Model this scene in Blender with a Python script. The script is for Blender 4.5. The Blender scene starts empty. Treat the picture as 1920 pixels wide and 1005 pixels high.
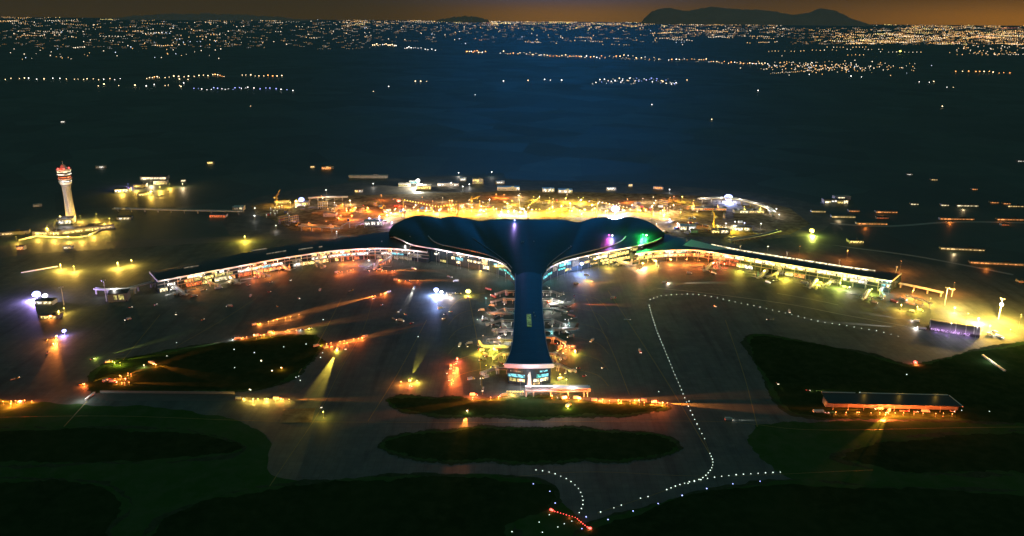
import bpy, math, random
from mathutils import Vector, Matrix
from mathutils.bvhtree import BVHTree
random.seed(11)
S = bpy.context.scene
COL = S.collection
PI = math.pi

# ------------------------------------------------------------------ camera
H, F, CX, CY, HY = 450.0, 1500.0, 960.0, 502.5, 30.0
PITCH = math.atan((CY - HY) / F)
ROLL = 0.0085
FWD = Vector((0, math.cos(PITCH), -math.sin(PITCH)))
UP0 = Vector((0, math.sin(PITCH), math.cos(PITCH)))
RT = Vector((1, 0, 0)) * math.cos(ROLL) + UP0 * math.sin(ROLL)
UP = UP0 * math.cos(ROLL) - Vector((1, 0, 0)) * math.sin(ROLL)
EYE = Vector((0, 0, H))

def ray(px, py):
    return (FWD * F + RT * (px - CX) - UP * (py - CY)).normalized()

def P(px, py, z=0.0):
    """photo pixel -> the point of the place at height z seen there"""
    d = ray(px, py)
    return EYE + d * ((z - H) / d.z)

def pxsize(p):
    return (Vector(p) - EYE).dot(FWD) / F

cam = bpy.data.cameras.new('camera')
cam.sensor_width = 36.0
cam.lens = 36.0 * F / 1920.0
cam.clip_start = 1.0
cam.clip_end = 400000.0
cam_o = bpy.data.objects.new('camera', cam)
COL.objects.link(cam_o)
m = Matrix.Identity(4)
for i in range(3):
    m[i][0], m[i][1], m[i][2], m[i][3] = RT[i], UP[i], -FWD[i], EYE[i]
cam_o.matrix_world = m
S.camera = cam_o

# ------------------------------------------------------------------ materials
def newmat(name):
    mt = bpy.data.materials.new(name)
    mt.use_nodes = True
    nt = mt.node_tree
    b = nt.nodes['Principled BSDF']
    return mt, nt, b

def N(nt, kind, **kw):
    n = nt.nodes.new(kind)
    for k, v in kw.items():
        setattr(n, k, v)
    return n

def mat(name, col, rough=0.6, metal=0.0, var=0.25, scale=0.3, spec=0.5):
    """painted / built surface with blotchy wear"""
    mt, nt, b = newmat(name)
    tc = N(nt, 'ShaderNodeTexCoord')
    nz = N(nt, 'ShaderNodeTexNoise')
    nz.inputs['Scale'].default_value = scale
    nz.inputs['Detail'].default_value = 6
    nt.links.new(tc.outputs['Object'], nz.inputs['Vector'])
    mx = N(nt, 'ShaderNodeMix', data_type='RGBA')
    mx.inputs['A'].default_value = (*[c * (1 - var) for c in col], 1)
    mx.inputs['B'].default_value = (*[min(1, c * (1 + var)) for c in col], 1)
    nt.links.new(nz.outputs['Fac'], mx.inputs['Factor'])
    nt.links.new(mx.outputs['Result'], b.inputs['Base Color'])
    b.inputs['Roughness'].default_value = rough
    b.inputs['Metallic'].default_value = metal
    b.inputs['Specular IOR Level'].default_value = spec
    return mt

def emat(name, col, strength, base=(0.3, 0.3, 0.3)):
    mt, nt, b = newmat(name)
    b.inputs['Base Color'].default_value = (*base, 1)
    b.inputs['Emission Color'].default_value = (*col, 1)
    b.inputs['Emission Strength'].default_value = strength
    mt.cycles.emission_sampling = 'NONE'
    return mt

def winmat(name, col, strength, scale=0.45, contrast=0.75):
    """a lit room behind glass: brighter and darker bays, thin dark mullions"""
    mt, nt, b = newmat(name)
    tc = N(nt, 'ShaderNodeTexCoord')
    nz = N(nt, 'ShaderNodeTexNoise')
    nz.inputs['Scale'].default_value = scale
    nz.inputs['Detail'].default_value = 3
    nt.links.new(tc.outputs['Object'], nz.inputs['Vector'])
    vo = N(nt, 'ShaderNodeTexVoronoi')
    vo.inputs['Scale'].default_value = scale * 0.8
    nt.links.new(tc.outputs['Object'], vo.inputs['Vector'])
    sep = N(nt, 'ShaderNodeSeparateColor')
    nt.links.new(vo.outputs['Color'], sep.inputs['Color'])
    mu = N(nt, 'ShaderNodeMath', operation='MULTIPLY')
    nt.links.new(nz.outputs['Fac'], mu.inputs[0])
    nt.links.new(sep.outputs['Red'], mu.inputs[1])
    rg = N(nt, 'ShaderNodeMapRange')
    rg.inputs['From Min'].default_value = 0.05
    rg.inputs['From Max'].default_value = 0.45
    rg.inputs['To Min'].default_value = strength * (1 - contrast)
    rg.inputs['To Max'].default_value = strength * 1.5
    nt.links.new(mu.outputs[0], rg.inputs['Value'])
    b.inputs['Base Color'].default_value = (0.04, 0.05, 0.05, 1)
    b.inputs['Roughness'].default_value = 0.15
    b.inputs['Emission Color'].default_value = (*col, 1)
    nt.links.new(rg.outputs['Result'], b.inputs['Emission Strength'])
    mt.cycles.emission_sampling = 'NONE'
    return mt

def groundmat(name, c1, c2, c3, s1, s2, rough, spec, joints=None, lines=0.0):
    """three-tone ground: big patches, small mottling, optional slab joints"""
    mt, nt, b = newmat(name)
    tc = N(nt, 'ShaderNodeTexCoord')
    def noise(sc, det, dist=0.0, stretch=None):
        n = N(nt, 'ShaderNodeTexNoise')
        n.inputs['Scale'].default_value = sc
        n.inputs['Detail'].default_value = det
        n.inputs['Roughness'].default_value = 0.62
        n.inputs['Distortion'].default_value = dist
        if stretch:
            mp = N(nt, 'ShaderNodeMapping')
            mp.inputs['Scale'].default_value = stretch
            nt.links.new(tc.outputs['Object'], mp.inputs['Vector'])
            nt.links.new(mp.outputs['Vector'], n.inputs['Vector'])
        else:
            nt.links.new(tc.outputs['Object'], n.inputs['Vector'])
        return n
    a, d = noise(s1, 5, 0.6), noise(s2, 8, 0.2)
    def ramp(n, lo, hi):
        r = N(nt, 'ShaderNodeMapRange')
        r.inputs['From Min'].default_value = lo
        r.inputs['From Max'].default_value = hi
        nt.links.new(n.outputs['Fac'], r.inputs['Value'])
        return r
    m1 = N(nt, 'ShaderNodeMix', data_type='RGBA')
    m1.inputs['A'].default_value = (*c1, 1)
    m1.inputs['B'].default_value = (*c2, 1)
    nt.links.new(ramp(a, 0.36, 0.64).outputs['Result'], m1.inputs['Factor'])
    m2 = N(nt, 'ShaderNodeMix', data_type='RGBA')
    m2.inputs['B'].default_value = (*c3, 1)
    nt.links.new(m1.outputs['Result'], m2.inputs['A'])
    nt.links.new(ramp(d, 0.42, 0.72).outputs['Result'], m2.inputs['Factor'])
    out = m2.outputs['Result']
    if joints:
        br = N(nt, 'ShaderNodeTexBrick')
        br.offset = 0.0
        br.inputs['Color1'].default_value = (1, 1, 1, 1)
        br.inputs['Color2'].default_value = (0.82, 0.82, 0.82, 1)
        br.inputs['Mortar'].default_value = (0.5, 0.5, 0.5, 1)
        br.inputs['Scale'].default_value = 1.0 / joints
        br.inputs['Mortar Size'].default_value = 0.02
        br.inputs['Brick Width'].default_value = 1.0
        br.inputs['Row Height'].default_value = 1.0
        nt.links.new(tc.outputs['Object'], br.inputs['Vector'])
        m3 = N(nt, 'ShaderNodeMix', data_type='RGBA', blend_type='MULTIPLY')
        m3.inputs['Factor'].default_value = 0.8
        nt.links.new(out, m3.inputs['A'])
        nt.links.new(br.outputs['Color'], m3.inputs['B'])
        out = m3.outputs['Result']
        tr = noise(1.0, 4, 0.3, (0.05, 0.004, 0.05))
        m4 = N(nt, 'ShaderNodeMix', data_type='RGBA', blend_type='MULTIPLY')
        m4.inputs['B'].default_value = (0.55, 0.55, 0.56, 1)
        nt.links.new(out, m4.inputs['A'])
        nt.links.new(ramp(tr, 0.5, 0.75).outputs['Result'], m4.inputs['Factor'])
        out = m4.outputs['Result']
    nt.links.new(out, b.inputs['Base Color'])
    b.inputs['Roughness'].default_value = rough
    b.inputs['Specular IOR Level'].default_value = spec
    return mt

M = {}
M['terrain'] = groundmat('terrain', (0.010, 0.034, 0.028), (0.026, 0.050, 0.038), (0.050, 0.066, 0.052), 0.0016, 0.010, 0.55, 0.9)
nt = M['terrain'].node_tree
b_ = nt.nodes['Principled BSDF']
src = b_.inputs['Base Color'].links[0].from_socket
tc_ = N(nt, 'ShaderNodeTexCoord')
vo_ = N(nt, 'ShaderNodeTexVoronoi')
vo_.inputs['Scale'].default_value = 0.0045
nt.links.new(tc_.outputs['Object'], vo_.inputs['Vector'])
sp_ = N(nt, 'ShaderNodeSeparateColor')
nt.links.new(vo_.outputs['Color'], sp_.inputs['Color'])
mr_ = N(nt, 'ShaderNodeMapRange')
mr_.inputs['To Min'].default_value = 0.6
mr_.inputs['To Max'].default_value = 1.2
nt.links.new(sp_.outputs['Red'], mr_.inputs['Value'])
mm_ = N(nt, 'ShaderNodeVectorMath', operation='SCALE')
nt.links.new(src, mm_.inputs[0])
nt.links.new(mr_.outputs['Result'], mm_.inputs['Scale'])
nt.links.new(mm_.outputs['Vector'], b_.inputs['Base Color'])
mr2_ = N(nt, 'ShaderNodeMapRange')
mr2_.inputs['To Min'].default_value = 0.54
mr2_.inputs['To Max'].default_value = 0.62
nt.links.new(sp_.outputs['Green'], mr2_.inputs['Value'])
nt.links.new(mr2_.outputs['Result'], b_.inputs['Roughness'])
M['grass'] = groundmat('grass', (0.014, 0.038, 0.012), (0.024, 0.052, 0.017), (0.038, 0.062, 0.025), 0.012, 0.07, 0.95, 0.0)
M['verge'] = groundmat('verge', (0.030, 0.056, 0.026), (0.048, 0.072, 0.038), (0.075, 0.090, 0.060), 0.03, 0.14, 0.95, 0.0)
M['scrub'] = groundmat('scrub', (0.030, 0.092, 0.022), (0.046, 0.104, 0.034), (0.070, 0.112, 0.052), 0.008, 0.05, 0.95, 0.0)
M['apron'] = groundmat('apron', (0.082, 0.108, 0.104), (0.115, 0.142, 0.134), (0.142, 0.162, 0.148), 0.006, 0.05, 0.7, 0.25, joints=7.5)
M['asphalt'] = groundmat('asphalt', (0.085, 0.085, 0.085), (0.11, 0.11, 0.11), (0.13, 0.125, 0.12), 0.01, 0.12, 0.6, 0.4)
M['dirt'] = groundmat('dirt', (0.09, 0.065, 0.04), (0.26, 0.19, 0.11), (0.42, 0.33, 0.20), 0.018, 0.06, 0.9, 0.1)
M['site_edge'] = groundmat('site_edge', (0.035, 0.04, 0.032), (0.09, 0.075, 0.065), (0.15, 0.125, 0.10), 0.008, 0.04, 0.65, 0.85)
M['hill'] = groundmat('hill', (0.55, 0.32, 0.27), (0.62, 0.37, 0.31), (0.66, 0.40, 0.33), 0.0006, 0.004, 0.95, 0.0)
M['line_yellow'] = mat('line_yellow', (0.30, 0.23, 0.07), 0.7)
M['line_white'] = mat('line_white', (0.45, 0.45, 0.42), 0.7)
M['roof'] = mat('roof', (0.012, 0.062, 0.058), 0.42, 0.45, 0.2, 0.02, 0.5)
nt = M['roof'].node_tree
b_ = nt.nodes['Principled BSDF']
src = b_.inputs['Base Color'].links[0].from_socket
tc_ = N(nt, 'ShaderNodeTexCoord')
br_ = N(nt, 'ShaderNodeTexBrick')
br_.inputs['Color1'].default_value = (1, 1, 1, 1)
br_.inputs['Color2'].default_value = (0.72, 0.72, 0.72, 1)
br_.inputs['Mortar'].default_value = (0.30, 0.30, 0.30, 1)
br_.inputs['Scale'].default_value = 0.12
br_.inputs['Mortar Size'].default_value = 0.03
br_.inputs['Brick Width'].default_value = 2.2
br_.inputs['Row Height'].default_value = 0.9
nt.links.new(tc_.outputs['Object'], br_.inputs['Vector'])
mx_ = N(nt, 'ShaderNodeMix', data_type='RGBA', blend_type='MULTIPLY')
mx_.inputs['Factor'].default_value = 0.8
nt.links.new(src, mx_.inputs['A'])
nt.links.new(br_.outputs['Color'], mx_.inputs['B'])
nt.links.new(mx_.outputs['Result'], b_.inputs['Base Color'])
M['roof_dark'] = mat('roof_dark', (0.05, 0.055, 0.06), 0.45, 0.2, 0.25, 0.05)
M['trim'] = mat('trim', (0.80, 0.76, 0.76), 0.4, 0, 0.06, 0.1)
M['white'] = mat('white', (0.78, 0.78, 0.76), 0.35, 0, 0.08, 0.3)
M['concrete'] = mat('concrete', (0.36, 0.34, 0.32), 0.8, 0, 0.2, 0.2)
M['wall'] = mat('wall', (0.30, 0.30, 0.30), 0.7, 0, 0.2, 0.15)
M['steel'] = mat('steel', (0.45, 0.46, 0.47), 0.4, 0.6, 0.15, 0.5)
M['dark'] = mat('dark', (0.035, 0.035, 0.04), 0.6, 0, 0.2, 0.5)
M['rubber'] = mat('rubber', (0.02, 0.02, 0.02), 0.9)
M['glass'] = mat('glass', (0.03, 0.05, 0.06), 0.12, 0.0, 0.4, 0.12, 0.7)
M['crane_yellow'] = mat('crane_yellow', (0.75, 0.48, 0.06), 0.5, 0, 0.1, 0.5)
M['paint_white'] = mat('paint_white', (0.72, 0.72, 0.72), 0.3, 0, 0.05, 0.5)
M['paint_yellow'] = mat('paint_yellow', (0.65, 0.45, 0.04), 0.35, 0, 0.08, 0.5)
M['paint_red'] = mat('paint_red', (0.45, 0.04, 0.03), 0.35, 0, 0.08, 0.5)
M['paint_blue'] = mat('paint_blue', (0.05, 0.10, 0.28), 0.35, 0, 0.08, 0.5)
M['fin_dark'] = mat('fin_dark', (0.05, 0.07, 0.08), 0.35, 0, 0.1, 0.5)
M['fin_teal'] = mat('fin_teal', (0.10, 0.30, 0.32), 0.35, 0, 0.1, 0.5)
M['fin_brown'] = mat('fin_brown', (0.20, 0.12, 0.07), 0.35, 0, 0.1, 0.5)
M['tent'] = mat('tent', (0.16, 0.14, 0.17), 0.55, 0, 0.15, 0.2)
W = {
    'warm': winmat('window_warm', (1.0, 0.66, 0.25), 1.5),
    'white': winmat('window_white', (1.0, 0.93, 0.80), 1.7, 0.35, 0.9),
    'gold': winmat('window_gold', (1.0, 0.74, 0.22), 1.9, 0.45, 0.85),
    'cream': winmat('window_cream', (1.0, 0.84, 0.48), 2.0, 0.35, 0.8),
    'orange': winmat('window_orange', (1.0, 0.36, 0.10), 1.6),
    'red': winmat('window_red', (1.0, 0.20, 0.06), 0.9),
    'teal': winmat('window_teal', (0.12, 0.85, 0.75), 1.0),
    'cyan': winmat('window_cyan', (0.22, 0.80, 0.95), 1.0),
    'green': winmat('window_green', (0.45, 0.80, 0.25), 0.2),
    'olive': winmat('window_olive', (0.85, 0.72, 0.22), 0.8),
    'purple': winmat('window_purple', (0.85, 0.50, 1.0), 0.8, 0.8, 0.95),
    'dim': winmat('window_dim', (0.75, 0.62, 0.42), 0.35),
}
E = {
    'white': emat('lamp_white', (1.0, 0.96, 0.88), 6),
    'warm': emat('lamp_warm', (1.0, 0.72, 0.38), 6),
    'orange': emat('lamp_orange', (1.0, 0.38, 0.10), 6),
    'yellow': emat('lamp_yellow', (1.0, 0.85, 0.12), 6),
    'blue': emat('lamp_blue', (0.34, 0.42, 1.0), 5),
    'navy': emat('lamp_navy', (0.20, 0.25, 1.0), 4),
    'red': emat('lamp_red', (1.0, 0.07, 0.05), 5),
    'green': emat('lamp_green', (0.05, 1.0, 0.15), 5),
    'magenta': emat('lamp_magenta', (1.0, 0.08, 0.45), 5),
    'mint': emat('lamp_mint', (0.78, 1.0, 0.84), 2.2),
    'head': emat('headlamp', (1.0, 0.85, 0.62), 7),
    'tail': emat('taillamp', (1.0, 0.05, 0.03), 2.5),
}
LC = {'white': (1.0, 0.95, 0.85), 'warm': (1.0, 0.70, 0.36), 'orange': (1.0, 0.25, 0.035), 'yellow': (1.0, 0.72, 0.07),
      'gold': (1.0, 0.58, 0.08), 'blue': (0.35, 0.45, 1.0), 'red': (1.0, 0.10, 0.05), 'green': (0.05, 1.0, 0.15),
      'magenta': (0.9, 0.05, 0.55), 'violet': (0.5, 0.32, 1.0), 'purple': (0.62, 0.25, 1.0), 'ember': (1.0, 0.15, 0.022),
      'teal': (0.25, 0.85, 0.9), 'lime': (0.75, 0.85, 0.12)}

# ------------------------------------------------------------------ mesh building
class MB:
    def __init__(s):
        s.v, s.f, s.mi = [], [], []
    def add(s, vs, fs, mi=0):
        o = len(s.v)
        s.v += [tuple(v) for v in vs]
        s.f += [tuple(i + o for i in f) for f in fs]
        s.mi += [mi] * len(fs)
        return s
    def box(s, c, size, rz=0.0, mi=0, top=(1, 1), ry=0.0):
        hx, hy, hz = size[0] / 2, size[1] / 2, size[2] / 2
        vs = []
        R = Matrix.Rotation(rz, 3, 'Z') @ Matrix.Rotation(ry, 3, 'Y')
        for sz, tx, ty in ((-1, 1, 1), (1, top[0], top[1])):
            for sx, sy in ((-1, -1), (1, -1), (1, 1), (-1, 1)):
                vs.append(Vector(c) + R @ Vector((sx * hx * tx, sy * hy * ty, sz * hz)))
        return s.add(vs, [(3, 2, 1, 0), (4, 5, 6, 7), (0, 1, 5, 4), (1, 2, 6, 5), (2, 3, 7, 6), (3, 0, 4, 7)], mi)
    def bar(s, a, b, w, h=None, mi=0):
        a, b = Vector(a), Vector(b)
        h = h or w
        d = (b - a).normalized()
        x = d.cross(Vector((0, 0, 1)))
        x = x.normalized() if x.length > 1e-4 else Vector((1, 0, 0))
        y = x.cross(d).normalized()
        vs = []
        for p in (a, b):
            for sx, sy in ((-1, -1), (1, -1), (1, 1), (-1, 1)):
                vs.append(p + x * (sx * w / 2) + y * (sy * h / 2))
        return s.add(vs, [(3, 2, 1, 0), (4, 5, 6, 7), (0, 1, 5, 4), (1, 2, 6, 5), (2, 3, 7, 6), (3, 0, 4, 7)], mi)
    def tube(s, a, b, r0, r1=None, n=8, mi=0):
        a, b = Vector(a), Vector(b)
        r1 = r0 if r1 is None else r1
        d = (b - a).normalized()
        x = d.cross(Vector((0, 0, 1)))
        x = x.normalized() if x.length > 1e-4 else Vector((1, 0, 0))
        y = d.cross(x).normalized()
        vs = []
        for p, r in ((a, r0), (b, r1)):
            for k in range(n):
                t = 2 * PI * k / n
                vs.append(p + x * (r * math.cos(t)) + y * (r * math.sin(t)))
        fs = [(k, (k + 1) % n, n + (k + 1) % n, n + k) for k in range(n)]
        fs += [tuple(range(n))[::-1], tuple(range(n, 2 * n))]
        return s.add(vs, fs, mi)
    def lathe(s, c, prof, n=20, mi=0, axis='Z', squash=(1, 1)):
        vs, c = [], Vector(c)
        for r, z in prof:
            for k in range(n):
                t = 2 * PI * k / n
                u, v = r * math.cos(t) * squash[0], r * math.sin(t) * squash[1]
                vs.append(c + (Vector((u, v, z)) if axis == 'Z' else Vector((z, u, v))))
        fs = []
        for j in range(len(prof) - 1):
            for k in range(n):
                a, b = j * n + k, j * n + (k + 1) % n
                fs.append((a, b, b + n, a + n))
        fs.append(tuple(range(n))[::-1])
        fs.append(tuple(range((len(prof) - 1) * n, len(prof) * n)))
        return s.add(vs, fs, mi)
    def prism(s, poly, z0, z1, mi=0):
        n = len(poly)
        vs = [(p[0], p[1], z0) for p in poly] + [(p[0], p[1], z1) for p in poly]
        fs = [tuple(range(n))[::-1], tuple(range(n, 2 * n))]
        fs += [(k, (k + 1) % n, n + (k + 1) % n, n + k) for k in range(n)]
        return s.add(vs, fs, mi)
    def sheet(s, rows, mi=0):
        """grid of points"""
        w = len(rows[0])
        vs = [p for r in rows for p in r]
        fs = [(j * w + i, j * w + i + 1, (j + 1) * w + i + 1, (j + 1) * w + i) for j in range(len(rows) - 1) for i in range(w - 1)]
        return s.add(vs, fs, mi)
    def ball(s, c, r, mi=0, n=8, m=5, sz=1.0):
        prof = [(max(0.02 * r, r * math.sin(PI * k / m)), -r * sz * math.cos(PI * k / m)) for k in range(m + 1)]
        return s.lathe(c, prof, n, mi)
    def build(s, name, mats, parent=None, smooth=False, off=None):
        if off is not None:
            s.v = [(v[0] - off[0], v[1] - off[1], v[2] - off[2]) for v in s.v]
        me = bpy.data.meshes.new(name)
        me.from_pydata(s.v, [], s.f)
        if not isinstance(mats, (list, tuple)):
            mats = [mats]
        for q in mats:
            me.materials.append(q)
        if len(mats) > 1:
            me.polygons.foreach_set('material_index', s.mi)
        if smooth:
            me.polygons.foreach_set('use_smooth', [True] * len(s.f))
        me.validate()
        me.update()
        o = bpy.data.objects.new(name, me)
        COL.objects.link(o)
        if parent:
            o.parent = parent
        return o

def tag(o, label=None, cat=None, group=None, kind=None):
    for k, v in (('label', label), ('category', cat), ('group', group), ('kind', kind)):
        if v:
            o[k] = v
    return o

def thing(name, label, cat, loc=(0, 0, 0), rz=0.0, group=None):
    o = bpy.data.objects.new(name, None)
    o.empty_display_size = 1.0
    COL.objects.link(o)
    o.location = loc
    o.rotation_euler = (0, 0, rz)
    return tag(o, label, cat, group)

KIDS = {}
def kids(o):
    return list(o.children)

def dup(o, loc, rz=0.0, label=None, group=None, scale=None):
    c = o.copy()
    COL.objects.link(c)
    c.location = loc
    c.rotation_euler = (0, 0, rz)
    if scale:
        c.scale = (scale, scale, scale)
    if label:
        c['label'] = label
    if group:
        c['group'] = group
    for ch in kids(o):
        if ch.type == 'LIGHT':
            continue
        a = ch.copy()
        COL.objects.link(a)
        a.parent = c
        for g in kids(ch):
            if g.type == 'LIGHT':
                continue
            b = g.copy()
            COL.objects.link(b)
            b.parent = a
    return c

NL = [0]
def lamp(loc, col, power, radius=0.5, kind='POINT', to=None, cone=90, blend=0.5, parent=None):
    L = bpy.data.lights.new('lamp_light', kind)
    L.energy = power
    L.color = LC[col] if isinstance(col, str) else col
    if kind in ('POINT', 'SPOT'):
        L.shadow_soft_size = radius
    if kind == 'SPOT':
        L.spot_size = math.radians(cone)
        L.spot_blend = blend
    o = bpy.data.objects.new('lamp_light', L)
    COL.objects.link(o)
    o.location = loc
    if to is not None:
        d = Vector(to) - Vector(loc)
        o.rotation_euler = d.to_track_quat('-Z', 'Y').to_euler()
    NL[0] += 1
    return o

def resample(pts, n):
    pts = [Vector(p) for p in pts]
    # Catmull-Rom through the points, then even spacing
    fine = []
    for i in range(len(pts) - 1):
        p0 = pts[max(i - 1, 0)]
        p1, p2 = pts[i], pts[i + 1]
        p3 = pts[min(i + 2, len(pts) - 1)]
        for k in range(12):
            t = k / 12
            fine.append(0.5 * ((2 * p1) + (p2 - p0) * t + (2 * p0 - 5 * p1 + 4 * p2 - p3) * t * t + (3 * p1 - p0 - 3 * p2 + p3) * t ** 3))
    fine.append(pts[-1])
    ds = [0]
    for a, b in zip(fine, fine[1:]):
        ds.append(ds[-1] + (b - a).length)
    out, j = [], 0
    for k in range(n):
        t = ds[-1] * k / (n - 1)
        while j < len(ds) - 2 and ds[j + 1] < t:
            j += 1
        w = (t - ds[j]) / max(1e-9, ds[j + 1] - ds[j])
        out.append(fine[j].lerp(fine[j + 1], min(1, max(0, w))))
    return out

# ------------------------------------------------------------------ lamps on posts
CN = {'white': 'white', 'warm': 'warm', 'orange': 'orange', 'yellow': 'yellow', 'gold': 'yellow', 'blue': 'blue', 'red': 'red', 'ember': 'red orange', 'violet': 'violet', 'teal': 'teal', 'lime': 'greenish yellow', 'purple': 'purple'}
CE = {'gold': 'yellow', 'ember': 'orange', 'violet': 'blue', 'teal': 'mint', 'lime': 'yellow', 'purple': 'magenta'}
SP = {}
def stand_lamp(loc, c, power, where, r=0.3, aim=None):  # post and head added as a body for each placed light
    c_ = c if isinstance(c, str) else 'white'
    h = round(loc[2])
    key = (CE.get(c_, c_), h)
    if key not in SP:
        mb = MB()
        mb.tube((0, 0, 0), (0, 0, h), 0.14, 0.09, 6, 0)
        mb.lathe((0, 0, 0), [(0.5, 0), (0.5, 0.25), (0.16, 0.4)], 8, 0)
        mb.ball((0, 0, h + 0.25), 0.42, 1, 8, 5, 0.7)
        o = SP[key] = mb.build('stand_lamp', [M['steel'], E[CE.get(c_, c_)]])
    else:
        o = SP[key].copy()
        COL.objects.link(o)
    o.location = (loc[0], loc[1], 0.05)
    hs = 'tall' if h >= 15 else 'low'
    tag(o, '%s %s lamp on a thin post %s' % (hs, CN[c_], where), 'apron lamp', '%s %s lamps %s' % (hs, CN[c_], where))
    if aim is None:
        lamp((loc[0], loc[1] - 0.9, h + 0.3), c, power, r)
    else:
        lamp((loc[0], loc[1] + 0.6, h + 0.3), c, power, r, 'SPOT', aim, 120, 0.6)
# ------------------------------------------------------------------ night sky
world = bpy.data.worlds.new("World")
S.world = world
world.use_nodes = True
wt = world.node_tree
for n in list(wt.nodes):
    wt.nodes.remove(n)
def WM(op, a, b=None, c=None):
    n = wt.nodes.new('ShaderNodeMath')
    n.operation = op
    for i, q in enumerate((a, b, c)):
        if q is None:
            continue
        if isinstance(q, (int, float)):
            n.inputs[i].default_value = q
        else:
            wt.links.new(q, n.inputs[i])
    return n.outputs[0]
wtc = wt.nodes.new('ShaderNodeTexCoord')
wsp = wt.nodes.new('ShaderNodeSeparateXYZ')
wt.links.new(wtc.outputs['Generated'], wsp.inputs[0])
el = WM('MAXIMUM', wsp.outputs['Z'], 0.0)
az = WM('ARCTAN2', wsp.outputs['X'], wsp.outputs['Y'])
def wgauss(v, c, w):
    d = WM('DIVIDE', WM('SUBTRACT', v, c), w)
    return WM('EXPONENT', WM('MULTIPLY', WM('MULTIPLY', d, d), -1.0))
ramp = wt.nodes.new('ShaderNodeValToRGB')
wt.links.new(WM('POWER', el, 0.5), ramp.inputs['Fac'])
e = ramp.color_ramp.elements
SKY = [(0.0, (0.052, 0.032, 0.008)), (0.13, (0.046, 0.029, 0.008)), (0.17, (0.020, 0.016, 0.010)), (0.22, (0.003, 0.013, 0.017)),
       (0.38, (0.004, 0.024, 0.032)), (0.55, (0.012, 0.038, 0.042)), (0.8, (0.027, 0.070, 0.056)), (1.0, (0.036, 0.086, 0.068))]
e[0].position, e[0].color = SKY[0][0], (*SKY[0][1], 1)
e[1].position, e[1].color = SKY[-1][0], (*SKY[-1][1], 1)
for p_, c_ in SKY[1:-1]:
    q = e.new(p_)
    q.color = (*c_, 1)
def wcol(col, fac):
    n = wt.nodes.new('ShaderNodeMix')
    n.data_type = 'RGBA'
    n.blend_type = 'MULTIPLY'
    n.inputs['Factor'].default_value = 1
    n.inputs['A'].default_value = (*col, 1)
    cc = wt.nodes.new('ShaderNodeCombineColor')
    for k in ('Red', 'Green', 'Blue'):
        wt.links.new(fac, cc.inputs[k])
    wt.links.new(cc.outputs[0], n.inputs['B'])
    return n.outputs['Result']
def wadd(a, b):
    n = wt.nodes.new('ShaderNodeMix')
    n.data_type = 'RGBA'
    n.blend_type = 'ADD'
    n.inputs['Factor'].default_value = 1
    n.clamp_result = False
    wt.links.new(a, n.inputs['A'])
    wt.links.new(b, n.inputs['B'])
    return n.outputs['Result']
low = wgauss(el, 0.0, 0.018)
mid = wgauss(el, 0.0, 0.03)
front = WM('GREATER_THAN', wsp.outputs['Y'], 0.0)
sky = ramp.outputs['Color']
sky = wadd(sky, wcol((0.30, 0.100, 0.0), WM('MULTIPLY', low, WM('MULTIPLY', wgauss(az, 0.60, 0.20), front))))
sky = wadd(sky, wcol((0.17, 0.070, 0.016), WM('MULTIPLY', low, WM('MULTIPLY', wgauss(az, 0.06, 0.14), front))))
sky = wadd(sky, wcol((0.050, 0.020, 0.006), WM('MULTIPLY', mid, WM('MULTIPLY', wgauss(az, 0.42, 0.28), front))))
blue = WM('MULTIPLY', wgauss(WM('POWER', el, 0.5), 0.36, 0.12), WM('MULTIPLY', wgauss(az, 0.05, 0.15), front))  # added blue band above the view, tints plain and roof by reflection
sky = wadd(sky, wcol((0.0, 0.74, 2.5), blue))
teal = WM('MULTIPLY', wgauss(WM('POWER', el, 0.5), 0.36, 0.15), front)  # added teal band above the view for greener reflections
sky = wadd(sky, wcol((0.001, 0.020, 0.014), teal))
# added glow behind the viewer, lifts faces turned towards it
back = WM('LESS_THAN', wsp.outputs['Y'], 0.0)
sky = wadd(sky, wcol((0.085, 0.080, 0.065), WM('MULTIPLY', back, WM('MULTIPLY', wgauss(el, 0.0, 0.22), wgauss(wsp.outputs['X'], 0.0, 0.8)))))
# a trace of physical twilight from a sun far below the horizon
nish = wt.nodes.new('ShaderNodeTexSky')
nish.sky_type = 'NISHITA'
nish.sun_disc = False
nish.sun_elevation = math.radians(-8)
nish.sun_rotation = math.radians(200)
bg1 = wt.nodes.new('ShaderNodeBackground')
bg1.inputs['Strength'].default_value = 0.05
wt.links.new(nish.outputs[0], bg1.inputs['Color'])
bg2 = wt.nodes.new('ShaderNodeBackground')
bg2.inputs['Strength'].default_value = 1.0
wt.links.new(sky, bg2.inputs['Color'])
ads = wt.nodes.new('ShaderNodeAddShader')
wt.links.new(bg1.outputs[0], ads.inputs[0])
wt.links.new(bg2.outputs[0], ads.inputs[1])
wo = wt.nodes.new('ShaderNodeOutputWorld')
wt.links.new(ads.outputs[0], wo.inputs['Surface'])
S.view_settings.view_transform = 'Standard'
S.view_settings.look = 'None'
S.view_settings.exposure = 0.0
S.view_settings.gamma = 1.0
S.view_settings.use_curve_mapping = False

fill_sun = bpy.data.lights.new('fill_sun', 'SUN')  # added faint bluish sun that shapes the roof, no moon known
fill_sun.energy = 0.03
fill_sun.angle = math.radians(0.5)
fill_sun.color = (0.75, 0.85, 1.0)
mo = bpy.data.objects.new('fill_sun', fill_sun)
COL.objects.link(mo)
mo.rotation_euler = (math.radians(40), 0, math.radians(25))

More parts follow.
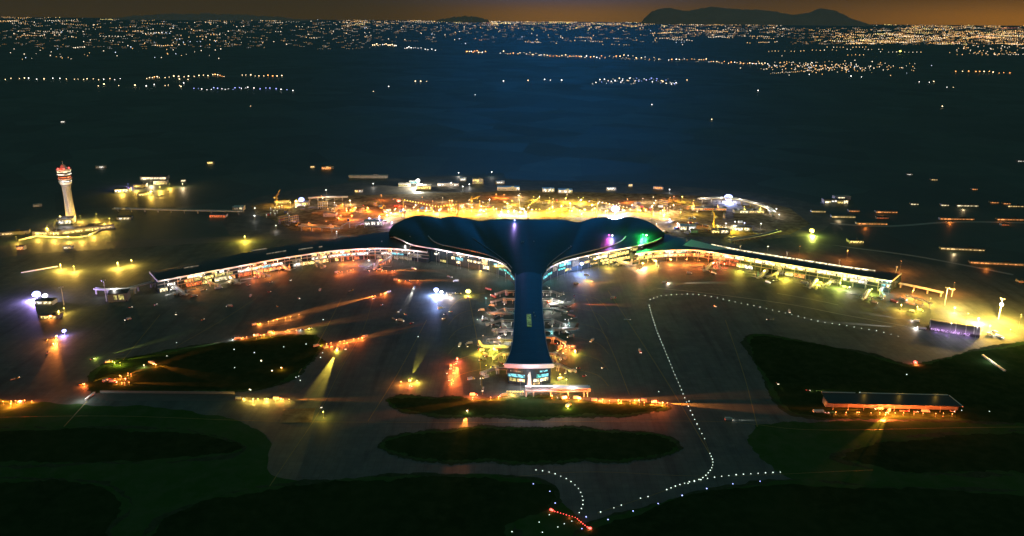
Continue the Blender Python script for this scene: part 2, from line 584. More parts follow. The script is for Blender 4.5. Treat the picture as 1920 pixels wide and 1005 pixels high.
# ------------------------------------------------------------------ ground
def graded(lim, n, k):
    return [lim * math.copysign(abs(t) ** k, t) for t in [-1 + 2 * i / n for i in range(n + 1)]]
gx, gy = graded(70000, 40, 3.0), graded(71000, 40, 3.0)
gy = sorted({max(-4200.0, y + 2500.0) for y in gy})
rows = [[(x, y, 0.0) for x in gx] for y in gy]
terrain = MB().sheet(rows).build('terrain', M['terrain'])
tag(terrain, 'dark flat fields and scrub running to the horizon', 'terrain', kind='structure')

def area(name, px, z, mt, label, cat, kind='structure', n=None, closed_smooth=True):
    pts = [P(x, y, 0) for x, y in px]
    if n:
        c = resample(pts + [pts[0]], n + 1)[:-1]
    else:
        c = pts
    mb = MB()
    mb.add([(p.x, p.y, z) for p in c], [tuple(range(len(c)))])
    o = mb.build(name, mt)
    if o.data.polygons and o.data.polygons[0].normal.z < 0:
        o.data.flip_normals()
    return tag(o, label, cat, kind=kind)

area('apron', [(-700, 1500), (-700, 520), (-300, 478), (60, 458), (330, 448), (560, 438), (728, 445), (1240, 446), (1400, 446), (1540, 456), (1650, 474), (1760, 500),
               (1900, 520), (2300, 560), (2600, 1500)], 0.06, M['apron'], 'wide grey concrete airport apron of square slabs around the terminal', 'apron')
area('construction_ground', [(430, 440), (420, 400), (500, 366), (600, 350), (720, 336), (860, 330), (1000, 338), (1150, 340), (1260, 348), (1420, 362), (1520, 380), (1560, 410), (1500, 444), (1242, 446.5), (727, 445.5)], 0.03, M['site_edge'],
     'dim brown trampled ground round the building site', 'building site', n=60)
area('construction_ground', [(545, 432), (520, 415), (480, 402), (470, 386), (560, 372), (680, 366), (820, 362), (1000, 357), (1150, 362), (1250, 364), (1400, 372), (1480, 390), (1520, 420),
                             (1480, 440), (1240, 445.5), (728, 444.5)], 0.05, M['dirt'],
     'bare sandy construction ground lit yellow behind the terminal roof', 'building site')
area('road', [(-300, 520), (-300, 478), (60, 457.6), (330, 447.6), (560, 437.6), (727, 444.6), (727, 452), (560, 447), (330, 459), (60, 476)], 0.10, M['asphalt'],
     'dark service road passing behind the left wing', 'road')
GR = [
    ([(592, 628), (598, 650), (580, 680), (548, 706), (500, 726), (430, 734), (300, 735), (185, 735), (168, 720), (185, 692), (240, 672), (330, 656), (420, 643), (520, 631)],
     'dark grass island with white lamps left of the pier', 40),
    ([(730, 750), (760, 745), (850, 746), (900, 752), (1000, 744), (1080, 752), (1180, 757), (1248, 762), (1225, 772), (1100, 780), (940, 782), (780, 775), (745, 765)],
     'narrow dark grass strip across the foot of the pier', 40),
    ([(716, 840), (740, 822), (820, 808), (960, 803), (1110, 806), (1220, 815), (1272, 836), (1250, 852), (1150, 862), (980, 866), (820, 862), (740, 852)],
     'long oval grass island below the pier', 44),
    ([(1400, 640), (1412, 629), (1450, 631), (1540, 647), (1640, 668), (1706, 686), (1760, 676), (1850, 655), (2000, 640), (2100, 700), (2100, 790), (1700, 784), (1510, 780), (1462, 755), (1440, 715), (1415, 672)],
     'large dark grass triangle at right with a long shed on its near edge', 48),
    ([(1570, 860), (1640, 832), (1760, 818), (2000, 810), (2300, 830), (2300, 905), (1900, 888), (1680, 884)], 'dark grass field at the lower right', 30),
    ([(-500, 800), (0, 806), (200, 803), (360, 812), (452, 836), (400, 856), (200, 866), (0, 870), (-500, 868)], 'dark grass field at the lower left', 30),
    ([(-500, 930), (0, 900), (170, 908), (240, 950), (200, 1000), (250, 1060), (-500, 1060)], 'black grass corner at the bottom left', 24),
    ([(300, 975), (420, 930), (600, 905), (800, 893), (1000, 902), (1040, 930), (1020, 960), (960, 985), (900, 1030), (300, 1080)], 'dark grass bank left of the red stop lights', 30),
    ([(1085, 1010), (1130, 980), (1200, 956), (1290, 930), (1380, 914), (1480, 906), (1700, 916), (2000, 930), (2400, 960), (2400, 1150), (1060, 1100)], 'black grass bank along the bottom right taxiway', 30),
]
def ragged(px, n, grow, amp, seed, dense=5, fuzz=.7):
    r_ = random.Random(seed)
    c = resample([P(x, y, 0) for x, y in px] + [P(*px[0], 0)], n * dense + 1)[:-1]
    ctr = sum(c, Vector((0, 0, 0))) / len(c)
    ph = [r_.random() * 6.3 for _ in range(5)]
    out = []
    N_ = len(c)
    ar = sum(c[i].x * c[(i + 1) % N_].y - c[(i + 1) % N_].x * c[i].y for i in range(N_))
    for i, p in enumerate(c):
        t = (c[(i + 1) % N_] - c[i - 1]).normalized()
        nn = Vector((t.y, -t.x, 0)) * (1 if ar > 0 else -1)
        w = sum(math.sin(2 * PI * i / N_ * f + ph[k]) / (k + 1) for k, f in enumerate((7, 13, 23, 41, 71)))
        out.append(p + nn * (grow + amp * (w + r_.uniform(-fuzz, fuzz))))
    return out
def ground_poly(name, pts, z, mt, lab, cat, kind='structure'):
    o = MB().add([(p.x, p.y, z) for p in pts], [tuple(range(len(pts)))]).build(name, mt)
    if o.data.polygons[0].normal.z < 0:
        o.data.flip_normals()
    return tag(o, lab, cat, kind=kind)
for k, (px, lab) in enumerate([([(-700, 770), (-200, 752), (160, 756), (330, 768), (440, 790), (500, 826), (500, 870), (560, 895), (800, 893), (990, 905), (1000, 1080), (-700, 1080)], 'wide dim green field at the lower left'),
                             ([(1420, 800), (1560, 790), (1800, 786), (2100, 780), (2500, 800), (2500, 1060), (1900, 960), (1640, 930), (1500, 905), (1400, 840)], 'dim green brown field at the lower right')]):
    ground_poly('grass_field', ragged(px, 40, 0.0, 3.5, 90 + k, 9, 0.4), 0.095 + .005 * k, M['scrub'], lab, 'grass')
for gi, (px, lab, n) in enumerate(GR):
    ground_poly('verge', ragged(px, n, 5.0, 2.6, gi, 8, 0.6), 0.11 + 0.002 * gi, M['verge'], 'worn earth rim of the ' + lab, 'verge')
    ground_poly('verge', ragged(px, n, 1.5, 2.6, gi + 20, 8, 0.6), 0.13 + 0.001 * gi, M['scrub'], 'thin grass along the rim of the ' + lab, 'verge')
    ground_poly('grass', ragged(px, n, -2.0, 2.6, gi + 50, 8, 0.6), 0.15, M['grass'], lab, 'grass')
    continue
    area('grass', px, 0.14, M['grass'], lab, 'grass', kind='structure', n=n)
area('perimeter_road', [(160, 742), (185, 737), (560, 737), (600, 700), (612, 702), (575, 752), (200, 752)], 0.17, M['asphalt'], 'dark road along the near edge of the grass island', 'road')

# ------------------------------------------------------------------ painted markings
def stripe(name, px, width, z, mt, label, n=60):
    c = resample([P(x, y, 0) for x, y in px], n)
    rows = []
    for i, p in enumerate(c):
        t = (c[min(i + 1, n - 1)] - c[max(i - 1, 0)]).normalized()
        s = Vector((-t.y, t.x, 0)) * width / 2
        rows.append([(p.x + s.x, p.y + s.y, z), (p.x - s.x, p.y - s.y, z)])
    o = MB().sheet(rows).build(name, mt)
    if o.data.polygons[0].normal.z < 0:
        o.data.flip_normals()
    return tag(o, label, 'marking', kind='structure')
stripe('taxiway_line', [(1233, 541), (1300, 547), (1420, 562), (1500, 574), (1575, 589), (1700, 612)], 1.6, 0.12, M['line_white'], 'pale painted line along the front of the right wing stands')
stripe('taxiway_line', [(1457, 550), (1520, 561), (1572, 572)], 1.4, 0.125, M['line_white'], 'short pale line below the right wing')
stripe('taxiway_line', [(900, 900), (1100, 885), (1350, 893), (1700, 880), (2000, 890)], 0.5, 0.12, M['line_yellow'], 'yellow taxiway centreline across the bottom right')
stripe('taxiway_line', [(-100, 785), (200, 780), (520, 790), (900, 792), (1330, 790), (1520, 806), (1800, 802), (2000, 800)], 0.6, 0.125, M['line_yellow'], 'yellow taxiway centreline between the grass islands')
stripe('taxiway_line', [(1217, 572), (1247, 658), (1275, 725), (1310, 800), (1332, 855), (1330, 885), (1250, 919), (1120, 962)], 0.5, 0.13, M['line_yellow'], 'yellow centreline under the straight row of taxiway lights')
stripe('taxiway_line', [(700, 560), (680, 620), (640, 690), (600, 770), (540, 860), (480, 950)], 0.6, 0.13, M['line_yellow'], 'yellow centreline left of the pier')
for k, (x0, y0, x1, y1) in enumerate([(640, 560, 560, 700), (800, 600, 690, 790), (880, 560, 905, 740), (1100, 560, 1180, 740), (1140, 545, 1330, 850), (1360, 600, 1420, 800), (300, 590, 120, 800), (480, 560, 330, 650)]):
    stripe('taxiway_line', [(x0, y0), ((x0 + x1) / 2 + 4, (y0 + y1) / 2), (x1, y1)], 0.9, 0.132 + .002 * k, M['line_yellow'], 'faint yellow guide line on the apron')
for k, y in enumerate((548, 575, 603, 630, 660, 690)):
    for s in (-1, 1):
        cx_ = 991
        stripe('stand_line', [(cx_ + s * 55, y), (cx_ + s * 90, y + 3), (cx_ + s * 130, y + 14), (cx_ + s * 150, y + 34)], 0.8, 0.15, M['line_yellow'], 'yellow lead-in line of a stand beside the pier', 24)
area('concrete_pad', [(532, 768), (592, 765), (584, 792), (524, 793)], 0.18, M['dirt'], 'pale concrete pad on the taxiway at lower left', 'pad')


for lab, px, w in [('road with light streaks built as sheds along it at right', [(1480, 412), (1650, 424), (1800, 416), (2000, 420)], 12), ('dim track curving over the right field', [(1560, 460), (1680, 475), (1760, 488), (1900, 515)], 9)]:
    stripe('road', px, w, 0.02, M['concrete'], lab)
# ------------------------------------------------------------------ hills on the horizon
def hill(prof, dist, depth, label, base_px):
    """ridge line given as photo pixels, built as a rounded mountain of real depth"""
    n = 90
    pts = [Vector((x, y, 0)) for x, y in prof]
    line = resample(pts, n)
    rj = random.Random(len(prof))
    for i in range(1, n - 1):
        line[i].y += rj.uniform(-1.1, .6) + 0.9 * math.sin(i * 0.7) * math.sin(i * 0.23)
    rows = []
    rnd = random.Random(5)
    for k in range(-10, 11):
        t = k / 10
        row = []
        for i, q in enumerate(line):
            d = ray(q.x, q.y)
            p = EYE + d * (dist / d.y)
            zz = max(p.z, 0)
            fall = (1 - abs(t) ** 1.4)
            jit = 1 + 0.10 * math.sin(i * 0.9 + k * 1.7) * (1 - fall) + 0.05 * math.sin(i * 2.3 - k)
            row.append((p.x * (1 + t * depth / dist), dist + t * depth, zz * fall * (jit if k else 1) - 0.5))
        rows.append(row)
    return tag(MB().sheet(rows).build('hill', M['hill'], smooth=True), label, 'hill', kind='structure')
hill([(1196, 54), (1203, 40), (1215, 28), (1230, 19), (1248, 15), (1268, 17), (1285, 20), (1300, 20), (1318, 15), (1335, 13), (1355, 15), (1380, 18), (1410, 18), (1440, 20), (1465, 25),
      (1490, 27), (1515, 24), (1535, 18), (1552, 17), (1568, 21), (1585, 29), (1602, 37), (1620, 43), (1660, 50), (1700, 56)], 62000, 5000,
     'broad dark mountain with two humps on the horizon at right', 60)
hill([(800, 52), (815, 40), (835, 35), (858, 31.5), (878, 30.5), (895, 32.5), (912, 37), (935, 50)], 62000, 3000, 'small dark hill on the horizon left of the bright town', 45)
hill([(150, 42), (240, 31), (330, 26), (430, 27), (520, 32), (600, 40)], 60000, 3000, 'faint low ridge on the horizon at left', 40)
# ------------------------------------------------------------------ terminal
term = thing('airport_terminal', 'huge dark roofed airport terminal with two long curved wings and a pier towards the viewer', 'terminal', P(990, 470, 0))
TO = Vector(term.location)
def tpart(mb, name, mt, parent=None, smooth=False, label=None):
    """part of the terminal; a sub-part hangs under its part"""
    par = parent or term
    o = mb.build(name, mt, par, smooth, off=TO)
    if label:
        o['label'] = label
    return o

def frame(curve):
    """per point: tangent and left-hand normal in plan"""
    out = []
    n = len(curve)
    for i in range(n):
        t = curve[min(i + 1, n - 1)] - curve[max(i - 1, 0)]
        t.z = 0
        t.normalize()
        out.append((t, Vector((-t.y, t.x, 0))))
    return out

class Facade:
    """a vertical face following a plan curve; windows are placed by photo x"""
    def __init__(s, curve, inset, zref):
        s.c = []
        for p, (t, nn) in zip(curve, frame(curve)):
            q = p + nn * inset            # nn points away from the viewer for left-to-right curves
            s.c.append(Vector((q.x, q.y, 0)))
        s.zref = zref
        s.px = [s.project(q) for q in s.c]
    def project(s, q):
        v = Vector((q.x, q.y, s.zref)) - EYE
        return CX + F * v.dot(RT) / v.dot(FWD)
    def at(s, x):
        for i in range(len(s.px) - 1):
            a, b = s.px[i], s.px[i + 1]
            if min(a, b) <= x <= max(a, b) and a != b:
                return s.c[i].lerp(s.c[i + 1], (x - a) / (b - a))
        return s.c[0] if abs(x - s.px[0]) < abs(x - s.px[-1]) else s.c[-1]
    def wall(s, z0, z1, thick, mb, mi=0):
        f = frame(s.c)
        front = [p for p in s.c]
        back = [p + nn * thick for p, (t, nn) in zip(s.c, f)]
        for i in range(len(front) - 1):
            a, b, c, d = front[i], front[i + 1], back[i + 1], back[i]
            mb.prism([(a.x, a.y), (b.x, b.y), (c.x, c.y), (d.x, d.y)], z0, z1, mi)
    def window(s, x0, x1, z0, z1, mt, parent, proud=0.35, name='window', label=None, thick=0.5):
        n = max(2, int(abs(x1 - x0) / 12) + 1)
        xs = [x0 + (x1 - x0) * k / (n - 1) for k in range(n)]
        pts = [s.at(x) for x in xs]
        fr = frame(pts)
        mb = MB()
        fo = [p - nn * proud for p, (t, nn) in zip(pts, fr)]
        bo = [p - nn * (proud - thick) for p, (t, nn) in zip(pts, fr)]
        vs = []
        for a, b in zip(fo, bo):
            vs += [(a.x, a.y, z0), (a.x, a.y, z1), (b.x, b.y, z1), (b.x, b.y, z0)]
        fs = []
        for i in range(n - 1):
            o, q = i * 4, i * 4 + 4
            for k in range(4):
                fs.append((o + k, o + (k + 1) % 4, q + (k + 1) % 4, q + k))
        fs += [(3, 2, 1, 0), tuple((n - 1) * 4 + k for k in range(4))]
        mb.add(vs, fs)
        return tpart(mb, name, mt, parent, label=label)

def slab(front, back, z, th, mb, mi=0, crown=0.0):
    """closed roof slab between two plan curves (same count)"""
    m_ = 6
    top = []
    for a, b in zip(front, back):
        row = []
        for k in range(m_ + 1):
            t = k / m_
            p = a.lerp(b, t)
            row.append((p.x, p.y, (a.z * (1 - t) + b.z * t) + crown * math.sin(PI * t)))
        top.append(row)
    mb.sheet(top, mi)
    mb.sheet([[(x, y, zz - th) for x, y, zz in reversed(r)] for r in top], mi)
    mb.sheet([[r[0], (r[0][0], r[0][1], r[0][2] - th)] for r in top], mi)
    mb.sheet([[(r[-1][0], r[-1][1], r[-1][2] - th), r[-1]] for r in top], mi)
    for r, flip in ((top[0], 1), (top[-1], 0)):
        lo = [(x, y, zz - th) for x, y, zz in r]
        mb.sheet([r, lo] if flip else [lo, r], mi)

def fascia(curve, w, h, drop, mb, mi=0, out=0.6):
    """white eave band along a roof edge"""
    fr = frame(curve)
    vs, n = [], len(curve)
    for p, (t, nn) in zip(curve, fr):
        a, b = p - nn * out, p + nn * (w - out)
        vs += [(a.x, a.y, p.z - drop), (a.x, a.y, p.z - drop + h), (b.x, b.y, p.z - drop + h), (b.x, b.y, p.z - drop)]
    fs = []
    for i in range(n - 1):
        o, q = i * 4, i * 4 + 4
        for k in range(4):
            fs.append((o + k, q + k, q + (k + 1) % 4, o + (k + 1) % 4))
    fs += [(0, 1, 2, 3), tuple((n - 1) * 4 + k for k in (3, 2, 1, 0))]
    mb.add(vs, fs, mi)

def wing(front_px, back_px, z, label):
    n = 48
    fr = resample([P(x, y, z) for x, y in front_px], n)
    bk = resample([P(x, y, z) for x, y in back_px], n)
    fac = Facade(fr, 5.0, 12)
    body = MB()
    fac.wall(0, z - 1.6, 14.0, body)
    # rear wall and ends
    bf = Facade(bk, -4.0, 12)
    inner = [p for p in bf.c]
    for i in range(n - 1):
        a, b = inner[i], inner[i + 1]
        d = frame(inner)[i][1] * -1.0
        body.prism([(a.x, a.y), (b.x, b.y), (b.x + d.x, b.y + d.y), (a.x + d.x, a.y + d.y)], 0, z - 1.6)
    for i in (0, n - 1):
        a, b = fac.c[i], inner[i]
        t = (frame(fac.c)[i][0]) * (0.8 if i == 0 else -0.8)
        a = a + frame(fac.c)[i][1] * 13.9
        body.prism([(a.x, a.y), (b.x, b.y), (b.x + t.x, b.y + t.y), (a.x + t.x, a.y + t.y)], 0, z - 1.65)
    w = tpart(body, 'wing', M['glass'], label=label)
    rf = MB()
    slab(fr, bk, z, 1.3, rf, crown=1.5)
    tpart(rf, 'roof', M['roof_dark'], w)
    fa = MB()
    fascia(fr, 1.6, 2.6, 1.9, fa)
    tpart(fa, 'fascia', M['trim'], w)
    # floor edges between the storeys
    fl = MB()
    for zz in (8.4, 14.6):
        vs = []
        fascia([Vector((p.x, p.y, zz)) for p in fac.c], 1.2, 0.9, 0.45, fl, out=0.9)
    tpart(fl, 'floor_edge', M['concrete'], w)
    for i in range(1, n - 1, 2):
        p = fr[i] + frame(fr)[i][1] * 1.8
        tpart(MB().tube((p.x, p.y, 0), (p.x, p.y, z - 1.5), 0.55, 0.45, 8), 'column', M['steel'], w)
    return w, fac, fr, bk

# --- left wing
LW, LF, Lfr, Lbk = wing([(296, 527), (370, 513), (445, 499.5), (520, 485.5), (580, 476), (640, 469), (700, 465.5), (750, 467), (801, 472.5)],
                        [(280, 509.5), (360, 494), (440, 478), (520, 463), (580, 453), (640, 445), (695, 438), (735, 434), (790, 437)], 23.0,
                        'curved left wing with reddish lit stands below a white roof edge')
ef = MB()
a, b = Lfr[0], Lbk[0]
fascia([b, a.lerp(b, 0.5), a], 1.5, 2.6, 1.9, ef)
tpart(ef, 'end_fascia', M['trim'], LW)
Z = [(1.0, 7.0), (9.6, 13.6), (15.8, 20.0)]
for x0, x1, f, k in [(299, 313, 0, 'cream'), (314, 328, 1, 'white'), (318, 329, 0, 'white'), (346, 362, 1, 'orange'), (352, 382, 2, 'cream'), (364, 383, 1, 'olive'), (384, 400, 1, 'gold'),
                     (348, 377, 0, 'red'), (379, 396, 0, 'gold'), (403, 422, 1, 'olive'), (402, 425, 0, 'cream'), (424, 436, 1, 'olive'), (426, 440, 0, 'orange'), (398, 406, 2, 'warm'), (412, 420, 2, 'white'),
                     (446, 466, 1, 'white'), (467, 487, 1, 'cream'), (488, 508, 1, 'cyan'), (509, 530, 1, 'white'), (446, 470, 0, 'red'), (474, 492, 0, 'orange'), (494, 516, 0, 'orange'), (518, 532, 0, 'red'),
                     (474, 481, 2, 'orange'), (495, 500, 2, 'white'), (549, 562, 0, 'white'), (563, 575, 0, 'warm'), (548, 566, 1, 'dim'), (584, 596, 1, 'white'), (597, 612, 1, 'cream'),
                     (576, 590, 0, 'gold'), (592, 615, 0, 'warm'), (585, 594, 2, 'gold'), (600, 610, 2, 'warm'), (613, 619, 2, 'warm'), (624, 634, 2, 'warm'), (638, 646, 2, 'white'), (648, 656, 2, 'warm'),
                     (616, 634, 1, 'white'), (635, 656, 1, 'cyan'), (657, 690, 1, 'white'), (628, 634, 0, 'warm'), (650, 654, 0, 'red'), (663, 673, 0, 'red'), (666, 686, 2, 'red'),
                     (715, 734, 1, 'white'), (735, 757, 1, 'cyan'), (728, 734, 2, 'orange'), (738, 772, 2, 'dim'), (706, 716, 0, 'dim'), (719, 735, 0, 'dim'), (738, 772, 0, 'dim'), (765, 790, 1, 'dim')]:
    LF.window(x0, x1, Z[f][0] + 0.2, Z[f][1], W[k], LW)
# dark fixed-link towers standing out of the left facade
# --- right wing
RW, RF, Rfr, Rbk = wing([(1192, 476), (1235, 470.5), (1297, 468.5), (1336, 473), (1385, 480.5), (1440, 490), (1520, 503), (1600, 515.5), (1672, 527)],
                        [(1205, 440), (1240, 438), (1290, 449), (1330, 458), (1386, 469), (1440, 478), (1530, 492), (1624, 506), (1690, 512)], 23.0,
                        'long right wing with a bright yellow lit gallery')
ef = MB()
a, b = Rfr[-1], Rbk[-1]
fascia([a, a.lerp(b, 0.5), b], 1.5, 2.6, 1.9, ef)
tpart(ef, 'end_fascia', M['trim'], RW)
xs = [1339 + 19.2 * k for k in range(17)]
for i, x in enumerate(xs):
    k = ('gold', 'cream', 'cream', 'gold', 'white', 'cream')[i % 6]
    if x < 1640:
        RF.window(x, x + 16.8, 15.4, 20.4, W[k], RW)
for x0, x1, f, k in [(1196, 1208, 2, 'cream'), (1214, 1222, 2, 'cream'), (1226, 1240, 2, 'olive'), (1247, 1263, 2, 'teal'), (1267, 1283, 2, 'teal'), (1286, 1296, 2, 'dim'), (1313, 1322, 2, 'gold'),
                     (1194, 1206, 1, 'gold'), (1210, 1222, 1, 'gold'), (1224, 1244, 1, 'gold'), (1245, 1263, 1, 'cream'), (1264, 1283, 1, 'gold'), (1286, 1303, 1, 'orange'), (1304, 1320, 1, 'orange'),
                     (1339, 1360, 0, 'red'), (1362, 1380, 0, 'red'), (1382, 1396, 0, 'gold'), (1397, 1412, 0, 'white'), (1337, 1360, 1, 'orange'), (1362, 1385, 1, 'red'),
                     (1458, 1470, 0, 'dim'), (1473, 1488, 0, 'gold'), (1490, 1510, 0, 'orange'), (1452, 1466, 1, 'olive'), (1580, 1588, 1, 'white'), (1594, 1608, 1, 'cream'), (1610, 1626, 1, 'white'),
                     (1653, 1660, 1, 'cyan'), (1663, 1667, 1, 'cream'), (1560, 1578, 0, 'olive')]:
    RF.window(x0, x1, Z[f][0], Z[f][1], W[k], RW)
# lit clerestory along the rear roof edge of the right wing, and the sloping lit panel by the hall
cl = MB()
i0, i1 = 15, 43
for i in range(i0, i1):
    a, b = Rbk[i], Rbk[i + 1]
    nn = frame(Rbk)[i][1]
    a2, b2 = a - nn * 3.5, b - nn * 3.5
    cl.prism([(a.x, a.y), (b.x, b.y), (b2.x, b2.y), (a2.x, a2.y)], 23.1, 24.6)
tpart(cl, 'clerestory', W['cream'], RW)
sp = MB()
pp = [P(1280, 460, 24.8), P(1296, 449, 28), P(1320, 455, 27), P(1367, 467, 24.9), P(1340, 468, 24.7)]
sp.add([tuple(p) for p in pp] + [(p.x, p.y, 24.2) for p in pp], [(0, 1, 2, 3, 4), (9, 8, 7, 6, 5), (0, 5, 6, 1), (1, 6, 7, 2), (2, 7, 8, 3), (3, 8, 9, 4), (4, 9, 5, 0)])
tpart(sp, 'roof_wedge', M['white'], RW)
for x0, y0, x1, y1 in [(500, 476, 536, 470), (598, 463, 604, 462), (345, 502.5, 372, 498), (470, 470, 500, 466), (560, 468, 586, 464)]:
    a, b = P(x0, y0, 25.4), P(x1, y1, 25.4)
    tpart(MB().bar(a, b, 2.2, 0.8), 'skylight', W['dim'], LW)

# --- main hall roof: a broad fluke-shaped sheet with lobes along the rear edge
HF = [(731, 441, 31), (752, 449, 30), (773, 458.5, 29.5), (820, 467, 29), (873, 477, 28.5), (923, 487, 28), (948, 498, 27.5), (964, 515, 27), (978, 521, 27.5), (992, 522, 28), (1004, 521, 27.5),
      (1017, 515, 27), (1030, 502, 27.5), (1057, 490, 28), (1107, 477.5, 28.5), (1160, 467.5, 29), (1207, 458, 29.5), (1232, 450, 30), (1244, 442, 31)]
HB = [(729, 436, 34), (737, 423, 37), (752, 414, 40), (770, 407, 42.5), (786, 404, 44), (806, 406, 42.5), (825, 409.5, 41), (845, 405.5, 44), (872, 409, 42.5), (900, 415, 41), (920, 411.5, 44), (960, 411, 46),
      (1000, 411.5, 46), (1050, 411.5, 45), (1084, 417, 41), (1108, 410, 43.5), (1133, 407, 44.5), (1153, 412, 42), (1176, 407, 44), (1200, 410, 42.5), (1222, 419, 39), (1238, 430, 36), (1246, 437, 34)]
NU, NV = 121, 26
hf = resample([P(*q) for q in HF], NU)
hb = resample([P(*q) for q in HB], NU)
crease = [0.0, 0.16, 0.335, 0.5, 0.665, 0.84, 1.0]
rows = []
for j in range(NV + 1):
    v = j / NV
    row = []
    for i in range(NU):
        u = i / (NU - 1)
        p = hf[i].lerp(hb[i], v)
        k = max(q for q in range(len(crease) - 1) if crease[q] <= u or q == 0)
        t = (u - crease[k]) / (crease[k + 1] - crease[k])
        lobe = math.sin(PI * min(1, max(0, t)))
        z = p.z + 7.0 * lobe ** 0.8 * math.sin(PI * v) * (0.35 + 0.65 * v) * 0.75 - 1.0 * math.sin(PI * v) * (1 - lobe)
        row.append((p.x, p.y, z))
    rows.append(row)
hall = MB()
def hall_walls(mb):
    fc = Facade(hf, 7.0, 14)
    fc.c[0], fc.c[-1] = hf[0].copy(), hf[-1].copy()
    return fc
HFac = hall_walls(hall)
for i in range(NU - 1):
    if 52 <= i <= 67:
        continue
    a, b = HFac.c[i], HFac.c[i + 1]
    nn = frame(HFac.c)[i][1] * 2.0
    hall.prism([(a.x, a.y), (b.x, b.y), (b.x + nn.x, b.y + nn.y), (a.x + nn.x, a.y + nn.y)], 0, 26.0)
for i in range(0, NU - 1, 2):
    a, b = hb[i] * 1.0, hb[i + 2] * 1.0
    a, b = a.lerp(hf[i], 0.04), b.lerp(hf[i + 2], 0.04)
    c, d = b.lerp(hf[i + 2], 0.01), a.lerp(hf[i], 0.01)
    hall.prism([(a.x, a.y), (b.x, b.y), (c.x, c.y), (d.x, d.y)], 0, min(hb[i].z, hb[i + 2].z) - 2.5)
HALL = tpart(hall, 'main_hall', M['glass'], label='dark teal glass main hall under the fluke shaped roof')
roof = MB()
roof.sheet(rows)
roof.sheet([[(x, y, z - 1.6) for x, y, z in reversed(r)] for r in rows])
HROOF = tpart(roof, 'roof', M['roof'], HALL, smooth=True)
bvh = BVHTree.FromPolygons([Vector(q) for r in rows for q in r],
                           [(j * NU + i, j * NU + i + 1, (j + 1) * NU + i + 1, (j + 1) * NU + i) for j in range(NV) for i in range(NU - 1)])
def on_roof(px, py, lift=0.3):
    hit = bvh.ray_cast(EYE, ray(px, py))
    q = hit[0] if hit[0] is not None else P(px, py, 30)
    return q + Vector((0, 0, lift))
fa = MB()
fascia(hf[2:52], 1.4, 2.2, 1.7, fa)
tpart(fa, 'fascia', M['trim'], HALL)
fa = MB()
fascia(hf[69:-2], 1.4, 2.2, 1.7, fa)
tpart(fa, 'fascia', M['trim'], HALL)
rim = MB()
for i in range(NU - 1):
    rim.bar(hb[i] - Vector((0, 0, 0.8)), hb[i + 1] - Vector((0, 0, 0.8)), 0.5, 2.0)
tpart(rim, 'roof_rim', M['roof_dark'], HALL)
# raised seams between the roof sheets
for name, px, r, mt in [('roof_seam', [(803, 443), (812, 452), (825, 458.5), (850, 464), (880, 470), (905, 476), (930, 485), (950, 497)], 0.55, 'trim'),
                        ('roof_seam', [(886, 446), (900, 456), (918, 468), (935, 480), (950, 492), (960, 503)], 0.28, 'steel'),
                        ('roof_seam', [(1173, 444), (1165, 452), (1150, 459), (1130, 465), (1108, 471), (1080, 478), (1056, 485), (1036, 495)], 0.55, 'trim'),
                        ('roof_seam', [(1072, 462), (1058, 472), (1045, 482), (1034, 491), (1026, 500)], 0.28, 'steel')]:
    pts = resample([on_roof(x, y, 0.5) for x, y in px], 30)
    mb = MB()
    for a, b in zip(pts, pts[1:]):
        mb.bar(a, b, r * 2.0, r * 2.6)
    tpart(mb, name, M[mt], HALL)
# small roof fixtures
for x, y in [(716, 453), (769, 444), (978, 454), (981, 454), (1001, 453), (1066, 466), (1070, 462), (831, 461), (770, 462)]:
    q = on_roof(x, y, 0.6)
    tpart(MB().box(q, (1.4, 1.4, 1.6)), 'roof_vent', M['white'], HALL)
for x, y, k, lc_, pw in [(1142, 444, 'magenta', 'magenta', 40000), (1148, 444.5, 'white', 'violet', 60000), (1205, 443, 'green', 'green', 150000), (1212, 444, 'white', 'green', 60000),
                         (965, 416, 'blue', 'violet', 30000)]:  # red and green are reflected aircraft lights, rebuilt as added roof lamps
    q = on_roof(x, y, 0)
    mb = MB()
    mb.tube(q, q + Vector((0, 0, 2.2)), 0.3, 0.3, 8, 0)
    mb.ball(q + Vector((0, 0, 3.2)), 1.5, 1)
    tpart(mb, 'added_roof_lamp', [M['steel'], E[k]], HALL)
    lamp(q + Vector((0, -2, 8.0)), lc_, pw, 0.6)  # added light higher up that tints the roof lobes
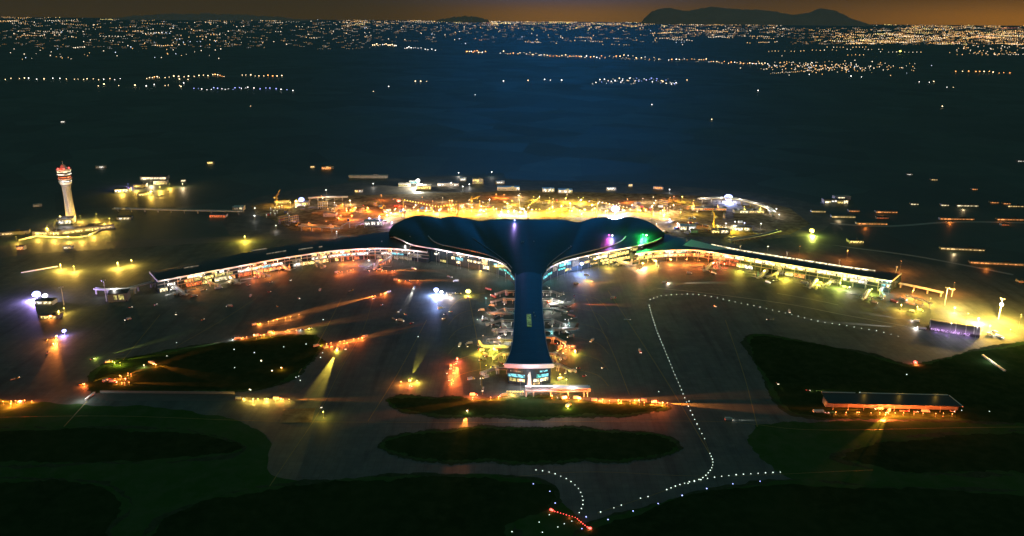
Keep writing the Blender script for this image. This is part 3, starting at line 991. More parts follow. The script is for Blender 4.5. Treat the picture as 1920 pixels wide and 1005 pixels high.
# hall windows: left front curve, right front curve
for x0, x1, z0, z1, k in [(847, 853, 12, 17, 'cream'), (855, 868, 12, 17, 'cyan'), (856, 863, 6, 10, 'cream'), (877, 885, 13, 17, 'cream'), (888, 893, 13, 17, 'cream'), (896, 903, 13, 17, 'cream'),
                          (904, 914, 13, 24, 'warm'), (906, 917, 5, 11, 'cream'), (926, 932, 16, 20, 'cyan'), (826, 836, 3, 7, 'olive'), (850, 872, 20, 23, 'dim'), (936, 943, 11, 14, 'teal'),
                          (944, 950, 12, 15, 'teal'), (951, 957, 11, 14, 'teal'), (958, 964, 9, 12, 'cyan'), (815, 820, 15, 18, 'white')]:
    HFac.window(x0, x1, z0, z1, W[k], HALL, 0.6)
for x0, x1, z0, z1, k in [(1019, 1026, 8, 12, 'cyan'), (1027, 1035, 9, 13, 'teal'), (1037, 1044, 12, 23, 'dim'), (1047, 1060, 10, 13, 'teal'), (1049, 1060, 16, 21, 'teal'), (1062, 1070, 16, 21, 'cyan'),
                          (1060, 1071, 5, 9, 'gold'), (1073, 1086, 10, 22, 'dim'), (1118, 1138, 15, 20, 'cream'), (1095, 1106, 11, 15, 'warm'), (1126, 1141, 8, 12, 'gold'), (1107, 1120, 6, 9, 'warm'),
                          (1142, 1156, 13, 18, 'gold'), (1143, 1170, 4, 9, 'gold'), (1158, 1178, 14, 20, 'gold'), (1160, 1186, 4, 9, 'warm'), (1182, 1200, 18, 23, 'olive'), (1130, 1150, 2, 6, 'gold')]:
    HFac.window(x0, x1, z0, z1, W[k], HALL, 0.6)

# --- pier
PL = [(966, 513), (966, 545), (965, 580), (963, 615), (961, 640), (957, 660), (951, 674), (946, 683)]
PR = [(1016, 513), (1016, 545), (1017, 580), (1020, 610), (1023, 635), (1027, 655), (1032, 670), (1038, 683)]
zp = 27.0
pl = resample([P(x, y, zp) for x, y in PL], 40)
pr = resample([P(x, y, zp) for x, y in PR], 40)
pw = MB()
li = [p.lerp(q, 0.07) for p, q in zip(pl, pr)]
ri = [q.lerp(p, 0.07) for p, q in zip(pl, pr)]
for side in (li, ri):
    for a, b in zip(side[:-1], side[1:]):
        t = (b - a).normalized()
        nn = Vector((-t.y, t.x, 0)) * 0.8
        pw.prism([(a.x, a.y), (b.x, b.y), (b.x + nn.x, b.y + nn.y), (a.x + nn.x, a.y + nn.y)], 0, 25.6)
tipL, tipR = li[-1], ri[-1]
# bowed tip wall
tip = []
for k in range(17):
    t = k / 16
    p = tipL.lerp(tipR, t)
    tip.append(Vector((p.x, p.y + 1.0 - 6.5 * math.sin(PI * t), 0)))
for a, b in zip(tip, tip[1:]):
    pw.prism([(a.x, a.y), (b.x, b.y), (b.x, b.y + 1.2), (a.x, a.y + 1.2)], 0, 25.6)
PIER = tpart(pw, 'pier', M['glass'], label='long straight pier with a flared end towards the viewer')
rowsP = []
for j, (a, b) in enumerate(zip(pl, pr)):
    row = []
    for k in range(15):
        t = k / 14
        p = a.lerp(b, t)
        s_ = math.sin(PI * t)
        bow = -8.0 * s_ * max(0, (j - 30) / 9) ** 1.5
        row.append((p.x, p.y + bow, p.z + 2.6 * s_))
    rowsP.append(row)
rp = MB()
rp.sheet(rowsP)
rp.sheet([[(x, y, z - 1.4) for x, y, z in reversed(r)] for r in rowsP])
rp.sheet([[r[0], (r[0][0], r[0][1], r[0][2] - 1.4)] for r in rowsP])
rp.sheet([[(r[-1][0], r[-1][1], r[-1][2] - 1.4), r[-1]] for r in rowsP])
tpart(rp, 'roof', M['roof'], PIER, smooth=True)
te = [Vector(q) for q in rowsP[-1]]
fb = MB()
fascia(te, 2.2, 5.8, 4.6, fb, out=1.0)
tpart(fb, 'fascia', M['trim'], PIER)
for side in (0, -1):
    ed = MB()
    pts = [Vector(r[side]) for r in rowsP]
    for a, b in zip(pts, pts[1:]):
        ed.bar(a, b, 0.7, 1.5)
    tpart(ed, 'eave', M['steel'], PIER)
sk = MB()
a, b = P(992, 589, 29.9), P(992, 612, 29.9)
sk.box(((a.x + b.x) / 2, (a.y + b.y) / 2, 29.7), (6.5, abs(a.y - b.y), 1.0))
tpart(sk, 'skylight', W['green'], PIER)
for x, y in [(1001, 586), (1003, 592)]:
    q = P(x, y, 30)
    tpart(MB().box(q, (1.5, 1.5, 1.5)), 'roof_vent', M['white'], PIER)
tf = Facade(tip, 0.0, 12)
for x0, x1, z0, z1, k in [(957, 970, 17.5, 19.5, 'dim'), (971, 980, 17.5, 19.5, 'dim'), (1012, 1026, 17.5, 19.5, 'cyan'), (952, 984, 10.5, 14.5, 'cyan'), (1006, 1014, 10.5, 14.5, 'teal'), (1015, 1028, 10.5, 14.5, 'cyan'),
                          (956, 968, 4.5, 8.5, 'olive'), (970, 984, 4.5, 8.5, 'warm'), (1000, 1011, 5, 9, 'cream'), (1013, 1020, 5, 9, 'cream'), (1021, 1028, 5, 9, 'cream'), (1000, 1012, 1, 3.5, 'warm')]:
    tf.window(x0, x1, z0, z1, W[k], PIER, 0.5)
# pointed glass porch on the pier end
q = tf.at(993)
po = MB()
vs = [(q.x - 3.5, q.y, 0), (q.x + 3.5, q.y, 0), (q.x + 1.2, q.y - 12, 0), (q.x - 3, q.y - 12, 0), (q.x - 1, q.y, 19), (q.x + 1, q.y, 19), (q.x - 0.5, q.y - 3, 18)]
po.add(vs, [(0, 3, 6, 4), (3, 2, 6), (2, 1, 5, 6), (4, 6, 5), (0, 1, 2, 3), (1, 0, 4, 5)])
tpart(po, 'porch', M['trim'], PIER)
lamp((q.x - 2, q.y - 17, 6), (1.0, 0.85, 0.8), 6000, 0.5)
stand_lamp((q.x - 12, q.y - 26, 20), (0.9, 0.82, 1.0), 26000, 'added to light the pier end')  # added pair that whitens the pier fascia
stand_lamp((q.x + 14, q.y - 26, 20), (0.9, 0.82, 1.0), 26000, 'added to light the pier end')
# side galleries of the pier, seen between the bridges
for side, xs_, sgn in ((li, 'L', -1), (ri, 'R', 1)):
    for j0, j1, z0, z1, k in [(4, 9, 8, 11, 'dim'), (11, 15, 8, 11, 'teal'), (20, 24, 8, 11, 'dim'), (26, 29, 8, 11, 'warm'), (31, 35, 8, 12, 'olive')]:
        mb = MB()
        for a, b in zip(side[j0:j1], side[j0 + 1:j1 + 1]):
            t = (b - a).normalized()
            nn = Vector((t.y, -t.x, 0))
            if nn.x * sgn < 0:
                nn = -nn
            a2, b2 = a + nn * 1.4, b + nn * 1.4
            mb.prism([(a.x, a.y), (b.x, b.y), (b2.x, b2.y), (a2.x, a2.y)], z0, z1)
        tpart(mb, 'window', W[k], PIER)
# floodlight posts on the rear edge of the right wing roof
for x, y0 in [(1388, 470), (1475, 483), (1573, 498), (1680, 511)]:
    q = P(x, y0, 24)
    mb = MB()
    mb.tube(q, q + Vector((0, 0, 10)), 0.7, 0.6, 8, 0)
    mb.box(q + Vector((0, 0, 10.6)), (3.0, 1.6, 1.4), 0, 0)
    tpart(mb, 'roof_post', M['white'], RW)
# ------------------------------------------------------------------ aeroplanes
def ground_heading(p, q):
    d = Vector(q) - Vector(p)
    return math.atan2(d.y, d.x)

def make_plane(label, fin, loc, rz, scale, group=None):
    t = thing('aeroplane', label, 'aeroplane', loc, rz, group)
    t.scale = (scale,) * 3
    r, zc = 2.35, 4.4
    fu = MB()
    prof = [(0.1, 22.3), (0.9, 21.7), (1.6, 20.6), (2.1, 19.0), (r, 16.5), (r, 0), (r, -9), (2.1, -13), (1.5, -17.5), (0.8, -21), (0.25, -22.6)]
    vs = []
    n = 16
    for rr, x in prof:
        lift = 0 if x > -9 else (-9 - x) * 0.09
        drop = -0.35 * max(0, (x - 17)) / 5
        for k in range(n):
            a = 2 * PI * k / n
            vs.append((x, rr * math.cos(a), zc + lift + drop + rr * math.sin(a)))
    fs = [(j * n + k, j * n + (k + 1) % n, (j + 1) * n + (k + 1) % n, (j + 1) * n + k) for j in range(len(prof) - 1) for k in range(n)]
    fs += [tuple(range(n))[::-1], tuple(range((len(prof) - 1) * n, len(prof) * n))]
    fu.add(vs, fs)
    fu.build('fuselage', M['paint_white'], t, smooth=True)
    for s in (-1, 1):
        w = MB()
        root = [(5.5, 1.8 * s, 3.3), (-3.5, 1.8 * s, 3.3)]
        kink = [(0.6, 8 * s, 3.8), (-4.0, 8 * s, 3.8)]
        tipp = [(-6.6, 20 * s, 4.9), (-8.6, 20 * s, 4.9)]
        wl = [(-8.6, 20.3 * s, 7.2), (-9.4, 20.3 * s, 7.2)]
        vs = []
        for (a, b), th in ((root, 0.75), (kink, 0.45), (tipp, 0.16), (wl, 0.08)):
            m_ = ((a[0] + b[0]) / 2 + 0.15 * (a[0] - b[0]), a[1])
            vs += [a, (m_[0], m_[1], a[2] + th), b, (m_[0], m_[1], a[2] - th)]
        fs = []
        for i in range(3):
            o = i * 4
            fs += [(o + k, o + (k + 1) % 4, o + 4 + (k + 1) % 4, o + 4 + k) for k in range(4)]
        fs += [(3, 2, 1, 0), (12, 13, 14, 15)]
        w.add(vs, fs)
        w.build('wing', M['steel'], t)
        e_ = MB()
        e_.lathe((2.2, 6.4 * s, 2.0), [(1.0, -2.6), (1.25, -1.2), (1.35, 0.6), (1.25, 2.0), (1.0, 2.3), (0.3, 1.6)], 12, 0, 'X')
        e_.bar((1.0, 6.4 * s, 3.2), (0.0, 6.4 * s, 3.8), 0.4, 1.4)
        e_.build('engine', M['paint_white'], t, smooth=True)
        tp = MB()
        tp.add([(-16.2, 0.8 * s, 5.6), (-19.6, 0.8 * s, 5.6), (-20.6, 7.4 * s, 6.3), (-19.2, 7.4 * s, 6.3), (-16.2, 0.8 * s, 5.2), (-19.6, 0.8 * s, 5.2), (-20.6, 7.4 * s, 6.1), (-19.2, 7.4 * s, 6.1)],
               [(0, 1, 2, 3), (7, 6, 5, 4), (0, 4, 5, 1), (1, 5, 6, 2), (2, 6, 7, 3), (3, 7, 4, 0)])
        tp.build('tailplane', M['steel'], t)
    f = MB()
    vs = []
    for s in (-0.22, 0.22):
        vs += [(-12.5, s, 6.6), (-15.0, s, 7.4), (-19.2, s * 0.5, 14.0), (-21.8, s * 0.5, 14.0), (-20.2, s, 6.9)]
    f.add(vs, [(0, 1, 2, 3, 4), (9, 8, 7, 6, 5)] + [(k, 5 + k, 5 + (k + 1) % 5, (k + 1) % 5) for k in range(5)])
    f.build('tail_fin', M[fin], t)
    c = MB()
    c.box((20.35, 0, zc + 0.72), (0.9, 2.2, 0.5), ry=0.6)
    c.build('cockpit_window', M['glass'], t)
    for s in (-1, 1):
        wr = MB()
        for k in range(26):
            wr.box((15 - k * 1.05, s * (r + 0.0), zc + 0.55), (0.45, 0.12, 0.5))
        wr.build('window_row', M['glass'], t)
    for x, y in ((17.5, 0), (-1.5, 2.9), (-1.5, -2.9)):
        g = MB()
        g.tube((x, y, 0.6), (x, y, 2.8), 0.16)
        for s in (-0.35, 0.35):
            g.tube((x, y + s - 0.15, 0.55), (x, y + s + 0.15, 0.55), 0.55, n=10)
        g.build('landing_gear', M['rubber'], t)
    return t

def dock(fac, tx, ty):
    """tail over a ground pixel, nose square to the facade"""
    tail = P(tx, ty, 0)
    best = min(range(len(fac.c)), key=lambda i: (fac.c[i] - tail).length)
    nn = frame(fac.c)[best][1]
    return tail, nn, math.atan2(nn.y, nn.x)
SC = 1.5
for fac, tx, ty, fin, lab in [(RF, 1186, 507, 'paint_white', 'white tailed jet parked nose-in where the right wing meets the hall'),
                              (RF, 1318, 516, 'fin_brown', 'jet with a dark brown fin before the red lit part of the right wing'),
                              (RF, 1418, 530, 'fin_teal', 'jet with a dark fin edged pale, at the middle of the yellow gallery'),
                              (RF, 1516, 549, 'fin_brown', 'jet with a brown fin in olive shade, second from the end of the right wing'),
                              (RF, 1616, 571, 'fin_dark', 'jet with a black green fin at the far end of the right wing'),
                              (LF, 352, 562, 'fin_dark', 'jet with a black fin at the outer end of the left wing'),
                              (LF, 452, 541, 'fin_dark', 'jet with a black fin between the orange and white lit stands of the left wing'),
                              (LF, 546, 515, 'fin_dark', 'jet with a black fin right of the red lit stand of the left wing'),
                              (LF, 700, 514, 'paint_white', 'white finned jet among glaring lamps on the inner left wing')]:
    tail, nn, rz = dock(fac, tx, ty)
    loc = tail + nn * 22 * SC
    make_plane(lab, fin, (loc.x, loc.y, 0.06), rz, SC, 'jets parked along the terminal wings')
for x, y, side, fin, lab in [(938, 592, 1, 'fin_dark', 'dark jet left of the pier, below the upper white bridge'), (925, 655, 1, 'paint_white', 'white jet in yellow light left of the pier end'),
                             (1052, 575, -1, 'paint_white', 'brightly lit white jet at the inner right side of the pier'), (1058, 622, -1, 'fin_dark', 'dim jet at the middle right side of the pier')]:
    p = P(x, y, 0)
    make_plane(lab, fin, (p.x, p.y, 0.06), 0 if side > 0 else PI, 1.0, 'jets parked beside the pier')

# ------------------------------------------------------------------ boarding bridges
def make_bridge(label, loc, rz, length, bend, mt='steel', group='boarding bridges beside the pier', name='jet_bridge'):
    t = thing(name, label, 'jet bridge', loc, rz, group)
    L1 = length * 0.42
    z = 8.0
    MB().box((L1 / 2, 0, z), (L1, 3.2, 3.0)).build('walkway', M['white'], t)
    g = MB()
    for s in (-1, 1):
        g.box((L1 / 2, s * 1.65, z + 0.2), (L1 * 0.94, 0.1, 1.3))
    g.build('walkway_window', M['glass'], t)
    ro = MB()
    ro.lathe((L1 + 2, 0, 0), [(0.9, 0), (0.9, z - 2.2), (2.9, z - 2.0), (2.9, z + 2.0), (0.4, z + 2.6)], 14)
    ro.build('rotunda', M['white'], t)
    a = Vector((L1 + 4, 0, z))
    b = Vector((length - 4, bend, z - 2.4))
    tu = MB()
    m_ = a.lerp(b, 0.52)
    tu.bar(a, m_, 3.0, 2.9)
    tu.bar(m_ - (b - a).normalized() * 1.0, b, 2.5, 2.4)
    tu.build('tunnel', M[mt], t)
    rl = MB()
    n_ = (b - a).cross(Vector((0, 0, 1))).normalized()
    for s in (-1, 1):
        rl.bar(a + n_ * 1.6 * s + Vector((0, 0, 1.7)), b + n_ * 1.35 * s + Vector((0, 0, 1.5)), 0.35)
        rl.build('roof_rail', M['trim'], t)
        rl = MB()
    d = (b - a).normalized()
    cb = MB()
    cb.box(b + d * 2.0, (4.2, 4.0, 3.3), math.atan2(d.y, d.x))
    cb.build('cab', M['white'], t)
    lg = b - d * 5
    for s in (-1, 1):
        l_ = MB()
        l_.tube((lg.x, lg.y + s * 1.7, 0.5), (lg.x, lg.y + s * 1.7, z), 0.35, 0.35)
        l_.box((lg.x, lg.y + s * 1.7, 0.45), (1.6, 0.7, 0.9))
        l_.build('leg', M['trim'], t)
    for x in (L1 * 0.35, L1 * 0.95):
        MB().tube((x, 0, 0), (x, 0, z - 1.4), 0.5, 0.5).build('leg', M['trim'], t)
    return t
# (pier side, pixel row, reach in px, bend)
for side, y, reach, bend, lab in [('L', 562, 48, 7, 'faint white boarding bridge, topmost on the left of the pier'), ('L', 599, 56, 9, 'pale boarding bridge with railings at mid left of the pier'),
                                  ('L', 637, 52, -5, 'brightly lit pink white boarding bridge left of the pier'), ('L', 689, 58, 8, 'dark green lit boarding bridge left of the pier end'),
                                  ('R', 560, 44, -6, 'cream lit boarding bridge, topmost on the right of the pier'), ('R', 600, 46, -8, 'grey boarding bridge at mid right of the pier'),
                                  ('R', 634, 44, -9, 'boarding bridge above the red lit stand right of the pier'), ('R', 684, 48, -8, 'long dark boarding bridge right of the pier end')]:
    edge = li if side == 'L' else ri
    g = P(950 if side == 'L' else 1030, y, 8)
    q = min(edge, key=lambda v: abs(v.y - g.y))
    k = pxsize((q.x, q.y, 8))
    make_bridge(lab, (q.x + (-1 if side == 'L' else 1), q.y, 0.06), PI if side == 'L' else 0, reach * k, bend * (1 if side == 'R' else 1))
for side, y, reach, bend, lab in [('L', 545, 40, 6, 'short dim boarding bridge where the pier meets the hall, left'), ('L', 580, 42, 6, 'narrow grey boarding bridge between the two topmost left of the pier'), ('L', 618, 44, -6, 'shaded boarding bridge just above the pink white one'),
                                  ('L', 662, 40, 7, 'boarding bridge over the yellow stand left of the pier'), ('R', 545, 40, -6, 'short pale boarding bridge where the pier meets the hall, right'), ('R', 580, 48, -6, 'pale double boarding bridge under the cream lit one'),
                                  ('R', 617, 44, 7, 'shaded boarding bridge above the red stand, right of the pier'), ('R', 662, 42, -6, 'boarding bridge over the yellow stand right of the pier')]:
    edge = li if side == 'L' else ri
    g = P(950 if side == 'L' else 1030, y, 8)
    q = min(edge, key=lambda v: abs(v.y - g.y))
    make_bridge(lab, (q.x + (-1 if side == 'L' else 1), q.y, 0.06), PI if side == 'L' else 0, reach * pxsize((q.x, q.y, 8)), bend)
for fac, x, lab in [(LF, 386, 'boarding bridge by the gold windows of the left wing'), (LF, 478, 'boarding bridge over the red stand of the left wing'),
                    (LF, 588, 'boarding bridge by the cream windows of the left wing'), (LF, 735, 'boarding bridge left of the hall junction'),
                    (RF, 1222, 'boarding bridge in gold light at the start of the right wing'), (RF, 1352, 'boarding bridge over the red lit stand of the right wing'),
                    (RF, 1462, 'boarding bridge at the middle of the right wing'), (RF, 1560, 'boarding bridge in olive light on the right wing'),
                    (RF, 1655, 'boarding bridge at the dark teal end of the right wing')]:
    q = fac.at(x)
    i = min(range(len(fac.c)), key=lambda j: (fac.c[j] - q).length)
    nn = -frame(fac.c)[i][1]
    make_bridge(lab, (q.x + nn.x * 0.7, q.y + nn.y * 0.7, 0.06), math.atan2(nn.y, nn.x), 40, random.choice((-8, 8)), 'steel', 'boarding bridges along the terminal wings')

# the white footbridge across the end of the pier
a, b = P(985, 729, 9), P(1103, 729, 9)
t = thing('footbridge', 'long white covered footbridge on columns across the end of the pier', 'footbridge', (a.x, a.y, 0.06), ground_heading(a, b))
L = (b - a).length
MB().box((L / 2, 0, 7.0), (L, 9.0, 0.8)).build('deck', M['concrete'], t)
rf = MB()
rf.box((L * 0.72, 0, 11.6), (L * 0.56, 9.6, 0.5))
rf.build('roof', M['trim'], t)
rf = MB()
rf.box((L * 0.22, 2.6, 11.2), (L * 0.44, 3.2, 0.4))
rf.build('roof', M['trim'], t)
for s in (-1, 1):
    tr = MB()
    y = s * 4.6
    tr.box((L / 2, y, 8.0), (L, 0.3, 0.5))
    tr.box((L / 2, y, 11.0), (L, 0.3, 0.4))
    nb = 18
    for k in range(nb):
        x0, x1 = L * k / nb, L * (k + 1) / nb
        tr.bar((x0, y, 8.0), (x0, y, 11.0), 0.25)
        tr.bar((x0, y, 8.0 if k % 2 else 11.0), (x1, y, 11.0 if k % 2 else 8.0), 0.2)
    tr.build('truss', M['trim'], t)
for x in (1, L * 0.13, L * 0.40, L * 0.68, L * 0.93, L - 1):
    MB().tube((x, -3.6, 0), (x, -3.6, 6.8), 0.5, 0.5).build('column', M['trim'], t)
    MB().tube((x, 3.6, 0), (x, 3.6, 6.8), 0.5, 0.5).build('column', M['trim'], t)
cap = MB()
cap.box((L + 1.2, 0, 9.2), (2.4, 9.0, 4.4))
cap.build('end_cabin', M['white'], t)
lamp(Vector((b.x - 20, b.y - 7, 15)), 'white', 9000)
lamp(Vector((b.x - 45, b.y + 6, 15)), 'white', 7000)
a2, b2 = P(949, 731, 8), P(984, 731, 8)
t = thing('walkway', 'short yellow lit walkway left of the white footbridge', 'walkway', (a2.x, a2.y, 0.06), ground_heading(a2, b2))
L = (b2 - a2).length - 1
MB().box((L / 2, 0, 5.5), (L, 4, 0.5)).build('deck', M['concrete'], t)
for k in range(7):
    MB().box((L * (k + 0.5) / 7, -2.0, 6.5), (L / 7 - 0.8, 0.3, 1.8)).build('panel', W['gold'], t)
for x in (1.5, L / 2, L - 1.5):
    MB().tube((x, 0, 0), (x, 0, 5.3), 0.4).build('leg', M['steel'], t)

# ------------------------------------------------------------------ control tower
p = P(134, 411, 0)
t = thing('control_tower', 'tall white airport control tower with ringed cab floors and a red top at far left', 'control tower', (p.x, p.y, 0))
k = pxsize((p.x, p.y, 60))
Ht = 102 * k / 0.975
u = Ht / 102
sh = MB()
sh.lathe((0, 0, 0), [(8.6 * u, 0), (8.0 * u, 12 * u), (7.2 * u, 34 * u), (6.9 * u, 55 * u), (7.6 * u, 62 * u), (9.2 * u, 66 * u)], 24)
sh.build('shaft', M['wall'], t, smooth=True)
sr = MB()
sr.box((-3.0 * u, -7.2 * u, 32 * u), (1.0 * u, 1.6 * u, 58 * u))
sr.build('rib', M['concrete'], t)
sr = MB()
sr.box((2.6 * u, -7.2 * u, 32 * u), (1.0 * u, 1.6 * u, 58 * u))
sr.build('rib', M['concrete'], t)
for z0, z1, r0, r1, mt in [(66, 70, 9.2, 10.4, 'white'), (70.6, 73.6, 9.9, 10.6, 'glass'), (74.4, 77.2, 10.6, 11.4, 'white'), (83.0, 86.0, 10.4, 11.6, 'white'), (77.8, 82.4, 10.0, 10.0, 'glass'), (91.5, 93.6, 12.2, 12.2, 'trim'),
                           (86.6, 91.0, 9.6, 11.2, 'glass')]:
    MB().lathe((0, 0, 0), [(r0 * u * 0.3, z0 * u), (r0 * u, z0 * u + 0.02), (r1 * u, z1 * u), (r1 * u * 0.3, z1 * u + 0.02)], 28).build('cab_floor', M[mt], t, smooth=False)
for z0, z1, r, k_ in [(71.0, 72.6, 10.55, 'white'), (78.6, 80.4, 10.2, 'red'), (76.2, 77.0, 11.6, 'red'), (88.6, 90.6, 11.2, 'cream'), (84.2, 85.4, 11.7, 'white')]:
    MB().lathe((0, 0, 0), [(r * u * 0.98, z0 * u), (r * u, z0 * u + 0.05), (r * u, z1 * u), (r * u * 0.98, z1 * u + 0.05)], 28).build('lit_band', W[k_], t)
MB().lathe((0, 0, 0), [(8.5 * u, 93.6 * u), (7.0 * u, 96 * u), (4.6 * u, 97.5 * u), (4.2 * u, 100.5 * u), (1.5 * u, 102 * u)], 20).build('cap', M['wall'], t, smooth=True)
MB().tube((0, 0, 101 * u), (0, 0, 109 * u), 0.5 * u, 0.15 * u).build('antenna', M['steel'], t)
for a_ in (0.6, 2.4, 3.9, 5.3):
    MB().ball((9 * u * math.cos(a_), 9 * u * math.sin(a_), 95 * u), 1.3 * u).build('beacon', E['red'], t)
lamp((p.x, p.y - 16 * u, 98 * u), 'red', 16000, 1)
lamp((p.x - 12, p.y - 18 * u, 84 * u), 'red', 4000, 1)
lamp((p.x + 4, p.y - 34, 28), (1, 0.88, 0.84), 22000, 1)
lamp((p.x - 10, p.y - 30, 60), (1, 0.88, 0.86), 12000, 1)
lamp((p.x + 6, p.y - 26, 82), (1, 0.80, 0.78), 8000, 1)

# ------------------------------------------------------------------ buildings
def building(label, px, py, w, d, h, rz=0.0, wins=(), wall='wall', roof='roof_dark', cat='building', name='building', pitch=0.0, door=True, group=None):
    """front face towards -Y before turning; px, py is the middle of the foot of the front"""
    p = P(px, py, 0)
    t = thing(name, label, cat, (p.x, p.y, 0.0), rz, group)
    MB().box((0, d / 2, h / 2), (w, d, h)).build('wall', M[wall], t)
    r_ = MB()
    if pitch:
        r_.add([(-w / 2 - 0.6, -0.6, h), (w / 2 + 0.6, -0.6, h), (w / 2 + 0.6, d + 0.6, h), (-w / 2 - 0.6, d + 0.6, h), (-w / 2 - 0.6, d / 2, h + pitch), (w / 2 + 0.6, d / 2, h + pitch)],
               [(0, 1, 5, 4), (2, 3, 4, 5), (0, 4, 3), (1, 2, 5), (3, 2, 1, 0)])
    else:
        r_.box((0, d / 2, h + 0.3), (w + 1.2, d + 1.2, 0.6))
        r_.box((w * 0.2, d * 0.55, h + 1.3), (w * 0.12, d * 0.2, 1.4))
    r_.build('roof', M[roof], t)
    for x0, x1, z0, z1, k in wins:
        MB().box(((x0 + x1) / 2 * w, -0.06, (z0 + z1) / 2 * h), ((x1 - x0) * w, 0.5, (z1 - z0) * h)).build('window', W[k], t)
    if door:
        MB().box((w * 0.42, -0.1, 1.1), (min(2.0, w * 0.06), 0.4, 2.2)).build('door', M['dark'], t)
    return t
def K(px, py):
    return pxsize(P(px, py, 0))
# tower compound
k = K(150, 420)
building('long low dark roofed block slanting across the control tower yard', 165, 434, 88 * k, 22, 9, 0.62, [(-.45, -.1, .2, .6, 'gold'), (-.05, .2, .2, .6, 'gold'), (.24, .46, .2, .6, 'warm')])
building('low dark roofed block at the left of the control tower yard', 88, 441, 50 * k, 26, 8, 0.05, [(-.4, .0, .15, .7, 'gold'), (.08, .42, .15, .7, 'gold')])
building('grey flat block at the foot of the control tower', 122, 421, 26 * k, 30, 12, 0.25, [(-.4, -.1, .2, .8, 'white'), (0, .4, .15, .75, 'cream')], 'white')
building('dim shed at the far left edge left of the tower yard', 18, 441, 60 * k, 20, 7, 0.35, [(-.2, .1, .2, .6, 'warm')])
t = thing('yard_wall', 'bright yellow lit boundary wall round the control tower yard', 'wall', P(150, 446, 0))
pts = [P(x, y, 0) for x, y in [(35, 452), (68, 444), (110, 446.5), (148, 446), (165, 443), (188, 432), (212, 420)]]
o_ = Vector(t.location)
mb = MB()
for a, b in zip(pts, pts[1:]):
    mb.bar(a - o_ + Vector((0, 0, 1.6)), b - o_ + Vector((0, 0, 1.6)), 0.6, 3.2)
mb.build('wall', M['white'], t)
for x, y, pw_ in [(70, 438, 50000), (100, 439, 70000), (128, 443, 60000), (152, 441, 60000), (174, 432, 60000), (196, 420, 60000), (150, 405, 50000), (180, 402, 40000), (88, 424, 40000), (205, 410, 40000), (112, 405, 40000), (30, 444, 22000)]:
    stand_lamp(P(x, y, 11), 'gold', pw_ * 1.4, 'in the control tower yard')
building('small lit hut right of the control tower yard', 232, 412, 26 * k, 14, 6, 0.1, [(-.4, -.1, .2, .7, 'white'), (.0, .4, .2, .7, 'cream')])
# far left compound
k = K(270, 360)
building('long lit shed at the back of the far left compound', 288, 337, 52 * k, 26, 9, 0.1, [(-.46, -.02, .15, .7, 'cream'), (.02, .46, .15, .7, 'cream')])
building('pale roofed shed second from the back of the far left compound', 300, 346, 24 * k, 24, 9, 0.15, [(-.4, .4, .1, .5, 'gold')], roof='concrete')
building('brightest white fronted shed of the far left compound', 229, 361, 26 * k, 26, 9, 0.25, [(-.45, -.05, .15, .9, 'white'), (.05, .45, .1, .9, 'cream')])
building('row of gold lit huts at the front of the far left compound', 272, 367, 26 * k, 16, 7, 0.5, [(-.4, -.05, .2, .7, 'gold'), (.05, .4, .2, .7, 'gold')])
building('small lit hut at the right end of the far left compound', 344, 341, 10 * k, 12, 6, 0.4, [(-.4, .4, .2, .8, 'cream')])
building('dark block in the middle of the far left compound', 262, 352, 22 * k, 22, 8, 0.2, [(-.4, .1, .4, .8, 'olive')])
for x, y, c, pw_ in [(228, 356, 'gold', 90000), (255, 350, 'gold', 70000), (282, 360, 'gold', 70000), (300, 350, 'gold', 90000), (318, 345, 'gold', 60000), (240, 345, 'violet', 60000), (283, 341, 'warm', 60000), (342, 344, 'warm', 30000)]:
    stand_lamp(P(x, y, 10), c, pw_ * 1.3, 'in the far left compound')
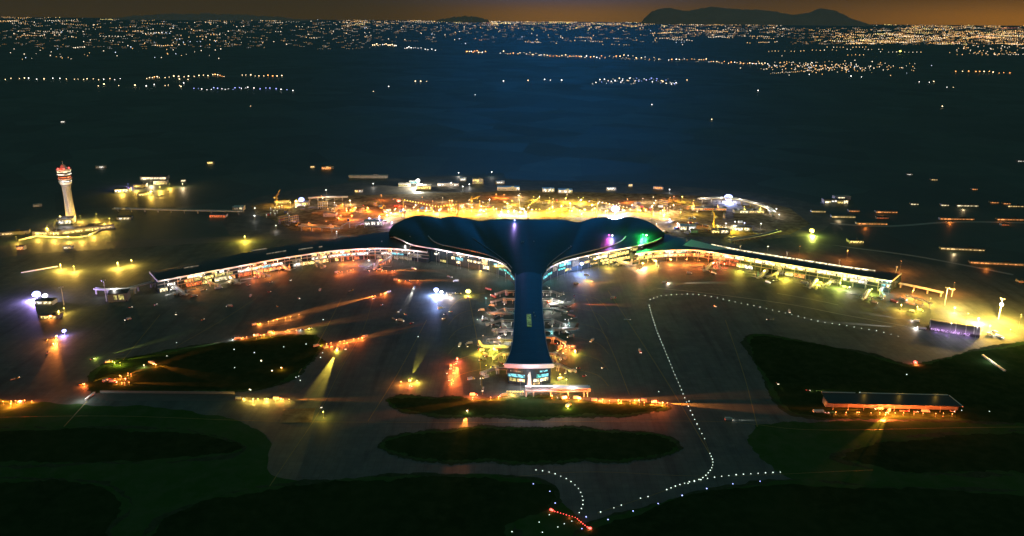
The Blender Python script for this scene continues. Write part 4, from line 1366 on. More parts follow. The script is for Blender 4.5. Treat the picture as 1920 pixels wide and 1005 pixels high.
# huts and sheds beyond the site
k = K(800, 350)
for label, x, y, w, h, rz, wn, rf in [
    ('yellow lit shed with a bright floodlight behind the site, at left', 795, 355, 26, 10, 0, [(-.48, .48, .1, .8, 'gold')], 'concrete'),
    ('long yellow site hut left of the floodlit yellow shed', 758, 350, 22, 8, 0, [(-.48, .3, .15, .75, 'olive')], 'concrete'),
    ('pale blue lit hut between the yellow sheds behind the site', 775, 345, 16, 8, 0, [(-.4, .0, .2, .9, 'cyan'), (.05, .45, .2, .9, 'teal')], 'white'),
    ('grey hut row behind the site, left of the yellow topped block', 840, 349, 40, 8, 0, [(-.45, -.2, .2, .7, 'white'), (-.1, .1, .2, .6, 'dim'), (.2, .45, .2, .7, 'white')], 'roof_dark'),
    ('yellow stepped block in the middle distance behind the site', 896, 345, 20, 14, 0.1, [(-.45, .1, .5, .9, 'gold'), (-.2, .45, .1, .4, 'olive')], 'concrete'),
    ('small white block left of the yellow stepped block', 868, 340, 12, 9, 0, [(-.4, .4, .3, .8, 'white')], 'white'),
    ('white flat roofed gallery building behind the centre of the site', 953, 357, 42, 8, 0, [(-.46, -.1, .2, .5, 'dim'), (-.05, .3, .2, .5, 'dim'), (.36, .49, .2, 1.0, 'white')], 'white'),
    ('little white hut above the white gallery building', 938, 345, 16, 7, 0.05, [(-.4, .4, .3, .8, 'white')], 'white'),
    ('white hut with upright lamps behind the site, left of the pair', 1028, 360, 22, 8, 0, [(-.4, -.15, .1, .9, 'white'), (.0, .2, .1, .9, 'white'), (.3, .45, .1, .8, 'cream')], 'white'),
    ('white hut with upright lamps behind the site, right of the pair', 1060, 362, 26, 8, 0, [(-.45, -.3, .1, .8, 'white'), (-.1, .1, .1, .8, 'white'), (.25, .4, .1, .8, 'cream')], 'white'),
    ('violet lit hut far behind the right end of the roof', 1146, 357, 18, 8, 0, [(-.4, .4, .2, .9, 'white')], 'roof_dark'),
    ('small warm lit hut behind the right end of the roof', 1182, 350, 8, 7, 0, [(-.4, .4, .2, .9, 'warm')], 'roof_dark'),
    ('red lit shed far behind the right end of the roof', 1234, 355, 18, 7, -0.3, [(-.4, .4, .2, .9, 'orange')], 'roof_dark'),
    ('two small lit huts near the left rear of the site', 672, 361, 14, 7, 0, [(-.45, -.1, .2, .9, 'gold'), (.1, .45, .2, .8, 'white')], 'roof_dark'),
    ('long pale roofed shed in the dark at left behind the site', 690, 334, 72, 7, 0.02, [(.2, .45, .2, .4, 'dim')], 'concrete'),
    ('shed by the blue floodlight left of the site', 566, 386, 26, 9, 0.15, [(-.45, -.1, .2, .7, 'cream'), (.0, .4, .2, .8, 'gold')], 'concrete'),
    ('brown shed in warm light left of the blue floodlight', 528, 382, 26, 8, 0.1, [(-.3, .2, .2, .5, 'warm')], 'dirt'),
    ('dark barrel of a shed on the left part of the site', 618, 407, 24, 9, 0, [(-.4, -.2, .3, .6, 'dim')], 'roof_dark'),
    ('bright white huts where the site meets the left of the roof', 700, 424, 34, 11, 0.05, [(-.45, -.2, .2, .9, 'white'), (-.1, .1, .3, .9, 'white'), (.2, .45, .2, .9, 'white')], 'white'),
    ('bright cream hut where the site meets the right of the roof', 1290, 433, 30, 11, -0.1, [(-.45, -.1, .2, .9, 'cream'), (.05, .45, .2, .9, 'white')], 'white'),
    ('pale green lit hut right of the cream hut by the roof', 1302, 438, 14, 8, -0.1, [(-.45, .45, .2, .9, 'green')], 'concrete'),
    ('orange lit low shed right of the roof near the crane pole', 1352, 438, 34, 8, -0.05, [(-.48, -.1, .2, .8, 'gold'), (.0, .4, .2, .9, 'cream')], 'roof_dark'),
    ('bright fronted shed under the white lamps at the right of the site', 1392, 434, 34, 9, -0.05, [(-.45, -.0, .2, .9, 'white'), (.1, .4, .2, .9, 'cream')], 'roof_dark'),
    ('long low red lit hoarding shed at the right of the site', 1330, 395, 64, 7, 0, [(-.49, -.2, .2, .8, 'orange'), (-.15, .15, .2, .8, 'red'), (.2, .49, .2, .7, 'orange')], 'roof_dark'),
    ('gold lit low shed under the curved viaduct', 1405, 400, 56, 7, 0.03, [(-.3, -.05, .2, .8, 'cream'), (.0, .2, .2, .8, 'warm'), (.25, .49, .2, .8, 'gold')], 'roof_dark'),
    ('cream lit cluster building alone in the dark at right', 1568, 382, 46, 10, 0.0, [(-.45, -.25, .2, .6, 'cream'), (-.2, .0, .5, .9, 'white'), (.05, .25, .1, .5, 'gold'), (.3, .46, .1, .8, 'cream')], 'roof_dark'),
    ('small pale annexe behind the cream lit cluster building', 1580, 375, 30, 9, 0.0, [(-.3, .1, .3, .8, 'cream')], 'concrete'),
    ('orange lit basin shaped building on the dark field right of the yellow lamp', 1606, 456, 26, 5, 0.0, [(-.48, .48, .1, .9, 'gold')], 'roof_dark'),
    ('long red lit building at the rear of the left field', 408, 408, 30, 6, 0.0, [(-.49, .49, .1, .9, 'red')], 'roof_dark'),
    ('white hut at the end of the pale viaduct on the left', 446, 395, 20, 8, 0.0, [(-.3, .0, .4, .9, 'dim'), (.2, .4, .4, .9, 'cream')], 'white'),
    ('small orange lit hut at the far left of the field', 38, 469, 13, 8, 0.0, [(-.45, .45, .1, .8, 'orange')], 'dirt'),
    ('little lit hut below the control tower yard', 127, 467, 16, 5, 0.1, [(-.4, .0, .2, .8, 'cream'), (.1, .4, .2, .8, 'warm')], 'concrete'),
    ('fiery orange lit shed far behind the left of the site', 614, 318, 22, 9, 0.1, [(-.45, .3, .1, .8, 'orange'), (-.1, .1, .8, 1, 'warm')], 'dirt'),
    ('little hut left of the fiery orange shed', 586, 315, 9, 6, 0.0, [(-.4, .4, .2, .9, 'warm')], 'roof_dark'),
    ('small hut with a lit path left of the fiery orange shed', 394, 308, 12, 8, 0.0, [(-.4, .4, .2, .9, 'gold')], 'roof_dark'),
    ('pale green lit hut right of the control tower top', 189, 316, 18, 8, 0.3, [(-.4, .4, .2, .8, 'dim'), (-.1, .3, .2, .8, 'white')], 'concrete'),
    ('small pale hut high above the control tower', 118, 230, 8, 6, 0.2, [(-.4, .4, .2, .9, 'white')], 'concrete'),
    ('small pinkish hut left of the control tower', 70, 388, 14, 6, 0.4, [(-.4, .4, .3, .7, 'dim')], 'concrete')]:
    kk = K(x, y)
    building(label, x, y, w * kk, (10 if w < 20 else 18), h, rz, wn, roof=rf, wall='concrete')
# light streaks at right, built as low sheds with lit fronts
for i, (label, x, y, w, k_) in enumerate([
    ('warm light streak built as a shed, topmost left of the dark field at right', 1535, 398, 26, 'warm'), ('short pink light streak built as a shed right of it, by a mast', 1602, 397, 20, 'orange'),
    ('long pale light streak built as a shed below the cream cluster building', 1582, 408, 44, 'warm'), ('orange light streak built as a shed, with a long thin tail of light', 1663, 399, 40, 'orange'),
    ('short bright light streak built as a shed below the thin tailed one', 1655, 410, 22, 'red'), ('long orange light streak built as a shed, lowest of the cluster at right', 1635, 421, 58, 'orange'),
    ('long thin light streak built as a shed at far right, second from the edge', 1795, 412, 64, 'orange'), ('orange light streak built as a shed at the right edge of the view', 1895, 413, 50, 'orange'),
    ('pink white light streak built as a shed, alone on the far right field', 1805, 469, 78, 'warm'), ('long dim light streak built as a shed, slanting at the far right', 1870, 496, 96, 'orange'),
    ('red lit hut below the right edge shed', 1885, 423, 14, 'red'), ('warm lit hut high on the dark right field', 1752, 338, 12, 'warm'),
    ('orange hut under the warm hut on the dark right field', 1828, 356, 10, 'orange'), ('tiny white hut topmost on the dark right field', 1706, 328, 9, 'white'),
    ('dim green lit hut on the dark right field', 1715, 384, 14, 'cream'), ('cream lit hut right of the dim green one', 1772, 386, 14, 'cream'),
    ('row of cream lit huts on the dark right field', 1815, 387, 40, 'cream'), ('orange light streak built as a shed in the row by the right edge', 1865, 381, 16, 'orange'),
    ('second orange light streak built as a shed nearest the right edge', 1888, 383, 14, 'orange'), ('long warm light streak built as a shed by the right edge above the field', 1905, 388, 30, 'warm'),
    ('red lit hut at the edge of the right apron', 1916, 530, 12, 'red'), ('white lit hut cut by the right edge, high up', 1914, 303, 12, 'white')]):
    kk = K(x, y)
    rz_ = -0.12 if 'slanting' in label or 'alone' in label else 0.0
    building(label, x, y, w * kk, 10, 4.2, rz_, [(-.49, -.2, .15, .55, k_), (-.2, .2, .15, .45, k_), (.22, .49, .15, .4, k_)], wall='concrete', name='light_streak_shed', cat='shed', door=False, group='light streaks built as sheds and lit huts along the dark roads')  # lit front stands in for a streak of light
    if w > 30:
        lamp(P(x - w * 0.2, y + 1.5, 5), 'orange' if k_ in ('orange', 'red') else 'warm', 9000, 0.4)
# vaulted purple lit shed by the right apron lamps
a, b = P(1742, 619, 0), P(1836, 634, 0)
t = thing('vaulted_shed', 'dark vaulted shed with ribs and a purple lit side at the right of the apron', 'shed', (a.x, a.y, 0.06), ground_heading(a, b))
L = (b - a).length
wd, hh = 28.0, 12.0
sec = [(wd / 2 - wd / 2 * math.cos(PI * k / 12), 4.5 + (hh - 4.5) * math.sin(PI * k / 12)) for k in range(13)]
mb = MB()
mb.sheet([[(0, y, z) for y, z in sec], [(L, y, z) for y, z in sec]])
mb.sheet([[(L, y, z - 0.5) for y, z in sec], [(0, y, z - 0.5) for y, z in sec]])
mb.build('roof', M['tent'], t, smooth=True)
for x in (0.3, L * 0.52, L * 0.72, L * 0.88, L - 0.3):
    r_ = MB()
    for (y0, z0), (y1, z1) in zip(sec, sec[1:]):
        r_.bar((x, y0, z0 + 0.3), (x, y1, z1 + 0.3), 0.7, 0.5)
    r_.build('rib', M['trim'], t)
for y0 in (0.3, wd - 0.3):
    MB().box((L / 2, y0, 2.2), (L, 0.5, 4.4)).build('side_wall', M['dark'], t)
for k_ in range(4):
    MB().box((L * (0.12 + 0.2 * k_), -0.15, 2.4), (L * 0.18, 0.5, 3.6)).build('lit_panel', W['purple'], t)
    lamp(a + (b - a) * (0.12 + 0.2 * k_) + Vector((0, -6, 4)), 'purple', 2200, 0.4)
e_ = MB()
e_.add([(L + .1, y, z) for y, z in sec] + [(L + .1, wd, 0), (L + .1, 0, 0)], [tuple(range(15))])
e_.build('end_wall', M['white'], t)
for x_ in (0.25, 0.75):
    q = a.lerp(b, x_)
    stand_lamp((q.x, q.y - 22, 22), (1, .85, .9), 16000, 'added to light the purple vaulted shed')  # added lamps that bring out roof and ribs
# long shed on the right grass triangle
a, b = P(1552, 769, 0), P(1802, 775, 0)
t = thing('long_shed', 'long low shed with a pale roof edge and a red lit front, lower right', 'shed', (a.x, a.y, 0.2), ground_heading(a, b))
L = (b - a).length
MB().box((L * 0.5, 14, 4), (L, 12, 8)).build('wall', M['wall'], t)
r_ = MB()
r_.add([(0, 0, 8.2), (L, 0, 8.2), (L * 0.975, 26, 9.6), (0, 26, 9.6), (0, 0, 8.9), (L, 0, 8.9), (L * 0.975, 26, 10.3), (0, 26, 10.3)], [(3, 2, 1, 0), (4, 5, 6, 7), (0, 1, 5, 4), (1, 2, 6, 5), (2, 3, 7, 6), (3, 0, 4, 7)])
r_.build('roof', M['roof_dark'], t)
MB().bar((0, 26.6, 10.6), (L * 0.26, 26.6, 10.6), 1.0, 1.2).build('ridge_cap', M['trim'], t)
MB().bar((L * 0.29, 26.6, 10.6), (L * 0.97, 26.6, 10.6), 1.0, 1.2).build('ridge_cap', M['white'], t)
MB().bar((L + 0.5, -0.4, 8.9), (L * 0.975 + 0.5, 26, 10.4), 1.0, 1.0).build('end_cap', M['trim'], t)
for k_ in range(9):
    MB().tube((L * (0.04 + 0.115 * k_), 1.0, 0), (L * (0.04 + 0.115 * k_), 1.0, 8.1), 0.35).build('column', M['steel'], t)
for x, c, pw_ in [(0.40, 'ember', 16000), (0.47, 'ember', 20000), (0.56, 'ember', 9000), (0.66, 'ember', 7000), (0.78, 'ember', 5000), (0.9, 'ember', 3000), (0.2, 'ember', 4000)]:
    q = a.lerp(b, x)
    lamp((q.x, q.y - 7, 6.5), c, pw_ * 3.2, 0.4)
for x in (0.35, 0.62, 0.9):
    q = a.lerp(b, x)
    lamp((q.x, q.y + 30, 17), 'gold', 900, 0.5)
# left strip of the lower left
a, b = P(188, 737, 0), P(440, 739, 0)
t = thing('blast_fence', 'long low grey fence at the near edge of the left grass island', 'fence', (a.x, a.y, 0.18), ground_heading(a, b))
L = (b - a).length
MB().box((L / 2, 0, 1.6), (L, 0.4, 3.2)).build('panel', M['concrete'], t)
for k_ in range(12):
    MB().bar((L * (k_ + .5) / 12, 0.3, 3.0), (L * (k_ + .5) / 12, 2.6, 0), 0.3).build('brace', M['steel'], t)
for lab, a, b, h in [('short white barrier at the left end of the long grey fence', (161, 751), (177, 738), 2.2), ('white lit line slanting across the far right grass, built as a barrier', (1842, 667), (1884, 697), 2.0),
                     ('pale kerb rail below the left remote lamps', (40, 512), (108, 500), 1.4)]:  # the slanting one is a bright line built as a barrier
    p0, p1 = P(*a), P(*b)
    mb = MB()
    mb.bar(p0 + Vector((0, 0, h / 2 + .2)), p1 + Vector((0, 0, h / 2 + .2)), 2.4, h)
    o = mb.build('barrier', M['trim'], off=p0)
    o.location = p0
    tag(o, lab, 'barrier')
    q = p0.lerp(p1, 0.3)
    lamp((q.x - 3, q.y - 8, 9), (1, .95, .85), 6000 if h > 1.5 else 1500, 0.3)
# ------------------------------------------------------------------ cranes
def crane(label, base, top_y, tip=None, counter=0.28, bulbs=None, luff=False, lampk=None, group='tower cranes on the construction site', wd=2.2):
    p = P(base[0], base[1], 0)
    d = p.y
    # mast height from the photo row of its top at this distance
    r_ = ray(base[0] - (base[1] - top_y) * 0.0, top_y)
    hgt = (EYE + r_ * (d / r_.y)).z
    t = thing('tower_crane', label, 'crane', (p.x, p.y, 0), 0, group)
    ms = MB()
    w = wd
    for sx in (-1, 1):
        for sy in (-1, 1):
            ms.bar((sx * w / 2, sy * w / 2, 0), (sx * w / 2, sy * w / 2, hgt), 0.55)
    n = int(hgt / 4)
    for k in range(n):
        z0, z1 = hgt * k / n, hgt * (k + 1) / n
        for (x0, y0, x1, y1) in ((-1, -1, 1, -1), (1, -1, 1, 1), (1, 1, -1, 1), (-1, 1, -1, -1)):
            if k % 2:
                x0, y0, x1, y1 = x1, y1, x0, y0
            ms.bar((x0 * w / 2, y0 * w / 2, z0), (x1 * w / 2, y1 * w / 2, z1), 0.3)
    ms.build('mast', M['crane_yellow'], t)
    fo = MB()
    fo.box((0, 0, 0.6), (6, 6, 1.2))
    fo.build('footing', M['concrete'], t)
    cb = MB()
    cb.box((1.8, -0.4, hgt - 2.4), (1.6, 2.0, 2.4))
    cb.build('cab', M['white'], t)
    if tip:
        e_ = P(tip[0], tip[1], hgt) if not luff else None
        if luff:
            rr = ray(tip[0], tip[1])
            e_ = EYE + rr * (d / rr.y)
        end = e_ - p
        root = Vector((0, 0, hgt))
        dv = (end - root)
        j = MB()
        nn = dv.cross(Vector((0, 0, 1)))
        nn = nn.normalized() if nn.length > 1e-3 else Vector((0, 1, 0))
        upv = nn.cross(dv).normalized()
        seg = max(6, int(dv.length / 4))
        for a_, b_ in ((nn * 0.9, nn * 0.6), (-nn * 0.9, -nn * 0.6), (upv * 1.9, upv * 0.7)):
            j.bar(root + a_, end + b_, 0.5)
        for k in range(seg):
            q0, q1 = root.lerp(end, k / seg), root.lerp(end, (k + 1) / seg)
            s0, s1 = 1.9 - 1.2 * k / seg, 1.9 - 1.2 * (k + 1) / seg
            j.bar(q0 + nn * 0.8, q1 + upv * s1, 0.25)
            j.bar(q0 - nn * 0.8, q1 + upv * s1, 0.25)
        j.build('jib', M['crane_yellow'], t)
        ce = root - Vector((dv.x, dv.y, 0)).normalized() * dv.length * counter
        cj = MB()
        cj.bar(root, ce, 1.6, 0.7)
        cj.build('counter_jib', M['crane_yellow'], t)
        MB().box(ce - Vector((0, 0, 1.4)), (3, 3, 3)).build('counterweight', M['concrete'], t)
        ap = MB()
        ap.bar(root, root + Vector((0, 0, 7)), 0.8)
        ap.bar(root + Vector((0, 0, 7)), root.lerp(end, 0.65) + upv * 1.2, 0.2)
        ap.bar(root + Vector((0, 0, 7)), ce, 0.2)
        ap.build('a_frame', M['crane_yellow'], t)
        hk = root.lerp(end, 0.7)
        h_ = MB()
        h_.bar(hk, hk - Vector((0, 0, hgt * 0.3)), 0.18)
        h_.box(hk - Vector((0, 0, hgt * 0.3 + 0.8)), (1.2, 1.2, 1.6))
        h_.build('hook', M['steel'], t)
        if bulbs:
            kc, nb = bulbs
            for k in range(nb):
                q = root.lerp(end, (k + 0.6) / nb)
                MB().ball(q + upv * 2.2, 0.85, 0, 6, 4).build('bulb', E[kc], t)
    if lampk:
        MB().ball((0, -1.5, hgt + 3.0), 1.8, 0, 8, 5).build('top_lamp', E[lampk], t)
    return t, p, hgt
crane('yellow tower crane with a string of bulbs along its jib, leftmost behind the roof', (757, 408), 376, (824, 390), bulbs=('yellow', 13), lampk=None)
crane('yellow tower crane second from the left behind the roof', (824, 410), 389, (857, 384), bulbs=('yellow', 6))
crane('slim yellow tower crane beside the red lamp, third behind the roof', (857, 409), 382, (888, 380), bulbs=None)
crane('luffing crane with its jib raised, at the middle of the site', (990, 410), 388, (1013, 371), luff=True, bulbs=('yellow', 8))
crane('yellow tower crane with a long lit jib right of the middle', (1119, 408), 379, (1178, 391), bulbs=('warm', 9))
crane('pale luffing crane with a short raised jib, at the right above the roof', (1222, 410), 389, (1232, 375), luff=True, bulbs=('white', 3))
crane('small luffing crane left of the blue floodlight on the site', (520, 384), 370, (525, 356), luff=True)
crane('small dark crane in the distance behind the site', (884, 384), 375, (900, 368), luff=True)
crane('thin dark crane pole right of the roof', (1337, 430), 405, (1334, 390), luff=True, wd=1.6)

# ------------------------------------------------------------------ viaducts
def viaduct(label, px, z, width, lamps=0, mt='concrete', lampc='warm', every=3, group=None):
    c = resample([P(x, y, z) for x, y in px], 30)
    o_ = Vector((c[0].x, c[0].y, 0))
    t = thing('viaduct', label, 'viaduct', o_, 0, group)
    dk = MB()
    fr = frame(c)
    vs = []
    for p, (tt, nn) in zip(c, fr):
        for s, zz in ((-1, -1.2), (-1, 0), (1, 0), (1, -1.2)):
            q = p + nn * s * width / 2
            vs.append((q.x - o_.x, q.y - o_.y, z + zz))
    fs = []
    for i in range(len(c) - 1):
        a, b = i * 4, i * 4 + 4
        for k in range(4):
            fs.append((a + k, b + k, b + (k + 1) % 4, a + (k + 1) % 4))
    fs += [(0, 1, 2, 3), tuple(len(vs) - 4 + k for k in (3, 2, 1, 0))]
    dk.add(vs, fs)
    dk.build('deck', M[mt], t)
    for s in (-1, 1):
        pr_ = MB()
        for i in range(len(c) - 1):
            a = c[i] + fr[i][1] * s * (width / 2 - 0.3) - o_
            b = c[i + 1] + fr[i + 1][1] * s * (width / 2 - 0.3) - o_
            pr_.bar((a.x, a.y, z + 0.6), (b.x, b.y, z + 0.6), 0.35, 1.2)
        pr_.build('parapet', M['white'], t)
    for i in range(1, len(c) - 1, every):
        q = c[i] - o_
        MB().bar((q.x, q.y, 0), (q.x, q.y, z - 1.2), 2.2, 2.2).build('pier_column', M[mt], t)
    for k in range(lamps):
        i = int((k + 0.5) * len(c) / lamps)
        q = c[i] + fr[i][1] * (width / 2 + 0.4)
        lamp((q.x, q.y - 3, z + 7), lampc, 16000, 0.4)
    return t
viaduct('curved concrete viaduct with white lamps at the right of the site', [(1311, 373), (1340, 371.5), (1372, 372), (1400, 377), (1425, 384), (1443, 391), (1450, 398)], 12, 14, 6, lampc='white')
viaduct('pale straight viaduct on the dark field at left', [(212, 391), (280, 392), (350, 394), (455, 396)], 8, 10, 0)
viaduct('unfinished concrete deck over an orange lit floor, left of the roof', [(562, 422), (600, 424), (640, 427)], 13, 16, 2, lampc='orange', every=7)
viaduct('thin dim viaduct in the distance left of the site', [(578, 371), (612, 369.5), (652, 369)], 9, 9, 1, lampc='white', every=6)
viaduct('dim concrete ramp at the right of the site towards the apron', [(1370, 450), (1420, 442), (1462, 432)], 5, 12, 0)
for lab, a, b in [('white slanting beam frame left of the roof, outer one', (641, 428), (655, 416)), ('white slanting beam frame left of the roof, inner one', (667, 428), (683, 416)),
                  ('pale bent beam frame right of the roof', (1317, 424), (1331, 431))]:
    p0 = P(a[0], a[1], 0)
    rr = ray(b[0], b[1])
    e_ = EYE + rr * ((p0.y + 6) / rr.y)
    t = thing('beam_frame', lab, 'steel frame', p0, 0)
    v = e_ - p0
    MB().bar((0, 0, max(v.z * 0.45, 3)), v, 1.6, 1.6).build('beam', M['trim'], t)
    MB().bar((v.x, v.y, 0), v, 1.5, 1.5).build('post', M['trim'], t)
    MB().bar((0, 0, 0), (0, 0, max(v.z * 0.45, 3)), 1.5, 1.5).build('post', M['trim'], t)

# spoil heaps
def mound(label, px, py, w, h, mt='dirt'):
    p = P(px, py, 0)
    k = pxsize(p)
    rows = []
    rnd = random.Random(px)
    ph = rnd.random() * 6
    for j in range(9):
        rows.append([])
        for i in range(17):
            x, y = (i / 8 - 1), (j / 4 - 1)
            r2 = min(1, math.hypot(x * (1 + 0.2 * math.sin(5 * y + ph)), y))
            z = h * k * (math.cos(PI * r2) * 0.5 + 0.5) * (1 + 0.25 * math.sin(4 * x + ph) * math.cos(3 * y))
            rows[-1].append((x * w * k / 2, y * w * k * 0.5, max(z, 0) + 0.02))
    o = MB().sheet(rows).build('spoil_heap', M[mt], smooth=True)
    o.location = (p.x, p.y, 0.05)
    return tag(o, label, 'earth heap')
mound('pale sand heap standing alone behind the left cranes', 698, 380, 36, 7)
mound('long low heap of earth left of the cranes', 660, 402, 60, 4)
mound('wide sand heap behind the left lobe of the roof', 800, 402, 90, 6)
mound('rough sand bank behind the middle of the roof', 930, 398, 110, 5)
mound('yellow lit sand bank right of the middle of the roof', 1070, 397, 110, 5)
mound('low bank of earth behind the right lobe of the roof', 1190, 402, 80, 4)
mound('grey heap on the rear right of the site', 1200, 380, 60, 4)
mound('second grey heap beside it, further right', 1270, 388, 50, 4)
mound('brown heap right of the roof above the cream hut', 1262, 420, 60, 5)

# ------------------------------------------------------------------ lamps standing about
def post(label, px, py, top_y=None, h=9.0, k='warm', power=20000, size=None, name='street_lamp', cat='street lamp', group=None, lc=None, arm=True, lightz=None):
    p = P(px, py, 0)
    ps = pxsize(p)
    if top_y is not None:
        rr = ray(px, top_y)
        h = (EYE + rr * (p.y / rr.y)).z
    t = thing(name, label, cat, (p.x, p.y, 0.05), 0, group)
    MB().tube((0, 0, 0), (0, 0, h), max(0.18, h * 0.012), max(0.12, h * 0.007), 8).build('pole', M['steel'], t)
    s = size or max(0.6, 0.75 * ps)
    hd = MB()
    hd.ball((0, -0.6 if arm else 0, h), s, 0, 8, 5, 0.7)
    hd.build('lamp_head', E[k], t)
    if power:
        lamp((p.x, p.y - s * 1.6 - 0.6, lightz or max(1.5, h - s - 0.4)), lc or (k if k in LC else 'white'), power, 0.4)
    return t
def mast(label, px, py, top_px, top_y, k='white', lc='white', power=0, heads=6, headk=None, tilt=True, size=1.4):
    p = P(px, py, 0)
    rr = ray(top_px, top_y)
    h = (EYE + rr * (p.y / rr.y)).z
    t = thing('floodlight_mast', label, 'floodlight mast', (p.x, p.y, 0.06), 0, 'tall floodlight masts')
    MB().tube((0, 0, 0), (0, 0, h), 0.9, 0.5, 10).build('pole', M['white'], t)
    MB().lathe((0, 0, h - 1), [(2.2, 0), (2.4, 0.5), (2.2, 1.0)], 12).build('head_frame', M['steel'], t)
    for i in range(heads):
        a_ = 2 * PI * i / heads
        MB().box((2.9 * math.cos(a_), 2.9 * math.sin(a_), h - 0.6), (1.3, 1.3, 0.9), a_).build('floodlight', E[headk or k] if headk != 'off' else M['white'], t)
    if power:
        lamp((p.x, p.y, h - 4), lc, power, 1.0)
    return t, h
mast('thin tall floodlight mast, right of the white glare at far left', 120, 572, 113, 538, headk='off')
mast('thin floodlight mast beside the dark block at the tip of the left wing', 200, 565, 192, 525, headk='off')
mast('tall floodlight mast right of the right wing tip, nearer one', 1771, 572, 1779, 539, headk='off')
mast('pale floodlight mast just behind the nearer one right of the wing', 1784, 556, 1789, 542, headk='off', heads=4)
t_, hm = mast('floodlight mast with a dazzling lamp near the right edge', 1872, 598, 1881, 559, headk='off')
q = P(1872, 598, 0)
MB().ball((-1, -2, hm * 0.72), 3.0, 0, 10, 6).build('floodlight', E['white'], t_)
lamp((q.x - 4, q.y - 9, hm * 0.68), 'gold', 700000, 1.0)
q = P(1775, 573, 0)
lamp((q.x + 6, q.y - 4, 30), (1, .60, .14), 420000, 1.0)
stand_lamp(P(1815, 588, 11), 'yellow', 220000, 'beyond the tip of the right wing')
stand_lamp(P(1835, 597, 8), (1, .85, .5), 140000, 'beyond the tip of the right wing')
stand_lamp(P(1790, 578, 8), (1, .85, .5), 40000, 'beyond the tip of the right wing')
stand_lamp(P(1856, 611, 8), 'gold', 110000, 'beyond the tip of the right wing')
stand_lamp(P(1895, 618, 8), 'gold', 50000, 'beyond the tip of the right wing')
stand_lamp(P(1745, 560, 9), 'yellow', 50000, 'beyond the tip of the right wing')
stand_lamp(P(1720, 575, 9), 'yellow', 36000, 'beyond the tip of the right wing')
stand_lamp(P(1690, 572, 9), 'gold', 50000, 'beyond the tip of the right wing')
stand_lamp(P(1712, 545, 12), 'orange', 200000, 'beyond the tip of the right wing')
stand_lamp(P(1915, 590, 22), 'gold', 160000, 'beyond the tip of the right wing')
# glaring floodlight groups
post('white floodlight group with a violet blue halo at far left of the apron', 70, 560, 551, k='blue', power=900000, size=6.5, name='floodlight_group', cat='floodlight', lc='violet')
post('second white floodlight head beside the violet group at far left', 86, 560, 554, k='white', power=120000, size=4.2, name='floodlight_group', cat='floodlight', lc=(1, .85, .8))
post('dazzling blue white floodlight on the curved viaduct', 1365, 377, 370, k='blue', power=1500000, size=11.0, name='floodlight', cat='floodlight', lc='blue')
post('blue floodlight among the cranes at the right of the site', 1153, 408, 391, k='blue', power=1500000, size=10.0, name='floodlight', cat='floodlight', lc='blue')
post('second blue white floodlight at the rim of the roof on the right', 1148, 409, 408, k='blue', power=120000, size=4.5, name='floodlight', cat='floodlight', lc='violet')
post('blue white floodlight at the left of the site', 566, 384, 374, k='blue', power=800000, size=7.0, name='floodlight', cat='floodlight', lc='blue')
post('white floodlight over the yellow shed behind the site', 784, 352, 338, k='white', power=600000, size=5.5, name='floodlight', cat='floodlight', lc=(.95, .9, .7))
post('yellow green floodlight alone on the dark field at right', 1521, 440, 432, k='yellow', power=300000, size=5.5, name='floodlight', cat='floodlight', lc='lime')
post('yellow floodlight alone high in the far right band', 1687, 102, 96, k='yellow', power=0, size=14.0, name='floodlight', cat='floodlight', arm=False)
post('blue white work light left of the pier among vehicles', 818, 552, 543, k='blue', power=300000, size=4.5, name='floodlight', cat='floodlight', lc='blue')
post('warm work light next to the blue one left of the pier', 828, 553, 547, k='white', power=60000, size=2.6, name='floodlight', cat='floodlight', lc=(1, .75, .6))
post('yellow glowing lamp left of the pier, over a red one', 878, 553, 546, k='yellow', power=50000, size=4.6, name='floodlight', cat='floodlight', lc='yellow')
post('blue white floodlight against the teal hall front', 1090, 512, 494, k='blue', power=130000, size=3.6, name='floodlight', cat='floodlight', lc='blue')
post('violet lamp over orange glow at far left', 122, 628, 620, k='blue', power=26000, size=3.0, name='floodlight', cat='floodlight', lc='violet')
post('red warning lamp beside the leftmost crane', 748, 386, 376, k='red', power=40000, size=5.0, name='warning_lamp', cat='warning lamp', lc='red')
post('red warning lamp beside the slim third crane', 866, 395, 386, k='red', power=40000, size=5.0, name='warning_lamp', cat='warning lamp', lc='red')
post('red lamp under the yellow glowing lamp left of the pier', 878, 557, 555, k='red', power=2500, size=1.8, name='warning_lamp', cat='warning lamp')
post('small mint lamp at the rim of the roof among white lamps', 937, 409, 404, k='mint', power=8000, size=3.5, name='warning_lamp', cat='warning lamp', lc='green')
post('red lamp cluster at the notch of the right grass triangle', 1715, 682, 678.5, k='red', power=16000, size=2.4, name='warning_lamp', cat='warning lamp', lc='red')
# yellow pools on the remote left apron
for lab, x, y, pw_ in [('low yellow lamp over the left of two yellow pools at far left', 115, 506, 140000), ('low yellow lamp over the nearer part of the left yellow pool', 140, 510, 120000),
                       ('low yellow lamp over the right yellow pool at far left', 222, 503, 150000), ('lamp at the right tip of the right yellow pool', 248, 498, 60000),
                       ('single yellow lamp on the dark field above the left wing', 460, 452, 120000)]:
    post(lab, x, y, h=11, k='yellow', power=pw_, size=0.9, lc='gold' if x < 300 else 'yellow')

